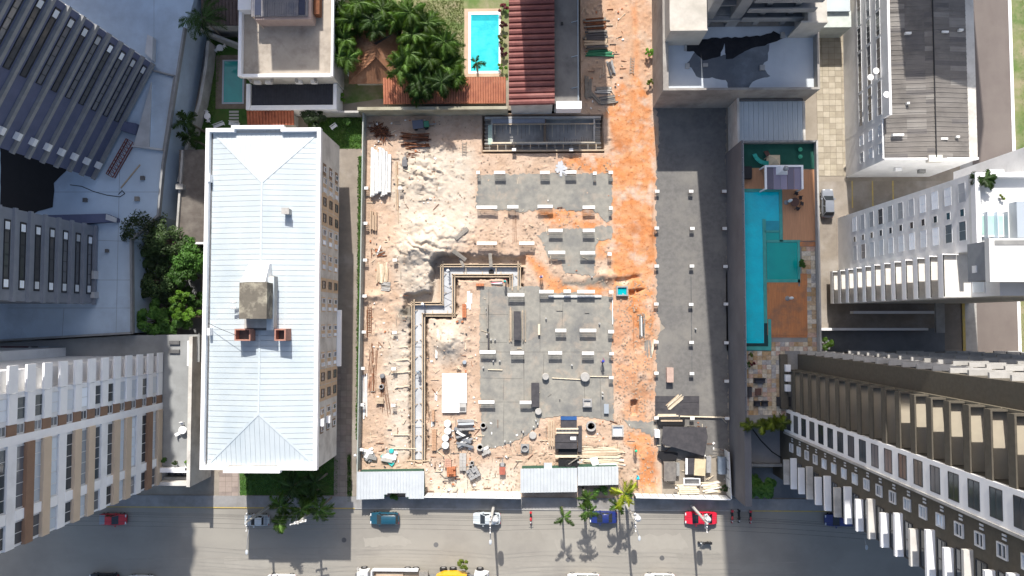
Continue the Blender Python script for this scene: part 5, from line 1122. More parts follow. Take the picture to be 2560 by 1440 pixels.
# ---- sunken tank with shoring at the north end
def tank_pit():
    t = thing('sunken_tank', 'rectangular concrete pit with rebar and shoring at the top of the site', 'pit', (*P(1357,335), -2.2)); a = rect(1212, 292, 1502, 376)
    M_w = M_conclight; x0, x1, y0, y1 = a
    obj('pit_floor', MB().box(x0, x1, y0, y1, -2.3, -1.25), M_conclight, t)
    for nm, b in (('wall',(x0,x1,y1-.35,y1,-2.05,.25)),('wall',(x0,x1,y0+.9,y0+1.15,-2.05,.1)),('wall',(x0+.9,x0+1.2,y0+1.15,y1-.35,-2.05,.1)),('wall',(x1-1.1,x1-.85,y0+1.15,y1-.35,-2.05,.12))): obj(nm, MB().box(*b), M_w, t)
    xm = P(1362, 335)[0]; obj('divider', MB().box(xm-.18, xm+.18, y0+1.15, y1-.35, -2.05, .16), mat('brown_form', (.20,.15,.11), None, .9, 2), t)
    obj('outer_kerb', MB().box(x0-.3, x1+.5, y0-.15, y0+.05, -1, .2), M_timber, t)
    for i in range(14):
        x = x0+.7+i*(x1-x0-1.4)/13; obj('strut', MB().box(x-.06, x+.06, y0+.05, y0+.9, .0, .12), M_timber if i % 2 else M_oldtimber, t)
    for i in range(8):
        y = y0+.4+i*(y1-y0-.9)/7
        for xa, xb in ((x0-.05, x0+.9), (x1-.85, x1+.05)): obj('strut', MB().box(xa, xb, y-.06, y+.06, .02, .13), M_oldtimber, t)
    obj('walkway', MB().box(x0+.5, x0+1.1, y0+.9, y1-1.2, .13, .2), mat('mint_board', (.45,.56,.48), None, .8, 2), t)
    obj('walkway', MB().box(x0+1.2, xm, y1-1.0, y1-.3, .17, .25), mat('blue_grey_board', (.30,.32,.37), None, .8, 2), t)
    obj('rail_beam', MB().box(x0+.9, x1-.85, y0+1.0, y0+1.22, .14, .24), M_paletimber, t); obj('rail_beam', MB().box(x0+1.2, x1-1, y1-1.25, y1-1.1, .26, .34), M_timber, t)
    for i in range(26):
        x = x0+1.5+i*(x1-x0-3)/25
        if abs(x-xm) < .3: continue
        L = random.uniform(.8, 2.3); obj('shoring_rod', MB().box(x-.035, x+.035, y1-1.1-L, y1-1.0, .0+.05*(i%3), .06+.05*(i%3)), M_oldtimber if i % 3 else M_paletimber, t)
    for i in range(20):
        x = xm+.4+i*.36; obj('rebar', MB().box(x-.02, x+.02, y0+1.2, y0+1.2+random.uniform(.3,.9), -.2, -.15), M_rust, t)
tank_pit()
for i, cx in enumerate((1285, 1428)): starter(cx, 374, 10, 0, 'white-capped post on the lower rim of the sunken tank, %s one' % ('left','right')[i], 'capped posts', .9, 8)
# ---- fences and hoardings
def fence_run(name, label, p0, p1, hgt, plen, m, gap=.02, cap=True, thick=.06, capm=None):
    a, b = Vector(p0), Vector(p1); d = b-a; L = d.length; n = max(1, int(L/plen)); ang = math.atan2(d.y, d.x)
    t = thing(name, label, 'fence', (a.x, a.y, 0)); st = L/n
    me = cached((name, 'panel', round(st,2), hgt), lambda q: [q.box(gap, st-gap, -thick/2, thick/2, .05, hgt)]+[q.box(st*k/6, st*k/6+.1, thick/2, thick/2+.03, .05, hgt) for k in range(1, 6)], m)
    pm = cached((name, 'post', hgt), lambda q: q.box(-.05, .05, -.06, .06, 0, hgt+.08), M_steel)
    for i in range(n):
        p = a+d*(i/n); place('panel', me, t, (p.x, p.y, 0), ang); place('post', pm, t, (p.x, p.y, 0), ang)
    if cap: obj('cap_rail', MB().beam((a.x,a.y,hgt+.05),(b.x,b.y,hgt+.05),.16,.08), capm or m, t)
    return t
W0 = P(908, 282, 2.0); W1 = P(893, 1180, 2.0)
M_fence = mat('grey_green_sheet', (.36,.39,.37), (.30,.33,.31), .6, 1); fence_run('sheet_fence', 'grey-green sheet fence along the west side of the site', W0, W1, 2.0, 2.2, M_fence)
M_hoard = mat('white_hoarding', (.74,.75,.75), None, .55, 1)
Y_h = P(1180, 1243, 2.4)[1]
fence_run('street_hoarding', 'white sheet hoarding along the pavement in the middle of the frontage', (P(1060,1243,2.4)[0], Y_h), (P(1302,1245,2.4)[0], Y_h-.1), 2.4, 1.1, M_hoard)
fence_run('gate_hoarding', 'white hoarding by the clay entrance at the right of the frontage', (P(1590,1240,2.4)[0], Y_h+.1), (P(1826,1245,2.4)[0], Y_h-.1), 2.4, 1.1, M_hoard)
fence_run('corner_hoarding', 'short white hoarding turning the corner beside the podium', (P(1828,1245,2.4)[0], Y_h), (P(1822,1130,2.4)[0], P(1822,1130,2.4)[1]), 2.4, 1.1, M_hoard)
for i, (ax_, bx_, yy, lab) in enumerate(((1062,1160,1239,'pale coping plank lying behind the middle hoarding, left one'),(1170,1300,1233,'pale coping plank lying behind the middle hoarding, right one'))):
    single('coping_plank', MB().box(P(ax_,yy,.15)[0], P(bx_,yy,.15)[0], P(ax_,yy,.15)[1]-.25, P(ax_,yy,.15)[1]+.25, 0, .15), M_pvc, lab, 'plank', 'coping planks')
# ---- site huts with white ribbed roofs
def hut(name, label, outline, z, ribs, m=M_galv):
    pts = [P(*p, z) for p in outline]; xs = [p[0] for p in pts]; ys = [p[1] for p in pts]; t = thing(name, label, 'hut', (sum(xs)/len(xs), sum(ys)/len(ys), 0))
    cx, cy = sum(xs)/len(xs), sum(ys)/len(ys); obj('wall', MB().prism([(cx+(x-cx)*.95, cy+(y-cy)*.94) for x, y in pts], 0, z-.12), mat('dark_green_board', (.03,.09,.06), None, .8, 1), t)
    n = ribs; x0, x1 = min(xs), max(xs); st = (x1-x0)/n
    for i in range(n):
        xa, xb = x0+st*i, x0+st*(i+1); xm = (xa+xb)/2
        cross = []
        for k in range(len(pts)):
            (ax_, ay_), (bx_, by_) = pts[k], pts[(k+1) % len(pts)]
            if (ax_-xm)*(bx_-xm) <= 0 and abs(ax_-bx_) > 1e-6: cross.append(ay_+(by_-ay_)*(xm-ax_)/(bx_-ax_))
        if len(cross) < 2: continue
        lo, hi = min(cross), max(cross)
        obj('roof_sheet', MB().box(xa+.01, xb-.01, lo, hi, z-.12, z-.04).box(xa+.01, xa+.14, lo, hi, z-.04, z+.05), m, t)
    return t
hut('site_office', 'site hut with white ribbed roof at the left end of the frontage', [(892,1180),(1058,1178),(1060,1247),(1020,1247),(1013,1233),(966,1233),(958,1247),(893,1249)], 2.7, 22)
hut('store_hut', 'long site hut with white ribbed roof behind the street palms', [(1301,1172),(1443,1170),(1443,1230),(1302,1232)], 2.7, 17)
hut('small_store', 'smaller white ribbed store roof joined to the long hut', [(1444,1168),(1546,1166),(1546,1212),(1444,1214)], 2.65, 12)
single('roof_tab', MB().box(*rect(1360,1158,1380,1172,2.6), 2.2, 2.6), M_galv, 'small white roof box above the long site hut', 'box')
# ---- pipe stack
for i in range(10):
    lay = 0 if i < 6 else 1; x = P(931, 430)[0]+(.52*i if lay == 0 else .26+.52*(i-6)); y0 = P(0, 497-(i*5) % 14)[1]; y1 = P(0, 376+(i*7) % 18)[1]; z = .35+.43*lay
    o = single('pvc_pipe', MB().tube((x,y0,z),(x+.05,y1,z),.25,n=12).tube((x,y0-.01,z),(x,y0+.3,z),.27,n=12), M_pvc, 'large white plastic pipe, %s from the left in the %s layer of the stack' % (ORD[i if lay == 0 else i-6], 'lower' if lay == 0 else 'upper'), 'pipe', 'stack of white pipes', smooth=True)
def pile(name, label, cat, cx, cy, L, Wd, ang, n, m, th=.07, w=None, z0=None, layers=1, jit=.12, seed=0, group=None, partname='plank'):
    """loose pile of boards or bars, each one a part"""
    r = random.Random(seed+int(cx)+int(cy)); x, y = P(cx, cy); z = (max(HZ(x, y), 0.0) if z0 is None else z0); t = thing(name, label, cat, (x, y, z), group); c, s = math.cos(ang), math.sin(ang)
    k = 0
    for l in range(layers):
        for i in range(n):
            v = (-.5+(i+.5)/n)*Wd+r.uniform(-.04,.04); a = ang+r.uniform(-jit, jit); ll = L*r.uniform(.72, 1.0); u = r.uniform(-.12,.12)*L*.5
            mm = m if not isinstance(m, list) else r.choice(m)
            px_, py_ = x+c*u-s*v, y+s*u+c*v
            zz = z+.02+l*th*1.1+r.uniform(0,.02)
            obj(partname, MB().obox(px_, py_, ll, (w or Wd/n*.85)*r.uniform(.8,1.1), zz, zz+th, a), mm, t); k += 1
    return t
D90 = math.pi/2
pile('timber_pile', 'pile of pinkish boards below the small debris heap near the west fence', 'timber', 957, 683, 3.0, 1.8, D90, 6, [M_paletimber, M_timber, mat('pink_board', (.50,.36,.30), None, .9, 2)], layers=2)
pile('plank_stack', 'short stack of grey-white planks under the pinkish boards', 'timber', 965, 716, 1.6, 1.3, 0, 5, [M_oldtimber, M_conclight], layers=3)
pile('debris_heap', 'small heap of brown and grey scrap near the west fence', 'debris', 952, 632, 1.5, 1.2, .5, 5, [M_rust, M_oldtimber, M_pvc], layers=2, jit=1.2, partname='scrap')
pile('rebar_pile', 'bundle of rusty bars lying beside the lower west fence', 'rebar', 932, 925, 8.0, 1.3, D90-.06, 9, M_rust, .05, .06)
pile('rebar_bundle', 'long thin rusty bars west of the capped posts', 'rebar', 962, 985, 6.5, 1.2, D90+.12, 7, M_rust, .05, .06, jit=.2)
pile('rebar_rack', 'rusty bars leaning along the west fence beside the ladder rack', 'rebar', 919, 805, 5.0, .6, D90, 5, [M_rust, M_timber], .06, .07)
pile('white_laths', 'white laths lying along the lower west fence', 'timber', 913, 985, 7.5, .7, D90, 4, M_pvc, .06, .12, jit=.03)
pile('ply_panels', 'reddish brown panels beside the rusty bars', 'panel', 926, 955, 3.2, .6, D90-.2, 2, mat('red_brown_ply', (.36,.20,.13), None, .8, 2), .04)
pile('rusty_tangle', 'dark rusty tangle of steel in the top left corner of the site', 'scrap', 952, 330, 2.6, 2.2, .9, 12, [M_rust, mat('dark_rust', (.07,.03,.02), None, .9, 3)], .1, .1, layers=3, jit=1.4, partname='scrap')
pile('rusty_bar_heap', 'rusty bent frames lying above the pale sand patch', 'scrap', 1040, 352, 4.6, 2.2, .02, 6, [M_rust, MATS['dark_rust']], .12, .16, layers=2, jit=.18, partname='frame_bar')
pile('rusty_mesh', 'rusty reinforcing mesh beside the pale sand patch', 'rebar', 1035, 385, 2.6, 1.4, -.15, 7, M_rust, .04, .07, jit=.5)
pile('long_poles', 'long brown poles lying between the pipes and the sand', 'timber', 993, 470, 9.5, .4, D90+.03, 3, [mat('brown_pole', (.33,.19,.10), None, .9, 2), M_timber], .09, .1, jit=.02)
def ladder(cx, cy, L, ang, label, z=.4, m=None):
    x, y = P(cx, cy); z = max(HZ(x, y), 0)+.08; t = thing('ladder', label, 'ladder', (x, y, z)); M = Matrix.Translation((x, y, z)) @ Matrix.Rotation(ang, 4, 'Z'); m = m or M_oldtimber
    for s in (-.28, .28): obj('rail', MB().box(-L/2, L/2, s-.04, s+.04, 0, .08).xf(M), m, t)
    n = int(L/.35)
    for i in range(n): obj('rung', MB().box(-L/2+L*(i+.5)/n-.035, -L/2+L*(i+.5)/n+.035, -.26, .26, .02, .06).xf(M), m, t)
ladder(1161, 373, 2.0, D90, 'short dark ladder lying on the pale sand'); ladder(1580, 165, 2.4, D90-.05, 'dark ladder lying at the edge of the alley track'); ladder(1605, 815, 3.6, D90, 'grey ladder lying beside the clay track'); ladder(924, 800, 4.0, D90, 'brown ladder lying by the west fence', m=M_rust)
def machine(cx, cy, label, m1_, m2_, ang=0.0, s=1.0):
    x, y = P(cx, cy, .5); z = max(HZ(x, y), 0); t = thing('mixer_machine', label, 'machine', (x, y, z)); M = Matrix.Translation((x, y, z)) @ Matrix.Rotation(ang, 4, 'Z') @ Matrix.Scale(s, 4)
    obj('chassis', MB().box(-1.0,1.0,-.4,.4,.3,.42).xf(M), MATS['dark_rust'], t); obj('hopper', MB().hexa([(-.8,-.4,.42),(.3,-.4,.42),(.3,.4,.42),(-.8,.4,.42)], [(-1.0,-.55,1.0),(.4,-.55,1.0),(.4,.55,1.0),(-1.0,.55,1.0)]).xf(M), m1_, t); obj('engine', MB().box(.45,1.1,-.35,.35,.42,.9).xf(M), m2_, t)
    for x_ in (-.7,.7):
        for y_ in (-.48,.48): obj('wheel', MB().tube((x_,y_-.07,.22),(x_,y_+.07,.22),.22,n=12).xf(M), M_tyre, t)
    obj('tow_bar', MB().box(1.1,2.0,-.05,.05,.35,.42).xf(M), M_steel, t)
machine(1052, 313, 'blue-grey machine with green ends beside the rusty tangle', mat('slate_blue_paint', (.10,.12,.17), None, .5, 1), mat('green_paint', (.05,.22,.14), None, .5, 1), .1, 1.15)
machine(1012, 405, 'small grey machine on the sand beside the long poles', mat('grey_machine', (.16,.16,.17), None, .6, 1), M_conc, D90, .7)
machine(1256, 1172, 'red and grey concrete mixer with controls near the frontage', mat('faded_red', (.42,.13,.09), (.30,.10,.07), .7, 2), M_block, D90, .8)
# white covered slab
def cover():
    a = rect(1105, 933, 1167, 1032, .45); t = thing('covered_slab', 'large white sheet covering a rectangular base in the sand', 'slab', ((a[0]+a[1])/2, (a[2]+a[3])/2, 0)); obj('base', MB().box(a[0]+.08,a[1]-.08,a[2]+.08,a[3]-.08,0,.4), M_conclight, t)
    n = 4; st = (a[3]-a[2])/n
    for i in range(n): obj('sheet', MB().box(a[0],a[1] if i else a[1]-1.1,a[2]+st*i+.015,a[2]+st*(i+1)-.015,.4,.45+.01*i), M_whitepaint, t)
    obj('hatch', MB().box(a[1]-1.0,a[1]-.2,a[2]+.25,a[2]+.8,.4,.42), M_concdark, t)
cover()
# tanks, drums, rings
def drum(cx, cy, r, hgt, m, label, group=None, lid=None, name='drum', cat='drum', hollow=False, rim=None):
    x, y = P(cx, cy, hgt); z = max(HZ(x, y), 0.0) if (-25 < x < 18.9) else 0.0; t = thing(name, label, cat, (x, y, z), group); hgt += z*0
    if hollow:
        obj('ring', MB().lathe(x, y, [(r*.72,z+.02),(r*.72,hgt),(r,hgt),(r,z+.02)], 20), m, t); obj('inside', MB().lathe(x, y, [(.01,z+.06),(r*.74,z+.06)], 16).lathe(x, y, [(r*.74,z+.05),(.01,z+.05)], 16), M_concdark, t)
    else:
        obj('body', MB().lathe(x, y, [(r*.94,z),(r,z+.1),(r,hgt*.5),(r*.97,hgt*.52),(r,hgt*.54),(r,hgt-.06),(r*.92,hgt)], 18), m, t); obj('lid', MB().lathe(x, y, [(.02,hgt+.03),(r*.85,hgt+.02),(r*.85,hgt-.02)][::-1], 18), lid or m, t)
    return t
for i, (cx, cy) in enumerate(((1118,1060),(1119,1078),(1113,1096),(1113,1114))): drum(cx, cy, .52, .95, M_pvc, 'white drum beside the grey sheets, %s from the top of four' % ORD[i], 'white drums')
for i, (cx, cy, r, hh, lab) in enumerate(((1364,942,.5,.7,'small round concrete pit cover, left of the pair on the main slab'),(1463,943,.68,.8,'larger round concrete pit cover, right of the pair on the main slab'),(1346,1029,.5,.6,'round concrete cover at the lower edge of the main slab'),(1332,1089,.55,.4,'pale round cover on the sand below the main slab'))): drum(cx, cy, r, hh, M_conclight, lab, None, M_conclight, 'pit_cover', 'manhole')
for i, (cx, cy, r, hh, lab) in enumerate(((1478,1066,.72,.75,'open round well ring right of the black panel stack'),(1200,1119,.5,.7,'open well ring at the lower left corner of the main slab'),(1312,1121,.55,.55,'dark open ring standing on a square base below the main slab'),(1208,1064,.45,.5,'pinkish well ring on the left of the main slab'),(1180,1158,.3,.6,'open pipe ring, upper of the pair near the grey blocks'),(1177,1168,.3,.6,'open pipe ring, lower of the pair near the grey blocks'),(953,967,.36,.6,'open white pipe ring among the rusty bars'),(1154,872-0,.0,.0,''))):
    if r: drum(cx, cy, r, hh, M_block if 'dark' in lab or 'pipe ring' in lab else M_conclight, lab, None, None, 'well_ring', 'ring', True)
single('ring_base', MB().box(*rect(1302,1110,1323,1132,.25), 0, .2), M_conc, 'square concrete base under the dark open ring', 'base')
drum(955, 940, .35, .8, M_steel, 'grey drum among the rusty bars'); drum(1161, 906, .3, .5, mat('blue_grey_bucket', (.35,.40,.45), None, .5, 1), 'pale blue bucket above the covered slab', None, None, 'bucket', 'bucket')
# box pit with blue water, box pits
def box_pit(x0, y0, x1, y1, z1, label, wm):
    a = rect(x0, y0, x1, y1, z1); t = thing('box_pit', label, 'pit', ((a[0]+a[1])/2, (a[2]+a[3])/2, 0)); w = .2
    for b in ((a[0],a[1],a[2],a[2]+w),(a[0],a[1],a[3]-w,a[3]),(a[0],a[0]+w,a[2]+w,a[3]-w),(a[1]-w,a[1],a[2]+w,a[3]-w)): obj('side', MB().box(*b, -.2, z1), M_conclight if wm is M_glasspale else M_block, t)
    obj('fill', MB().box(a[0]+w,a[1]-w,a[2]+w,a[3]-w,-.2,z1-.25), wm, t)
box_pit(1541,715,1570,740,.6,'square block pit holding bright turquoise water beside the clay track', mat('bright_turquoise', (.0,.40,.45), None, .2, 1))
box_pit(1530,1064,1559,1092,.6,'square timber box with pale concrete right of the open well ring', M_glasspale)
box_pit(1457,998,1480,1018,.75,'grey form box with pale lid on the main slab', M_conclight)
# pallets of bricks and blocks, each block a part
def pallet(cx, cy, nx, ny, nz, bx, by, bz, m, label, ang=0.0, drop=.0, name='brick_pallet'):
    x, y = P(cx, cy, nz*bz); z = max(HZ(x, y), 0); t = thing(name, label, 'pallet', (x, y, z)); r = random.Random(int(cx)); c, s = math.cos(ang), math.sin(ang)
    obj('pallet_base', MB().obox(x, y, nx*bx, ny*by, z, z+.12, ang), M_oldtimber, t); me = cached(('brick', round(bx,2), round(by,2), round(bz,2), m.name), lambda b: b.box(-bx/2+.012,bx/2-.012,-by/2+.012,by/2-.012,0,bz-.01), m)
    for k in range(nz):
        for i in range(nx):
            for j in range(ny):
                if k == nz-1 and r.random() < drop: continue
                u, v = (i-(nx-1)/2)*bx, (j-(ny-1)/2)*by; place('brick', me, t, (x+c*u-s*v, y+s*u+c*v, z+.12+k*bz), ang+r.uniform(-.03,.03))
pallet(1128,1180,4,4,4,.32,.32,.24,M_brick,'pallet of orange clay blocks near the frontage',.05,.2); pallet(1120,1158,3,4,2,.32,.3,.2,mat('pink_brick', (.52,.32,.24), None, .9, 3),'pallet of pinkish bricks behind the orange blocks'); pallet(1183,1183,4,4,2,.42,.38,.3,M_block,'heap of grey concrete blocks near the frontage',.5,.45); pallet(1161,777,2,5,2,.3,.4,.22,M_brick,'small stack of orange blocks right of the trench',.0,.2); pallet(1150,804,3,2,1,.35,.3,.2,M_brick,'loose orange blocks below the trench corner',.4,.3); pallet(1085,1100,2,8,2,.32,.38,.2,mat('tan_brick', (.48,.30,.19), None, .9, 3),'long row of tan bricks right of the lower trench'); pallet(1083,1040,1,4,2,.4,.4,.2,MATS['tan_brick'],'short row of tan bricks beside the covered slab'); pallet(1200,712,3,1,2,.4,.4,.2,M_brick,'orange blocks at the top left corner of the main slab')
pallet(1157,1155,2,5,1,.5,.5,.3,M_conclight,'pale concrete slabs stacked behind the grey blocks', name='slab_pallet')
# boards, panels, sheets
def sheetpile(name, label, cat, quads, group=None):
    t = None
    for i, (pts, z0, z1, m, nm) in enumerate(quads):
        w = [P(*p, z1) for p in pts]
        if t is None: t = thing(name, label, cat, (*w[0], 0), group)
        obj(nm, MB().prism(w, z0, z1), m, t)
    return t
def R(x0, y0, x1, y1): return [(x0,y0),(x1,y0),(x1,y1),(x0,y1)]
sheetpile('panel_stack', 'tall stack of black formwork panels with cream beams near the frontage', 'stack', [(R(1402,1042,1442,1070),0,.9,M_plyblack,'panel'),(R(1402,1041,1442,1050),.9,.98,mat('blue_tarp', (.03,.10,.28), None, .6, 1),'blue_cover'),(R(1392,1072,1442,1092),0,1.0,M_plyblack,'panel'),(R(1390,1070,1446,1074),1.0,1.1,M_paletimber,'beam'),(R(1390,1080,1446,1084),1.0,1.1,M_paletimber,'beam'),(R(1388,1090,1444,1106),0,1.2,M_plyblack,'panel'),(R(1388,1107,1443,1122),0,1.15,M_plyblack,'panel'),(R(1426,1092,1440,1100),1.2,1.25,M_whitepaint,'paper'),(R(1396,1123,1444,1138),0,.6,M_black,'panel'),(R(1388,1138,1444,1144),.6,.75,M_paletimber,'beam'),(R(1445,1066,1455,1130),0,.8,M_plyblack,'panel')])
for i in range(6):
    x, y = P(1397+i*9, 1077, 1.05); single('form_block', MB().box(x-.17, x+.17, y-.15, y+.15, 1.0, 1.06), M_concdark, 'dark block between the cream beams on the panel stack, %s from the left' % ORD[i], 'block', 'dark blocks')
for i in range(3): a = rect(1371+i*6, 1054, 1374+i*6, 1116, .5); single('timber_beam', MB().box(*a, .0, .5), M_timber, 'upright timber beam left of the panel stack, %s of three' % ORD[i], 'beam', 'three beams')
def tow_mixer():
    x, y = P(1425, 1160, .6); t = thing('site_compressor', 'black wheeled compressor at the back of the long hut', 'machine', (x, y, 0)); obj('body', MB().box(x-1.7,x+1.3,y-.6,y+.7,.4,1.2), M_black, t); a = P(1421,1161,1.4); obj('wheel', MB().lathe(*a, [(.25,1.2),(.55,1.2),(.58,1.32),(.5,1.42),(.25,1.38)], 18), M_tyre, t); obj('hub', MB().lathe(*a, [(.26,1.25),(.24,1.36),(.03,1.38)], 12), M_steel, t); b = P(1450,1142,1.4); obj('tow_bar', MB().tube((*a,1.35),(*b,1.4),.09), M_oldtimber, t); obj('panel', MB().box(*rect(1444,1153,1456,1158,1.3),1.2,1.25), M_conclight, t)
    for dx in (-1.2,.9): obj('wheel', MB().tube((x+dx,y-.75,.35),(x+dx,y-.58,.35),.35,n=14), M_tyre, t)
tow_mixer()
pile('plank_pile', 'long pale planks stacked right of the panel stack', 'timber', 1500, 1130, 6.6, 1.6, 0, 8, [M_paletimber, M_timber], .07, layers=3, jit=.05); pile('loose_planks', 'loose pale planks behind the store hut', 'timber', 1508, 1148, 6.0, 1.2, -.06, 6, [M_paletimber, M_pvc, M_oldtimber], .07, layers=2, jit=.1)
sheetpile('white_boards', 'white boards tilted beside the black sheet near the store hut', 'board', [(R(1500,1180,1546,1206),1.4,1.5,M_whitepaint,'board'),(R(1520,1190,1540,1216),1.3,1.4,M_plyblack,'sheet'),([(1474,1146),(1493,1142),(1497,1160),(1482,1166)],1.2,1.26,M_whitepaint,'board'),([(1490,1160),(1540,1158),(1545,1164),(1492,1166)],1.0,1.08,M_pvc,'board')])
sheetpile('black_sheets', 'black plywood sheets laid flat on the gravel lot', 'panel', [(R(1638,990,1748,1006),.04,.12,M_plyblack,'sheet'),(R(1638,1006.6,1748,1022),.04,.125,M_plyblack,'sheet'),(R(1638,1022.6,1748,1038),.04,.13,M_plyblack,'sheet')])
pile('slanted_boards', 'bundle of boards lying diagonally across the black sheets', 'timber', 1686, 1004, 2.9, .95, .72, 6, [M_timber, M_paletimber], .07, z0=.14, jit=.03)
pile('edge_planks', 'pale planks along the lower edge of the black sheets', 'timber', 1668, 1042, 3.4, .9, .02, 4, [M_paletimber, M_plyblack], .08, z0=.05, layers=2, jit=.05)
single('long_pipe', MB().tube((*P(1700,1041,.3),.3),(*P(1812,1044,.3),.3),.11), M_paletimber, 'long pale pole lying across the lower gravel lot', 'pole')
sheetpile('tilted_tarp', 'large tilted black formwork sheet over the material store', 'panel', [([(1657,1066),(1765,1068),(1770,1092),(1760,1140),(1655,1110)],1.5,1.58,M_plyblack,'sheet'),(R(1662,1082,1750,1118),0,1.5,M_oldtimber,'stack')])
sheetpile('black_board_row', 'black boards with pale edge above the tilted sheet', 'panel', [(R(1645,1048,1712,1064),0,.55,M_black,'board'),(R(1652,1050,1706,1054),.55,.65,M_timber,'beam')])
sheetpile('material_store', 'cluttered timber and sheet store at the right of the clay entrance', 'store', [(R(1660,1156,1690,1203),0,1.2,mat('patchy_grey', (.22,.20,.18), (.14,.13,.12), .9, 1.5),'crate'),(R(1691,1158,1699,1190),0,.8,M_conc,'board'),(R(1716,1146,1736,1186),0,.9,M_plyblack,'frame_fill'),([(1737,1147),(1765,1148),(1763,1190),(1735,1188)],.9,1.05,mat('cream_sheet', (.62,.52,.34), None, .8, 1),'sheet'),(R(1714,1146,1719,1186),.9,1.1,M_whitepaint,'board'),(R(1766,1142,1778,1182),0,.8,M_block,'board'),([(1648,1128),(1695,1134),(1690,1150),(1660,1156),(1644,1142)],0,.5,M_black,'sheeting')])
def frame_window():
    a = rect(1709,1195,1751,1213,.6); t = thing('window_frame_unit', 'white empty window frame lying near the lower hoarding', 'frame', ((a[0]+a[1])/2,(a[2]+a[3])/2,0)); w=.16
    for b in ((a[0],a[1],a[2],a[2]+w),(a[0],a[1],a[3]-w,a[3]),(a[0],a[0]+w,a[2]+w,a[3]-w),(a[1]-w,a[1],a[2]+w,a[3]-w)): obj('frame_bar', MB().box(*b,.4,.6), M_whitepaint, t)
    obj('backing', MB().box(a[0]+w,a[1]-w,a[2]+w,a[3]-w,0,.42), M_concdark, t)
frame_window()
pile('board_stack', 'neat stack of pale boards behind the right hoarding', 'timber', 1720, 1222, 3.1, 1.4, 0, 5, [M_paletimber], .09, layers=4, jit=.01); pile('offcut_pile', 'untidy pile of pale offcuts behind the right hoarding', 'timber', 1778, 1218, 2.9, 1.5, .15, 8, [M_paletimber, M_pvc], .07, layers=2, jit=.3)
def grey_tank():
    a = rect(1796,1144,1818,1186,1.3); t = thing('water_tank', 'blue-grey water tank against the podium wall', 'tank', ((a[0]+a[1])/2,(a[2]+a[3])/2,0)); cx=(a[0]+a[1])/2; obj('shell', MB().tube((cx,a[2],.75),(cx,a[3],.75),.62,n=18), mat('blue_grey_tank', (.16,.20,.25), (.24,.28,.33), .5, 1), t, smooth=True)
    for y in (a[2]+.4, a[3]-.4): obj('cradle', MB().box(cx-.6,cx+.6,y-.1,y+.1,0,.35), M_oldtimber, t)
grey_tank()
pile('tank_scrap', 'brown scrap sheets above the blue-grey tank', 'debris', 1796, 1130, 2.0, 1.2, .05, 4, [M_rust, M_oldtimber], .06, jit=.2, partname='scrap')
# timber boxes on lot, site toilet, cement bags
def crate(x0, y0, x1, y1, z1, m, label, cat='box'):
    a = rect(x0, y0, x1, y1, z1); t = thing('storage_box', label, cat, ((a[0]+a[1])/2,(a[2]+a[3])/2,0)); obj('body', MB().box(a[0]+.04,a[1]-.04,a[2]+.04,a[3]-.04,0,z1-.06), m, t); obj('lid', MB().box(*a, z1-.06, z1), m, t); return t
crate(1667,919,1684,956,1.0,mat('pink_ply', (.50,.36,.30), None, .8, 2),'pinkish plywood box standing on the gravel lot'); crate(1637,1075,1650,1094,1.2,M_whitepaint,'white box with blue label beside the clay entrance'); crate(1510,1010,1522,1034,.5,M_glasspale,'pale glassy box at the right edge of the main slab')
crate(1284,778,1302,850,.9,M_plyblack,'long dark formwork box in the shaft on the main slab'); crate(1328,957,1348,1018,.7,M_plyblack,'black panel stack in the middle of the main slab')
for i, (cx, cy) in enumerate(((1277,815),(1310,815))): pile('shaft_timbers', 'timbers %s of the dark formwork box' % ('left','right')[i], 'timber', cx, cy, 5.2, .5, D90, 3, [M_timber, M_oldtimber], .12, z0=.05, layers=2, jit=.01)
pile('slab_plank', 'long white plank lying across the top of the main slab', 'timber', 1437, 741, 8.2, .35, 0, 1, M_pvc, .25, .36, z0=.05, jit=.0); pile('short_beam', 'upright grey plank in the middle of the main slab', 'timber', 1348, 822, 2.0, .3, D90, 1, M_paletimber, .5, .3, z0=.05, jit=0)
pile('thin_wall_form', 'thin upright plank on the left of the main slab', 'timber', 1219, 795, 3.6, .3, D90, 1, M_oldtimber, .6, .22, z0=.05, jit=0); pile('lower_wall_form', 'thin dark upright plank on the left of the main slab', 'timber', 1221, 850, 2.9, .3, D90, 1, M_plyblack, .6, .22, z0=.05, jit=0)
for i, (ax_, ay_, bx_, by_) in enumerate(((1380,945,1452,949),(1475,941,1524,942),(1220,924,1256,925))): single('slab_pipe', MB().tube((*P(ax_,ay_),.16),(*P(bx_,by_),.16),.07), M_paletimber, 'pale pipe on the main slab, %s' % ('between the two round covers','right of the larger round cover','left of the middle')[i], 'pipe')
STUB = ['highest on the left of the main slab','second highest on the left of the main slab','beside the thin dark plank, left of the main slab','left one of the pair under the dark plank','right one of the pair under the dark plank','near the upright grey plank on the main slab','alone at the upper right of the main slab','left one of the pair under the middle column row','right one of the pair under the middle column row','at the left edge just under the middle column row','alone between the round covers and the middle row','upper one of the pair at the right slab edge','lower one of the pair at the right slab edge','highest on the curved lower slab edge','second on the curved lower slab edge','third on the curved lower slab edge','fourth on the curved lower slab edge','fifth on the curved lower slab edge','lowest on the curved lower slab edge','on the gravel lot','beside the turquoise water pit','on the clay above the main slab']
PT = [(1216,771),(1217,780),(1217,836),(1227,849),(1237,849),(1365,796),(1499,809),(1233,903),(1249,903),(1208,919),(1430,913),(1507,982),(1507,990),(1340,1052),(1344,1060),(1334,1068),(1308,1080),(1276,1106),(1262,1104),(1740,822),(1558,735),(1480,692)]
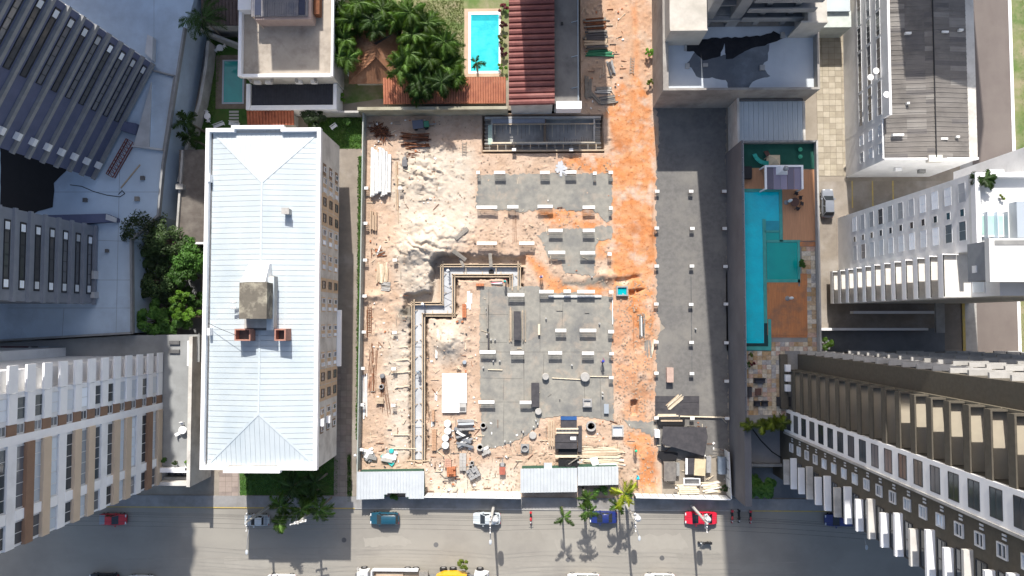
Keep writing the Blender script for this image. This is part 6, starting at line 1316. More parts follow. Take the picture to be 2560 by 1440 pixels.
for i, (cx, cy) in enumerate(PT):
    x, y = P(cx, cy, .5); z = 0.0; q = sorted(PT).index((cx, cy)); tt = thing('pipe_stub', 'short white pipe stub, %s' % STUB[i], 'pipe', (x, y, 0), 'pipe stubs'); obj('pipe', MB().lathe(x, y, [(.11,0),(.11,.5),(.08,.5),(.08,.3)], 10), M_pvc, tt)
single('blue_bag', MB().box(*rect(1395,690,1398,693,.3),0,.3), M_pvc, 'tiny white bag on the clay', 'bag') if False else None
pile('white_bags', 'white sacks heaped beside the pallet of pinkish bricks', 'bags', 1215, 1126, 1.4, .9, .3, 4, [M_conclight, M_pvc], .2, .4, layers=2, jit=.8, partname='sack'); pile('grey_bags', 'grey sacks heaped at the lower west fence', 'bags', 923, 1135, 2.0, 1.1, .3, 5, [M_block, M_conc, M_pvc], .22, .45, layers=2, jit=.8, partname='sack'); pile('turquoise_bags', 'white and turquoise bags beside the lower trench', 'bags', 975, 1142, 2.2, 1.4, -.6, 4, [M_pvc, mat('turquoise_plastic', (.05,.5,.48), None, .5, 1), M_conclight], .2, .5, layers=2, jit=.9, partname='sack')
drum(978, 1128, .34, .6, MATS['turquoise_plastic'], 'turquoise drum beside the lower trench'); crate(880+15,1128,908,1140,.8,M_whitepaint,'white box at the lower corner of the west fence') if False else None
pile('grey_sheets', 'grey roofing sheets and black boards right of the white drums', 'panel', 1165, 1062, 2.4, 1.6, 0, 4, [M_block, M_galv, M_plyblack], .05, layers=5, jit=.05, partname='sheet'); pile('machine_parts', 'grey machine parts right of the white drums', 'scrap', 1160, 1095, 2.6, 2.2, .3, 6, [M_block, M_black, M_pvc, M_steel], .22, .4, layers=2, jit=.9, partname='scrap')
for i, (cx, cy, L) in enumerate(((1174,745,2.0),(1170,765,1.0))): pile('white_sheet_pile', 'white sheets right of the trench, %s stack' % ('upper','lower')[i], 'panel', cx, cy, L, .8, D90, 3, M_pvc, .06, layers=2, jit=.02, partname='sheet')
for i, (cx, cy, L) in enumerate(((1096,835,1.8),(1092,880,2.0),(1090,990,1.5),(1082,1050,2.0))): pile('white_plank', 'white planks beside the long trench, %s from the top' % ORD[i], 'timber', cx, cy, L, .35, D90, 2, M_pvc, .08, .15, jit=.05)
for i, (cx, cy, L, ang) in enumerate(((1000,868,3.0,.1),(1003,900,3.0,.1),(1002,930,3.0,.1),(1003,966,3.0,.15),(1005,1086,3.2,.0),(1010,1121,5.4,0))): pile('cross_plank', 'pale plank bridging from the posts to the long trench, %s from the top' % ORD[i], 'timber', cx, cy, L, .2, ang, 1, M_paletimber, .1, .14, jit=0, z0=.15)
pile('bench_table', 'brown plank table among the rusty bars', 'table', 952, 1000, 1.4, 1.0, 0, 4, M_timber, .08, z0=.5, jit=.01); pile('wagon_bed', 'long brown crate with round ring near the west fence', 'crate', 935, 555, 2.9, 1.0, D90, 4, mat('tan_ply', (.46,.34,.24), None, .9, 2), .5, z0=.0, jit=.0)
# ---- alley material heaps
for i, (cx, cy, L, Wd, ang, n, lab, ms) in enumerate(((1490,102,3.6,2.6,0,7,'big stack of timber panels beside the concrete roof',[M_timber,M_oldtimber,M_plyblack]),(1488,60,3.6,1.8,.05,6,'rusty bars and boards at the upper end of the alley',[M_oldtimber,M_rust]),(1498,134,4.0,.9,0,3,'green painted panels below the timber panel stack',[mat('site_green', (.03,.20,.10), None, .6, 1)]),(1528,172,2.4,.9,-1.3,3,'black and grey panels leaning by the alley track',[M_plyblack,M_block]),(1508,226,2.4,1.0,0,4,'grey form panels beside the clay track',[M_oldtimber,M_conclight]),(1520,250,2.6,1.2,.15,5,'weathered form panels at the foot of the alley',[M_oldtimber,M_concdark]),(1470,222,3.6,1.0,D90,4,'grey boards leaning at the alley wall',[M_oldtimber]),(1488,245,2.6,.5,-.8,2,'two planks lying diagonally in the alley corner',[M_oldtimber]))):
    pile('panel_heap', lab, 'timber', cx, cy, L, Wd, ang, n, ms, .12, layers=5 if i == 0 else 2, jit=.06)
x = P(1300, 700)
pile('barrow_tools', 'small tools and boxes at the trench end near the main slab', 'tools', 1242, 707, 2.2, .6, 0, 4, [M_glasspale, M_oldtimber, M_red], .12, layers=1, jit=.1, partname='tool')
single('tyre_ring', MB().lathe(*P(1228,679,.2), [(.2,-.41),(.36,-.41),(.4,-.32),(.34,-.24),(.2,-.26)], 16), M_tyre, 'black tyre lying in the upper trench', 'tyre')
for i, (cx, cy) in enumerate(((1348,500),(1340,550))): pass
pile('silver_film', 'crumpled silver film on the clay above the north slab', 'film', 1402, 422, 1.8, 1.0, .4, 6, mat('silver_film', (.55,.57,.60), None, .3, 1), .04, .35, layers=2, jit=1.2, partname='fold') 
pile('thin_rods', 'thin rods on the sand above the trench', 'rebar', 1287, 570, 5.0, .7, D90, 3, M_rust, .04, .05, jit=.05)
pile('clay_pipe', 'white drain pipe along the right edge of the main slab', 'pipe', 1531, 775, 4.6, .2, D90, 1, M_pvc, .12, .12, z0=.1, jit=0); pile('drain_run', 'brown drain pipe in the clay trench', 'pipe', 1584, 860, 8, .2, D90, 1, mat('brown_drain', (.40,.19,.09), None, .7, 1), .14, .14, z0=-.1, jit=0)
pile('right_planks', 'grey boards beside the lower clay track', 'timber', 1604, 815, 3.4, .8, D90, 4, [M_plyblack, M_oldtimber, M_pvc], .1, layers=2, jit=.04); pile('track_boards', 'pinkish boards at the edge of the gravel lot', 'timber', 1622, 872, 3.0, 1.4, D90-.1, 4, [M_oldtimber, mat('pink_board2', (.50,.36,.30), None, .9, 2), M_paletimber], .06, jit=.2)
# ---- litter of laths, bars and offcuts too small to pick apart
r = random.Random(99)
for k, (nm, m_, n_) in enumerate((('lath_litter', M_paletimber, 210), ('steel_litter', M_rust, 110), ('board_litter', M_oldtimber, 120), ('plastic_litter', M_pvc, 130), ('brick_litter', M_brick, 60), ('dark_litter', M_plyblack, 35))):
    mb = MB()
    for i in range(n_):
        cx, cy = r.choice([(r.uniform(918,1030), r.uniform(600,1170)), (r.uniform(1065,1195), r.uniform(800,1170)), (r.uniform(1200,1590), r.uniform(1050,1170)), (r.uniform(1640,1815), r.uniform(1050,1235)), (r.uniform(920,1100), r.uniform(295,520)), (r.uniform(1455,1560), r.uniform(20,280)), (r.uniform(1065,1195), r.uniform(1050,1235)), (r.uniform(1205,1525), r.uniform(440,1040)) if r.random() < .3 else (r.uniform(1065,1300), r.uniform(1080,1235))]); x, y = P(cx, cy)
        if sdist(np.array([x]), np.array([y]), CHAN)[0] > -.45: continue
        z = max(HZ(x, y), .03)+.03; L_ = r.uniform(.2, 1.3) if k < 3 else r.uniform(.12, .36); w_ = r.uniform(.03, .08) if k < 3 else L_*r.uniform(.4, .9); mb.obox(x, y, L_, w_, z-.05, z+r.uniform(.03,.12), r.choice([0, D90, r.uniform(0, 3.1), r.uniform(0, 3.1)]))
    obj(nm, mb, m_, None, 'stuff')
# ---- scattered rubble
mb = MB(); r = random.Random(77)
for i in range(2600):
    cx, cy = r.choice([(r.uniform(915,1190), r.uniform(300,1230)), (r.uniform(1530,1640), r.uniform(700,1060)), (r.uniform(1200,1640), r.uniform(1060,1230)), (r.uniform(1200,1530), r.uniform(385,720))]); x, y = P(cx, cy)
    if sdist(np.array([x]), np.array([y]), CHAN)[0] > -.4: continue
    if max(sdist(np.array([x]), np.array([y]), p)[0] for p in slab_polys.values()) > -.1 and r.random() < .9: continue
    z = HZ(x, y); s = r.uniform(.04, .14); a = r.uniform(0, 3); mb.obox(x, y, s*2, s*1.3, z-.02, z+s*.7, a)
obj('rubble', mb, mat('rubble_stone', (.44,.34,.26), (.30,.22,.16), .95, 1.2), None, 'stuff')
# ================================================================== STREET: VEHICLES, POLES, PEOPLE
M_carglass = glass('car_glass', (.02,.025,.03), .05); M_chrome = mat('alloy', (.55,.56,.58), None, .3, 3, metal=.7); M_lamp = mat('headlight_lens', (.75,.78,.80), None, .15, 3); M_tail = mat('tail_lens', (.40,.02,.02), None, .25, 3)
def loft(stations, n):
    """stations: list of rings with n points each"""
    mb = MB(); vs = [p for s in stations for p in s]; m = len(stations)
    fs = [(j*n+i, j*n+(i+1)%n, (j+1)*n+(i+1)%n, (j+1)*n+i) for j in range(m-1) for i in range(n)]
    fs += [tuple(range(n-1, -1, -1)), tuple(range((m-1)*n, m*n))]; return mb.add(vs, fs)
def car(name, label, cat, cx, cy, m, L=4.2, Wd=1.75, hgt=1.5, style='hatch', ang=0.0, group=None):
    x, y = P(cx, cy, .8); t = thing(name, label, cat, (x, y, 0), group); T = Matrix.Translation((x, y, 0)) @ Matrix.Rotation(ang, 4, 'Z'); w = Wd/2; h = L/2
    def ring(xx, ww, zb, zt): return [(xx,-ww*.9,zb),(xx,-ww,zb+.18),(xx,-ww,zt-.16),(xx,-ww*.90,zt),(xx,ww*.90,zt),(xx,ww,zt-.16),(xx,ww,zb+.18),(xx,ww*.9,zb)]
    belt = hgt*.60
    prof = [(-h,.62,.34,belt*.66),(-h+.12,.86,.24,belt*.78),(-h+.45,.96,.2,belt*.88),(-h+1.1,1.0,.2,belt),(0,1.0,.2,belt+.02),(h-.9,1.0,.2,belt+.02),(h-.35,.96,.22,belt*.98),(h-.08,.84,.28,belt*.86),(h,.66,.36,belt*.74)]
    obj('body', loft([ring(a, w*b, c, d) for a, b, c, d in prof], 8).xf(T), m, t, smooth=True)
    c0, c1 = -h+1.05, {'hatch': h-.28, 'sedan': h-.75, 'suv': h-.15, 'pickup': -h+2.9}[style]
    r0, r1 = c0+.75, {'hatch': c1-.45, 'sedan': c1-.6, 'suv': c1-.25, 'pickup': c1-.15}[style]
    lo = [(c0,-w*.86,belt),(c1,-w*.86,belt),(c1,w*.86,belt),(c0,w*.86,belt)]; hi = [(r0,-w*.70,hgt-.05),(r1,-w*.70,hgt-.05),(r1,w*.70,hgt-.05),(r0,w*.70,hgt-.05)]
    obj('cabin_glass', MB().hexa(lo, hi).xf(T), M_carglass, t)
    obj('roof', loft([[(a,-w*.71*b,hgt-.06),(a,-w*.62*b,hgt-.005*k),(a,w*.62*b,hgt-.005*k),(a,w*.71*b,hgt-.06)] for a, b, k in ((r0-.02,.94,6),(r0+.25,1,0),(r1-.2,1,0),(r1+.02,.95,6))], 4).xf(T), m, t, smooth=True)
    for s in (-1, 1):
        obj('pillar', MB().beam((c0+.02,s*w*.85,belt),(r0,s*w*.70,hgt-.05),.07,.06).xf(T), m, t); obj('pillar', MB().beam(((c0+c1)/2,s*w*.865,belt),((r0+r1)/2,s*w*.705,hgt-.05),.08,.05).xf(T), m, t); obj('pillar', MB().beam((c1-.03,s*w*.85,belt),(r1,s*w*.70,hgt-.05),.10,.06).xf(T), m, t)
        obj('headlight', MB().box(-h+.05,-h+.32,s*w*.62-.17,s*w*.62+.17,belt*.62,belt*.80).xf(T), M_lamp, t); obj('tail_light', MB().box(h-.14,h-.03,s*w*.66-.14,s*w*.66+.14,belt*.62,belt*.84).xf(T), M_tail, t)
        obj('mirror', MB().box(c0+.35,c0+.52,s*(w+.09)-.10,s*(w+.09)+.10,belt-.02,belt+.13).xf(T), m, t)
        for xx in (-h+.78, h-.75):
            wl = obj('wheel', MB().tube((xx,s*(w-.2),.31),(xx,s*(w+.005),.31),.31,n=16).xf(T), M_tyre, t); obj('rim', MB().tube((xx,s*(w-.02),.31),(xx,s*(w+.02),.31),.19,n=10).xf(T), M_chrome, wl)
    if style == 'pickup': obj('cargo_bed', MB().box(c1+.12,h-.15,-w*.82,w*.82,belt+.02,belt+.05).xf(T), M_carglass if 'open' in label else MATS.get('bed_cover') or mat('bed_cover', (.30,.34,.38), None, .5, 1), t)
    return t
M_teal = paint('teal_car_paint', (.012,.075,.12)); M_silver = paint('silver_car_paint', (.55,.60,.62)); M_blue = paint('blue_car_paint', (.015,.03,.17)); M_redcar = paint('red_car_paint', (.62,.015,.04)); M_whitecar = paint('white_car_paint', (.78,.78,.78)); M_greycar = paint('grey_car_paint', (.22,.24,.28)); M_blackcar = paint('black_car_paint', (.015,.015,.02))
car('parked_car', 'dark teal hatchback parked by the left half of the hoarding', 'car', 961, 1297, M_teal, 4.25, 1.75, 1.5, 'suv'); car('parked_car', 'silver hatchback parked under the pole with white equipment', 'car', 1217, 1297, M_silver, 4.0, 1.72, 1.48); car('parked_car', 'blue sedan parked beside the street palms', 'car', 1509, 1294, M_blue, 4.0, 1.74, 1.42, 'sedan'); car('parked_car', 'bright red car parked near the right end of the hoarding', 'car', 1753, 1296, M_redcar, 4.6, 1.8, 1.42, 'sedan')
car('parked_pickup', 'pale blue-grey pickup parked in the shade of the hip-roofed block', 'pickup', 641, 1301, M_silver, 3.6, 1.62, 1.5, 'pickup'); car('parked_car', 'dark blue car half hidden by the olive tower ledges', 'car', 2100, 1301, M_blue, 4.2, 1.75, 1.5); car('parked_car', 'grey car parked beside the pool podium wall', 'car', 2070, 508, M_greycar, 4.2, 1.75, 1.5, 'hatch', -math.pi/2); car('parked_pickup', 'red pickup parked in deep shade below the tan tower', 'pickup', 281, 1299, M_red, 4.0, 1.65, 1.5, 'pickup', math.pi)
car('parked_car', 'black car cut by the lower frame edge at the left', 'car', 258, 1450, M_blackcar, 4.3, 1.75, 1.5, 'suv'); car('parked_car', 'white car cut by the lower frame edge under the hip-roofed block shadow', 'car', 704, 1452, M_whitecar, 4.2, 1.75, 1.5); car('parked_car', 'white car at the lower frame edge below the small palm', 'car', 1459, 1451, M_whitecar, 4.7, 1.8, 1.5, 'suv'); car('parked_car', 'white car at the lower frame edge below the blue sedan', 'car', 1650, 1451, M_whitecar, 4.4, 1.78, 1.5); car('parked_car', 'white car partly visible at the lower left frame edge', 'car', 350, 1454, M_whitecar, 3.9, 1.7, 1.5)
def truck():
    x, y = P(990, 1446, 1.5); t = thing('flatbed_truck', 'white truck with a muddy open body at the lower frame edge', 'truck', (x, y, 0)); w = 1.2; z = 0
    obj('chassis', MB().box(x-5.4,x+4.6,y-.5,y+.5,.6,.9), M_steel, t); obj('cab', loft([[(x-5.7,y-w*a,.6),(x-5.7+b,y-w*a,2.4),(x-5.7+b,y+w*a,2.4),(x-5.7,y+w*a,.6)] for a, b in ((.9,.25),)]+[[(x-3.9,y-w*.95,.6),(x-3.9,y-w*.95,2.55),(x-3.9,y+w*.95,2.55),(x-3.9,y+w*.95,.6)]], 4), M_whitecar, t); obj('windscreen', MB().box(x-5.62,x-5.4,y-w*.75,y+w*.75,1.5,2.38), M_carglass, t); obj('roof_hatch', MB().box(x-5.0,x-4.3,y+.1,y+.7,2.52,2.58), M_black, t)
    for s in (-1, 1): obj('side_wall', MB().box(x-3.3,x+3.2,y+s*w-.08,y+s*w+.08,.95,1.9), M_whitecar, t)
    obj('bed_floor', MB().box(x-3.3,x+3.2,y-w+.08,y+w-.08,.95,1.1), mat('muddy_bed', (.42,.34,.25), (.28,.20,.13), .9, 1), t); obj('cross_beam', MB().box(x-3.5,x-3.3,y-w,y+w,.9,2.2), M_whitecar, t)
    for a in (-2.6,): obj('load', MB().box(x-2.9,x+1.0,y+.2,y+.75,1.1,1.4), mat('tan_load', (.50,.38,.27), None, .9, 1), t)
    obj('load_pipe', MB().tube((x-2.8,y-.3,1.5),(x+3.4,y-.3,1.5),.25,n=12), M_whitecar, t); obj('rear_gear', MB().box(x+3.3,x+4.6,y-.3,y+1.0,.9,1.6), M_oldtimber, t)
    for s in (-1, 1):
        obj('mirror', MB().box(x-5.5,x-5.3,y+s*1.5-.12,y+s*1.5+.12,1.7,2.2), M_conclight, t)
        for xx in (-4.8, 1.5, 2.7): wl = obj('wheel', MB().tube((x+xx,y+s*.9,.5),(x+xx,y+s*1.22,.5),.5,n=16), M_tyre, t); obj('rim', MB().tube((x+xx,y+s*1.2,.5),(x+xx,y+s*1.24,.5),.26,n=10), M_chrome, wl)
truck()
def mixer_truck():
    x, y = P(1150, 1450, 1.5); t = thing('mixer_truck', 'truck with yellow body and white cab at the lower frame edge', 'truck', (x, y, 0))
    obj('chassis', MB().box(x-4.2,x+4.2,y-.5,y+.5,.6,.95), M_steel, t); obj('body', loft([[(x+a,y-b,1.0),(x+a,y-b*.9,c),(x+a,y+b*.9,c),(x+a,y+b,1.0)] for a, b, c in ((-3.4,.7,1.9),(-2.4,1.15,2.5),(-.4,1.2,2.6),(1.0,.9,2.3))], 4), M_yellow, t); obj('hopper', MB().box(x-4.3,x-3.4,y-.5,y+.6,.95,2.0), M_steel, t)
    obj('cab', loft([[(x+2.1,y-1.15,.6),(x+2.1,y-1.1,2.5),(x+2.1,y+1.1,2.5),(x+2.1,y+1.15,.6)],[(x+3.6,y-1.12,.6),(x+3.5,y-1.0,2.45),(x+3.5,y+1.0,2.45),(x+3.6,y+1.12,.6)],[(x+4.1,y-1.0,.6),(x+3.95,y-.9,1.4),(x+3.95,y+.9,1.4),(x+4.1,y+1.0,.6)]], 4), M_whitecar, t); obj('windscreen', MB().box(x+3.62,x+3.85,y-.85,y+.85,1.5,2.2), M_carglass, t)
    for s in (-1, 1):
        for xx in (-2.5, -1.1, 2.8): wl = obj('wheel', MB().tube((x+xx,y+s*1.0,.52),(x+xx,y+s*1.4,.52),.52,n=16), M_tyre, t); obj('rim', MB().tube((x+xx,y+s*1.38,.52),(x+xx,y+s*1.42,.52),.28,n=10), M_chrome, wl)
mixer_truck()
def bike(cx, cy, ang, m, label, rider=False):
    x, y = P(cx, cy, .6); t = thing('motorbike', label, 'motorbike', (x, y, 0), 'motorbikes on the street'); T = Matrix.Translation((x, y, 0)) @ Matrix.Rotation(ang, 4, 'Z')
    for xx in (-.65,.65): wl = obj('wheel', MB().tube((xx,-.06,.3),(xx,.06,.3),.3,n=16).xf(T), M_tyre, t); obj('rim', MB().tube((xx,-.07,.3),(xx,.07,.3),.16,n=8).xf(T), M_chrome, wl)
    obj('frame', MB().beam((-.6,0,.35),(.35,0,.55),.14,.2).beam((.65,0,.3),(.42,0,.95),.1,.1).xf(T), M_black, t, 'stuff'); obj('tank', MB().ball((.15,0,.82),.32,.17,.16).xf(T), m, t, smooth=True); obj('seat', MB().hexa([(-.75,-.13,.7),(-.08,-.15,.7),(-.08,.15,.7),(-.75,.13,.7)],[(-.8,-.11,.84),(-.05,-.12,.8),(-.05,.12,.8),(-.8,.11,.84)]).xf(T), M_black, t); obj('handlebar', MB().tube((.38,-.36,1.02),(.45,0,.98),.025,n=6).tube((.45,0,.98),(.38,.36,1.02),.025,n=6).xf(T), M_steel, t, 'stuff'); obj('headlamp', MB().ball((.6,0,.88),.1,.1,.1).xf(T), M_lamp, t); obj('rear_box', MB().box(-.98,-.72,-.16,.16,.72,.95).xf(T), m, t); obj('fender', MB().box(.42,.92,-.07,.07,.6,.64).xf(T), m, t)
bike(1327, 1295, -D90, M_red, 'red motorbike parked across the kerb right of the silver hatchback'); bike(1762, 1357, math.pi, M_black, 'black motorbike with white tank standing in the road below the red car'); bike(1830, 1292, -D90, M_red, 'dark red motorbike in the shade, leftmost of three by the kerb'); bike(1847, 1291, -D90, M_black, 'black motorbike in the shade, middle of three by the kerb'); bike(1876, 1293, -D90, M_red, 'dark red motorbike in the shade, rightmost of three by the kerb')
# ---- utility poles
M_pole = mat('pole_concrete', (.48,.47,.44), (.42,.41,.385), .9, 1.5)
def pole(cx, cy, hgt, label, arms=2, trafo=True, lamp=None, armdir=(0,1)):
    x, y = P(cx, cy); z0 = .12; t = thing('utility_pole', label, 'pole', (x, y, z0), 'poles along the kerb'); obj('shaft', MB().lathe(x, y, [(.24,z0),(.15,hgt)], 10), M_pole, t, smooth=True); ax_, ay_ = armdir
    for k in range(arms):
        z = hgt-.3-k*.9; e = 1.2 if k == 0 else .9; obj('crossarm', MB().beam((x-ax_*e,y-ay_*e,z),(x+ax_*e,y+ay_*e,z),.13,.13), M_pole, t)
        for s in (-1,-.4,.4,1): obj('insulator', MB().lathe(x+ax_*e*s*.95, y+ay_*e*s*.95, [(.07,z+.06),(.09,z+.15),(.06,z+.28)], 8), M_whitepaint, t)
    if trafo:
        obj('transformer', MB().lathe(x+.62, y-.05, [(.38,hgt-3.3),(.42,hgt-3.2),(.42,hgt-2.1),(.30,hgt-2.0)], 14), M_galv, t); obj('bracket', MB().beam((x,y,hgt-2.4),(x+.6,y-.05,hgt-2.4),.1,.2), M_steel, t)
        for dx in (.45,.62,.79): obj('bushing', MB().lathe(x+dx, y-.05, [(.06,hgt-2.0),(.07,hgt-1.85),(.04,hgt-1.65)], 8), M_whitepaint, t)
    if lamp:
        a = (x, y, hgt-1.6); b = (x+lamp[0], y+lamp[1], hgt-.9); obj('lamp_arm', MB().path([a, ((a[0]+b[0])/2,(a[1]+b[1])/2,hgt-.95), b], .05), M_steel, t); obj('lamp_head', MB().ball((b[0],b[1],b[2]),.20,.36,.1), M_galv, t)
    return (x, y)
pA = pole(1234, 1266, 9.4, 'concrete utility pole with transformer behind the silver hatchback', 2, True, (0,-2.6)); pB = pole(1729, 1264, 9.4, 'concrete utility pole with transformer behind the red car', 2, True, None); pC = pole(1566, 1262, 9.4, 'concrete utility pole among the street palms beside the blue sedan', 2, True, (.6,-2.3)); pD = pole(796, 1263, 9.6, 'concrete pole with white cross arms among the shaded street palms', 2, False, None, (.9,.2)); pE = pole(677, 1262, 9.4, 'concrete pole with long lamp arm above the shaded pickup', 1, False, (-.2,-4.2)); pF = pole(2098, 1285, 8.5, 'lamp pole beside the dark blue car at the olive tower', 0, False, (.4,-2.4))
seq = [(-80, pE[1]), pE, pD, pA, pC, pB, pF, (70, pF[1])]
for k, (dy, z) in enumerate(((-.9,9.2),(-.3,9.2),(.35,9.2),(.9,9.2),(0,6.9),(0,6.4))):
    mb = MB()
    for (a, b) in zip(seq[:-1], seq[1:]):
        prev = None
        for i in range(7):
            f = i/6; sag = 1.0*4*f*(1-f)*(abs(b[0]-a[0])/40); p = (a[0]+(b[0]-a[0])*f, a[1]+(b[1]-a[1])*f+dy, z-sag)
            if prev: mb.tube(prev, p, .013, n=4, caps=False)
            prev = p
    single('overhead_wire', mb, M_black, 'overhead wire along the street, %s' % ('outermost over the road','second over the road','third from the road','nearest the buildings','upper of the two low cables','lower of the two low cables')[k], 'wire', 'street wires')
# ---- people
def person_mat(name, shirt, trousers, skin=(.30,.17,.11)):
    m = bpy.data.materials.new(name); m.use_nodes = True; n = m.node_tree; N = n.nodes; L = n.links; b = N['Principled BSDF']; b.inputs['Roughness'].default_value = .85
    tc = N.new('ShaderNodeTexCoord'); sp = N.new('ShaderNodeSeparateXYZ'); L.new(tc.outputs['Object'], sp.inputs[0]); cr = N.new('ShaderNodeValToRGB'); cr.color_ramp.interpolation = 'CONSTANT'
    e = cr.color_ramp.elements; e[0].position = 0; e[0].color = (.03,.025,.02,1); e[1].position = .05; e[1].color = (*trousers,1)
    for p, c in ((.53, shirt), (.845, skin)): q = e.new(p); q.color = (*c,1)
    mr = N.new('ShaderNodeMapRange'); mr.inputs[1].default_value = 0; mr.inputs[2].default_value = 1.75; L.new(sp.outputs[2], mr.inputs[0]); L.new(mr.outputs[0], cr.inputs[0]); L.new(cr.outputs[0], b.inputs['Base Color']); return m
def person(cx, cy, ang, shirt, trousers, hat, label, pose=0, z=None):
    x, y = P(cx, cy, 1.6); z = (max(HZ(x, y), .04) if z is None else z); a = .35 if pose else .12
    V = [(0,0,.98),(0,0,1.18),(0,.0,1.40),(0,.02,1.52),(0,.05,1.66),(.10,0,.94),(.12,a*.5,.52),(.12,-a*.3,.10),(.12,a*.2,.05),(-.10,0,.94),(-.12,-a*.3,.52),(-.12,-a*.8,.10),(-.12,-a*.3,.05),(.20,0,1.41),(.26,.06+a*.4,1.14),(.22,.2+a*.6,.95),(-.20,0,1.41),(-.27,.05,1.13),(-.25,.16,.92),(.21,.27+a*.7,.90),(-.24,.23,.86)]
    Eg = [(0,1),(1,2),(2,3),(3,4),(0,5),(5,6),(6,7),(7,8),(0,9),(9,10),(10,11),(11,12),(2,13),(13,14),(14,15),(15,19),(2,16),(16,17),(17,18),(18,20)]
    Rd = [.15,.14,.16,.06,.105,.10,.075,.05,.045,.10,.075,.05,.045,.075,.05,.04,.075,.05,.04,.035,.035]
    t = thing('person', label, 'person', (x, y, z)); me = bpy.data.meshes.new('body'); me.from_pydata(V, Eg, []); o = bpy.data.objects.new('body', me); COL.objects.link(o); o.parent = t; t.rotation_euler = (0,0,ang)
    sk = o.modifiers.new('skin', 'SKIN'); ss = o.modifiers.new('sub', 'SUBSURF'); ss.levels = ss.render_levels = 1
    for i, r_ in enumerate(Rd): me.skin_vertices[0].data[i].radius = (r_, r_*(.8 if i < 3 else 1))
    me.skin_vertices[0].data[0].use_root = True; me.materials.append(person_mat('clothes_%d' % cx, shirt, trousers))
    ORG[t.name] = (0,0,0); hb = MB().lathe(0, .05, [(.20,1.70),(.135,1.71),(.13,1.78),(.09,1.84),(.01,1.86)], 14); obj('hard_hat', hb, hat, t)
    return t
def hatm(n, c): return mat('hat_'+n, c, None, .4, 2)
person(1508, 904, .4, (.25,.05,.12), (.04,.05,.10), hatm('blue', (.05,.08,.45)), 'person in red and blue clothes walking on the main slab', 1); person(1590, 1128, 0, (.40,.22,.12), (.05,.05,.06), hatm('green', (.02,.55,.32)), 'person with green hard hat standing on the clay entrance'); person(1596, 1196, 1.2, (.02,.45,.62), (.05,.06,.10), hatm('cyan', (.02,.55,.75)), 'person in cyan at the clay entrance beside the palm'); person(1057, 760, 2.0, (.65,.67,.70), (.06,.08,.16), M_whitepaint, 'person in white shirt leaning at the trench corner', 0, .0); person(1044, 930, 3.0, (.10,.13,.17), (.06,.08,.12), hatm('grey', (.30,.36,.42)), 'person in dark clothes standing inside the long trench', 0, -.42); person(1263, 704, .8, (.45,.06,.06), (.05,.06,.09), hatm('teal', (.05,.4,.38)), 'person in red shirt at the top of the main slab'); person(1353, 693, 0, (.60,.55,.48), (.05,.05,.06), hatm('purple', (.18,.14,.28)), 'person with purple hat on the clay above the main slab'); person(1120, 676, 1.5, (.10,.11,.13), (.06,.07,.09), M_whitepaint, 'person in dark clothes in the upper trench corner', 0, -.42); person(888, 1139, 0, (.10,.10,.13), (.08,.08,.10), M_whitepaint, 'person in white hat outside the lower west fence', 1, .01)
# ================================================================== PALMS, TREES, SHRUBS
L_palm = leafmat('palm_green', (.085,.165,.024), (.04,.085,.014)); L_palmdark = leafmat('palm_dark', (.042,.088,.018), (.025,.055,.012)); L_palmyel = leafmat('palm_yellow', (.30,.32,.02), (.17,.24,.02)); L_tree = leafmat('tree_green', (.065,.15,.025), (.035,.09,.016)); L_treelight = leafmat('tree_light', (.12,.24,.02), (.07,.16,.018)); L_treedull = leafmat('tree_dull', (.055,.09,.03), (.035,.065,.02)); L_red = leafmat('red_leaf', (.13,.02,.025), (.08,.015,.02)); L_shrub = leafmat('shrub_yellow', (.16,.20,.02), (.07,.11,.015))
M_bark = mat('palm_bark', (.26,.23,.19), (.18,.155,.125), .95, 4); M_bark2 = mat('tree_bark', (.14,.11,.085), (.09,.07,.055), .95, 4)
def frond_mesh(key, L, droop, wid, nl, m, upa=.5):
    r = random.Random(key); mb = MB(); pts = []
    for i in range(9):
        f = i/8; a = upa-droop*f*f*1.6; pts.append((0,0,0) if not i else (pts[-1][0]+L/8*math.cos(a), 0, pts[-1][2]+L/8*math.sin(a)))
    for i in range(8): mb.tube(pts[i], pts[i+1], .035*(1-i/9), .035*(1-(i+1)/9), 4, False)
    for i in range(nl):
        f = .12+.88*i/(nl-1); q = f*8; k = min(7, int(q)); g = q-k; p = [pts[k][j]+(pts[k+1][j]-pts[k][j])*g for j in range(3)]
        ll = wid*(.35+1.1*math.sin(math.pi*min(1, f*.9+.08)))*r.uniform(.8,1.1)
        for s in (-1, 1):
            an = r.uniform(.75,1.1)*(1-.35*f); dx, dy = math.cos(an)*ll, math.sin(an)*ll*s; dz = -ll*r.uniform(.1,.75); t = .034+.016*L/3
            mb.add([(p[0]-t,p[1],p[2]),(p[0]+t,p[1],p[2]),(p[0]+dx*.6+t*.7,p[1]+dy*.6,p[2]+dz*.35+.04),(p[0]+dx,p[1]+dy,p[2]+dz),(p[0]+dx*.55-t*.7,p[1]+dy*.55,p[2]+dz*.4)], [(0,1,2,3,4)])
    return _mesh('frond', mb, m, (0,0,0), False)
FR = {}
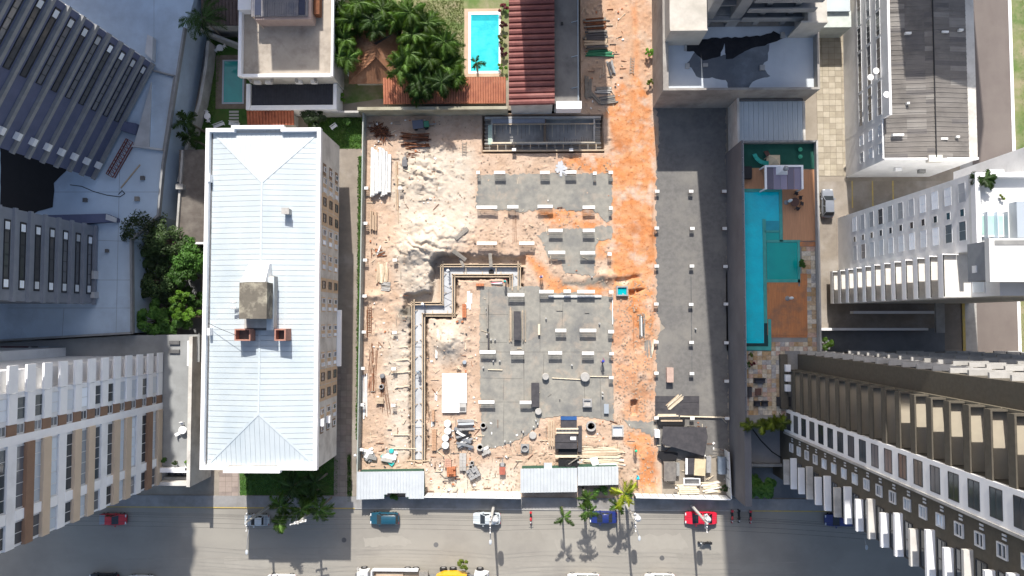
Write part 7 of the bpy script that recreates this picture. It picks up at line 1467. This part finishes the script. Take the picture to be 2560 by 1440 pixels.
def palm(cx, cy, hgt, L, m, label, nf=13, seed=0, wid=.55, group='palms', droop=1.0, lean=(0,0), name='palm_tree', clump=1, spread=.0, top=True, z0=0.0, nl=26):
    r = random.Random(seed*31+int(cx)); x, y = P(cx, cy, z0+hgt if top else z0); t = thing(name, label, 'palm', (x, y, z0), group); q = 0
    for c in range(clump):
        ax_ = x+(r.uniform(-1,1)*spread if clump > 1 else 0); ay_ = y+(r.uniform(-1,1)*spread if clump > 1 else 0); hh = hgt*(r.uniform(.7,1.05) if clump > 1 else 1)
        bx_, by_ = ax_-lean[0], ay_-lean[1]; pts = [(bx_+(ax_-bx_)*f**1.5, by_+(ay_-by_)*f**1.5, z0+hh*f) for f in (0,.25,.5,.75,1)]
        obj('trunk', MB().path(pts, .17, 7, .11), M_bark, t, smooth=True)
        if hgt > 3: obj('crownshaft', MB().tube((ax_,ay_,z0+hh-.1),(ax_,ay_,z0+hh+.5),.12,.07,8), m if m is not L_palmdark else L_palm, t)
        for i in range(nf):
            v = r.randrange(4); k = (round(L,1), v, m.name, round(wid,2), round(droop,1))
            if k not in FR: FR[k] = frond_mesh(v*7+3, L, droop*(.6+.35*v), wid, nl, m, .75-.22*v)
            place('frond', FR[k], t, (ax_, ay_, z0+hh+.25+.05*(i % 3)), 2*math.pi*i/nf+r.uniform(-.5,.5), (r.uniform(.65,1.15),)*3).rotation_euler[1] = r.uniform(-.35,.3)
    return t
def leaves(mb, c, rx, ry, rz, n, s, r, shell=.55):
    for i in range(n):
        while True:
            u = Vector((r.uniform(-1,1), r.uniform(-1,1), r.uniform(-1,1)))
            if shell < u.length < 1: break
        p = Vector(c)+Vector((u.x*rx, u.y*ry, u.z*rz)); nrm = (u+Vector((r.uniform(-.7,.7), r.uniform(-.7,.7), r.uniform(0,1)))).normalized(); a = nrm.cross(Vector((r.uniform(-1,1), r.uniform(-1,1), .3))).normalized(); b = nrm.cross(a); k = s*r.uniform(.6,1.3)
        mb.add([p-a*k, p+b*k*.45, p+a*k, p-b*k*.45], [(0,1,2,3)])
def tree(cx, cy, hgt, rad_, m, label, nclump=14, nleaf=130, s=.2, seed=0, cat='tree', name='leafy_tree', flat=.55, z0=0.0, group=None, bare=False):
    r = random.Random(seed); x, y = P(cx, cy, z0+hgt*.8); t = thing(name, label, cat, (x, y, z0), group); tk = MB(); base = (x, y, z0); fork = (x+r.uniform(-.2,.2), y+r.uniform(-.2,.2), z0+hgt*.4); tk.tube(base, fork, .05+hgt*.02, .04+hgt*.014, 8); crown = MB()
    for i in range(nclump):
        a = r.uniform(0, 2*math.pi); d = rad_*math.sqrt(r.random())*.82; c = (x+d*math.cos(a), y+d*math.sin(a), z0+hgt*(.95-.45*(d/rad_)**2)+r.uniform(-.12,.08)*hgt*.5); tk.tube(fork, c, .03+hgt*.006, .02, 5, False); q = rad_*r.uniform(.2,.36); leaves(crown, c, q, q, q*flat, nleaf, s, r, .25)
    obj('trunk', tk, M_bark2, t); obj('crown', crown, m, t, 'stuff'); return t
# garden palms north of the site
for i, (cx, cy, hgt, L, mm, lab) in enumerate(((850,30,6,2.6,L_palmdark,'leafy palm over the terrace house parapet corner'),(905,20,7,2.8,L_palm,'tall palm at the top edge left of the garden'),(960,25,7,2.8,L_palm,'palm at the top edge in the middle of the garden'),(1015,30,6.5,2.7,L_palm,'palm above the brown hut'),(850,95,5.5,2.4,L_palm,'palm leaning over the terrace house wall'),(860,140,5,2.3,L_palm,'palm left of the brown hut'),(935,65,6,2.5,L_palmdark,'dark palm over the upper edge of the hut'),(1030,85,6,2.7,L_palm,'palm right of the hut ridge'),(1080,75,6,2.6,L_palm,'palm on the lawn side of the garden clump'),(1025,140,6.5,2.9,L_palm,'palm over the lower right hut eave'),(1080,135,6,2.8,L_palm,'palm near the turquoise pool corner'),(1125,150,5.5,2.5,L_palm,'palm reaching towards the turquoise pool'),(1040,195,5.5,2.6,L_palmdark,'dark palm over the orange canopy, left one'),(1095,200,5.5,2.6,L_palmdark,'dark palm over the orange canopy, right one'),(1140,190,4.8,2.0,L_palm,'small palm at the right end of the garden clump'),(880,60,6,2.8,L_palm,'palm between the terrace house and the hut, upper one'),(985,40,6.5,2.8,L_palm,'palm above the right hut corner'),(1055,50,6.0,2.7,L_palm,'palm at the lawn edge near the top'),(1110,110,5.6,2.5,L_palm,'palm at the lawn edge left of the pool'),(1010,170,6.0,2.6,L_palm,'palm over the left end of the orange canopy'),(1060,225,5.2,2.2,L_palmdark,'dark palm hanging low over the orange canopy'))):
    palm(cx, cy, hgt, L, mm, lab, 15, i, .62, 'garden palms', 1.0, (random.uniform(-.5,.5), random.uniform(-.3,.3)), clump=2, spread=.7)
tree(1070, 160, 4.2, 2.9, L_treedull, 'dark round shrub mass under the garden palms', 16, 160, .22, 5, 'tree'); tree(920, 20, 4.5, 3.4, L_treedull, 'dull foliage under the palms at the top edge', 16, 150, .22, 6); tree(1010, 60, 4.0, 2.6, L_treedull, 'dull foliage between the hut and the upper palms', 13, 140, .22, 7)
for i_, (cx, cy, rr, lab) in enumerate(((870,40,2.4,'dark undergrowth beside the terrace house'),(950,30,2.6,'dark undergrowth above the hut ridge'),(1045,110,2.6,'dark undergrowth in the middle of the garden clump'),(1100,165,2.4,'dark undergrowth near the pool corner'),(860,120,1.8,'dark undergrowth along the terrace house wall'),(1050,205,2.2,'dark undergrowth over the orange canopy'))): tree(cx, cy, 4.6, rr, L_treedull, lab, 16, 200, .22, 300+i_)
palm(1190, 158, 3.2, 1.5, L_palmdark, 'single small palm hanging over the turquoise pool', 5, 44, .4, 'garden palms')
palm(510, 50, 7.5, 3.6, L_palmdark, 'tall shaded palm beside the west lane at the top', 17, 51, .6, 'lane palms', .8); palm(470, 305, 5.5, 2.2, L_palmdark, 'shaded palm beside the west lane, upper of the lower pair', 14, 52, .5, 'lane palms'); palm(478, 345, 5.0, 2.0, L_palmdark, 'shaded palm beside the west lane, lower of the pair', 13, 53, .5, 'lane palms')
tree(782, 292, 3.6, 2.0, leafmat('grey_green_leaf', (.055,.095,.035), (.035,.065,.024)), 'grey-green shrub above the hip-roofed block', 16, 150, .22, 8, 'shrub', 'garden_shrub')
# trees between podium and hip-roofed block
tree(352, 575, 8.5, 3.6, L_treedull, 'sparse dark tree spreading over the podium edge', 22, 60, .22, 11); tree(405, 600, 8.0, 3.4, L_treedull, 'dull tree at the upper end of the shaded garden', 18, 110, .2, 12); tree(465, 640, 7.0, 2.9, L_tree, 'green tree right of the shaded garden top', 18, 140, .2, 13); tree(400, 700, 6.0, 3.0, L_treedull, 'thin brownish tree in the middle of the shaded garden', 16, 60, .2, 14); tree(455, 690, 6.5, 2.5, L_tree, 'green tree in the middle beside the hip-roofed block', 15, 120, .2, 15); tree(375, 800, 6.5, 2.6, L_tree, 'dense dark green tree at the podium corner', 18, 170, .22, 16); tree(430, 800, 6.0, 2.6, L_tree, 'dense green tree at the lower end of the garden', 18, 170, .22, 17)
for i, (cx, cy, lab) in enumerate(((448,738,'bright green broadleaf crown, upper of the bright clump'),(435,760,'bright green broadleaf crown, left of the bright clump'),(472,790,'bright green broadleaf crown, right of the bright clump'),(445,785,'bright green broadleaf crown, middle of the bright clump'))): tree(cx, cy, 7.2, 1.2, L_treelight, lab, 7, 120, .26, 30+i, 'tree', 'broadleaf_tree', .5, 0, 'bright broadleaf crowns')
for i, (cx, cy, hg, rr, lab) in enumerate(((350,640,4.5,2.2,'low dark thicket at the upper left of the shaded garden'),(400,655,4.5,2.4,'low dark thicket in the upper middle of the shaded garden'),(360,720,4,2.4,'low dark thicket at the podium side of the shaded garden'),(425,735,4.5,2.2,'low thicket in the centre of the shaded garden'),(480,610,5.5,2.0,'green crown at the corner of the ribbed annex'),(485,670,5.5,1.8,'green crown against the hip-roofed block'),(410,770,5,2.4,'dense thicket above the lower garden trees'),(400,830,5,1.9,'green crown overhanging the grey terrace'),(475,745,4.5,1.7,'low crown right of the bright clump'))): tree(cx, cy, hg, rr, L_treedull if i < 4 else L_tree, lab, 16, 230, .22, 200+i)
# shaded street palms in front of the hip-roofed block
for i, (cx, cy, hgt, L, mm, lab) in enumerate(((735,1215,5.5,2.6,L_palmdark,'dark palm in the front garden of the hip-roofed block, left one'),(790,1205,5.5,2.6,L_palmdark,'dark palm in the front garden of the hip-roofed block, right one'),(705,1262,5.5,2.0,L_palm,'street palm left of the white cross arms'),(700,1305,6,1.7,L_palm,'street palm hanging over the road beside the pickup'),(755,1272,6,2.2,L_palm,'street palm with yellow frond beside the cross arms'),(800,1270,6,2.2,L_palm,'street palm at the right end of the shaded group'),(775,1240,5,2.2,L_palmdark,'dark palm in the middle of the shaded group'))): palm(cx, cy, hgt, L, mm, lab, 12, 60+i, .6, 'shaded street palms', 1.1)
# sunlit street palms
palm(1409, 1292, 5.5, 1.6, L_palm, 'small street palm alone left of the others', 6, 71, .35, 'sunlit street palms', 1.2); palm(1465, 1245, 6.5, 1.9, L_palm, 'slim street palm, first of the pair left of the blue sedan', 9, 72, .4, 'sunlit street palms', 1.2); palm(1470, 1275, 7.0, 2.0, L_palm, 'slim street palm, second of the pair left of the blue sedan', 9, 73, .4, 'sunlit street palms', 1.2); palm(1559, 1232, 7.5, 2.6, L_palmyel, 'tall palm with bright yellow-green fronds by the clay entrance', 8, 74, .5, 'sunlit street palms', 1.0); palm(1548, 1262, 5.5, 1.8, L_palm, 'green palm below the yellow-green one', 8, 75, .45, 'sunlit street palms', 1.1)
tree(1872, 1218, 4.2, 1.9, L_tree, 'round dark green street tree below the podium, left of two', 24, 230, .18, 81, 'tree', 'street_tree', .6); tree(1912, 1218, 4.2, 1.8, L_tree, 'round dark green street tree below the podium, right of two', 24, 230, .18, 82, 'tree', 'street_tree', .6)
for i, (cx, lab) in enumerate(((1872,'left'),(1903,'middle left'),(1930,'middle right'),(1955,'right'))): palm(cx, 1064-(i > 1)*8, 1.5, 1.2, L_shrub, 'yellow-green planter palm on the podium edge, %s' % lab, 11, 90+i, .45, 'planter palms', 1.1, z0=PZ+.1)
tree(2067, 860, 2.0, 1.2, L_treelight, 'bright green shrub at the corner of the olive tower', 9, 110, .18, 95, 'shrub', 'corner_shrub'); tree(2008, 655, 1.4, .75, L_tree, 'dark shrub beside the shallow pool', 7, 110, .14, 96, 'shrub', 'pool_shrub', .6, PZ)
for i, (cx, cy, mm, lab) in enumerate(((1873,910,L_tree,'small dark green pot plant near the podium wall'),(1880,908,L_red,'small red-brown pot plant beside the green one'),(1875,888,L_shrub,'small pale green pot plant below the blue pool'))): tree(cx, cy, .8, .45, mm, lab, 5, 70, .1, 100+i, 'plant', 'pot_plant', .6, PZ)
palm(2457, 450, .6, 1.3, L_palmdark, 'dark green palm on the white hotel roof terrace', 16, 110, .35, 'hotel plants', .5, z0=32.4); tree(2505, 495, .5, .4, L_shrub, 'small yellow-green plant on the hotel terrace', 4, 60, .1, 111, 'plant', 'pot_plant', .6, 32.4)
for i, (cx, cy, mm, lab) in enumerate(((1257,60,L_red,'red-leaved hedge plant beside the turquoise pool, upper one'),(1256,95,L_shrub,'yellow-green hedge plant beside the turquoise pool, upper one'),(1257,130,L_red,'red-leaved hedge plant beside the turquoise pool, lower one'),(1257,165,L_treelight,'bright green hedge plant at the lower pool corner'),(1257,20,L_red,'red-leaved hedge plant at the top of the pool'))): tree(cx, cy, 1.2, .75, mm, lab, 7, 120, .12, 120+i, 'shrub', 'hedge_plant', .6)
for i, (cx, cy, sx, mm, lab) in enumerate(((855,245,.9,L_treelight,'green shrub behind the lean-to corner'),(615,115,.7,L_shrub,'yellow-green shrub beside the terrace house wall'),(870,305,.9,L_tree,'dark shrub on the rear lawn'),(1623,130,.8,L_treelight,'weeds along the deck building wall in the alley'),(1626,205,.6,L_shrub,'yellow weeds by the alley wall'),(1810,1225,.7,L_treedull,'dry shrub in the hoarding corner'),(990,1240,.9,L_tree,'green shrubs in the notch of the left site hut'),(1500,1226,1.5,L_tree,'dark shrubs under the eave of the long site hut'),(1570,1228,1.0,L_tree,'dark shrubs beside the clay entrance'),(620,1185,.7,L_tree,'dark shrub at the front of the hip-roofed block'),(408,1150,.5,L_tree,'pot shrub on the grey terrace, left of three'),(435,1157,.4,L_treedull,'pot shrub on the grey terrace, middle of three'),(466,1157,.5,L_treelight,'pot shrub on the grey terrace, right of three'),(475,935,.3,L_shrub,'tiny plant at the terrace parapet'),(1160,1412,1.0,L_shrub,'yellow-flowering shrub over the mixer truck'))):
    tree(cx, cy, 1.0+sx*.4, sx, mm, lab, 8, 120, .12, 140+i, 'shrub', 'small_shrub', .6, 5.3 if 'terrace,' in lab or 'terrace parapet' in lab else (1.2 if 'truck' in lab else 0))
# grass tufts on the lawns
def tufts(name, polys, n, m, hh=.16, seed=0):
    r = random.Random(seed); mb = MB()
    for poly in polys:
        w = [P(*p) for p in poly]; xs = [a[0] for a in w]; ys = [a[1] for a in w]; X = np.array([r.uniform(min(xs), max(xs)) for _ in range(n)]); Y = np.array([r.uniform(min(ys), max(ys)) for _ in range(n)]); ok = sdist(X, Y, w) > .05
        for x, y in zip(X[ok], Y[ok]):
            a = r.uniform(0, 6.28); k = r.uniform(.05,.12); dx, dy = math.cos(a)*k, math.sin(a)*k; h_ = hh*r.uniform(.5,1.3); mb.add([(x-dx,y-dy,.01),(x+dx,y+dy,.01),(x+dy*1.2,y-dx*1.2,h_)], [(0,1,2)])
    obj(name, mb, m, None, 'stuff')
L_grass = leafmat('grass_blade', (.075,.16,.025), (.04,.09,.016)); 
tufts('lawn_grass', [[(770,270),(906,285),(904,372),(770,372)], [(598,1165),(845,1140),(846,1238),(600,1238)], [(500,250),(535,60),(556,130),(540,280),(500,350)]], 4000, L_grass, .16, 1)
tufts('dry_grass', [[(1040,0),(1160,0),(1160,190),(1040,190)]], 5000, leafmat('dry_blade', (.16,.19,.06), (.09,.13,.03)), .12, 2); tufts('verge_grass', [[(2548,0),(2600,0),(2600,400),(2548,400)], [(2548,500),(2600,500),(2600,900),(2548,900)]], 2500, leafmat('verge_blade', (.10,.15,.04), (.14,.14,.06)), .14, 3); tufts('strip_grass', [[(894,390),(908,390),(899,1100),(888,1100)], [(868,1135),(878,1135),(880,1255),(868,1255)]], 2600, L_grass, .14, 4)
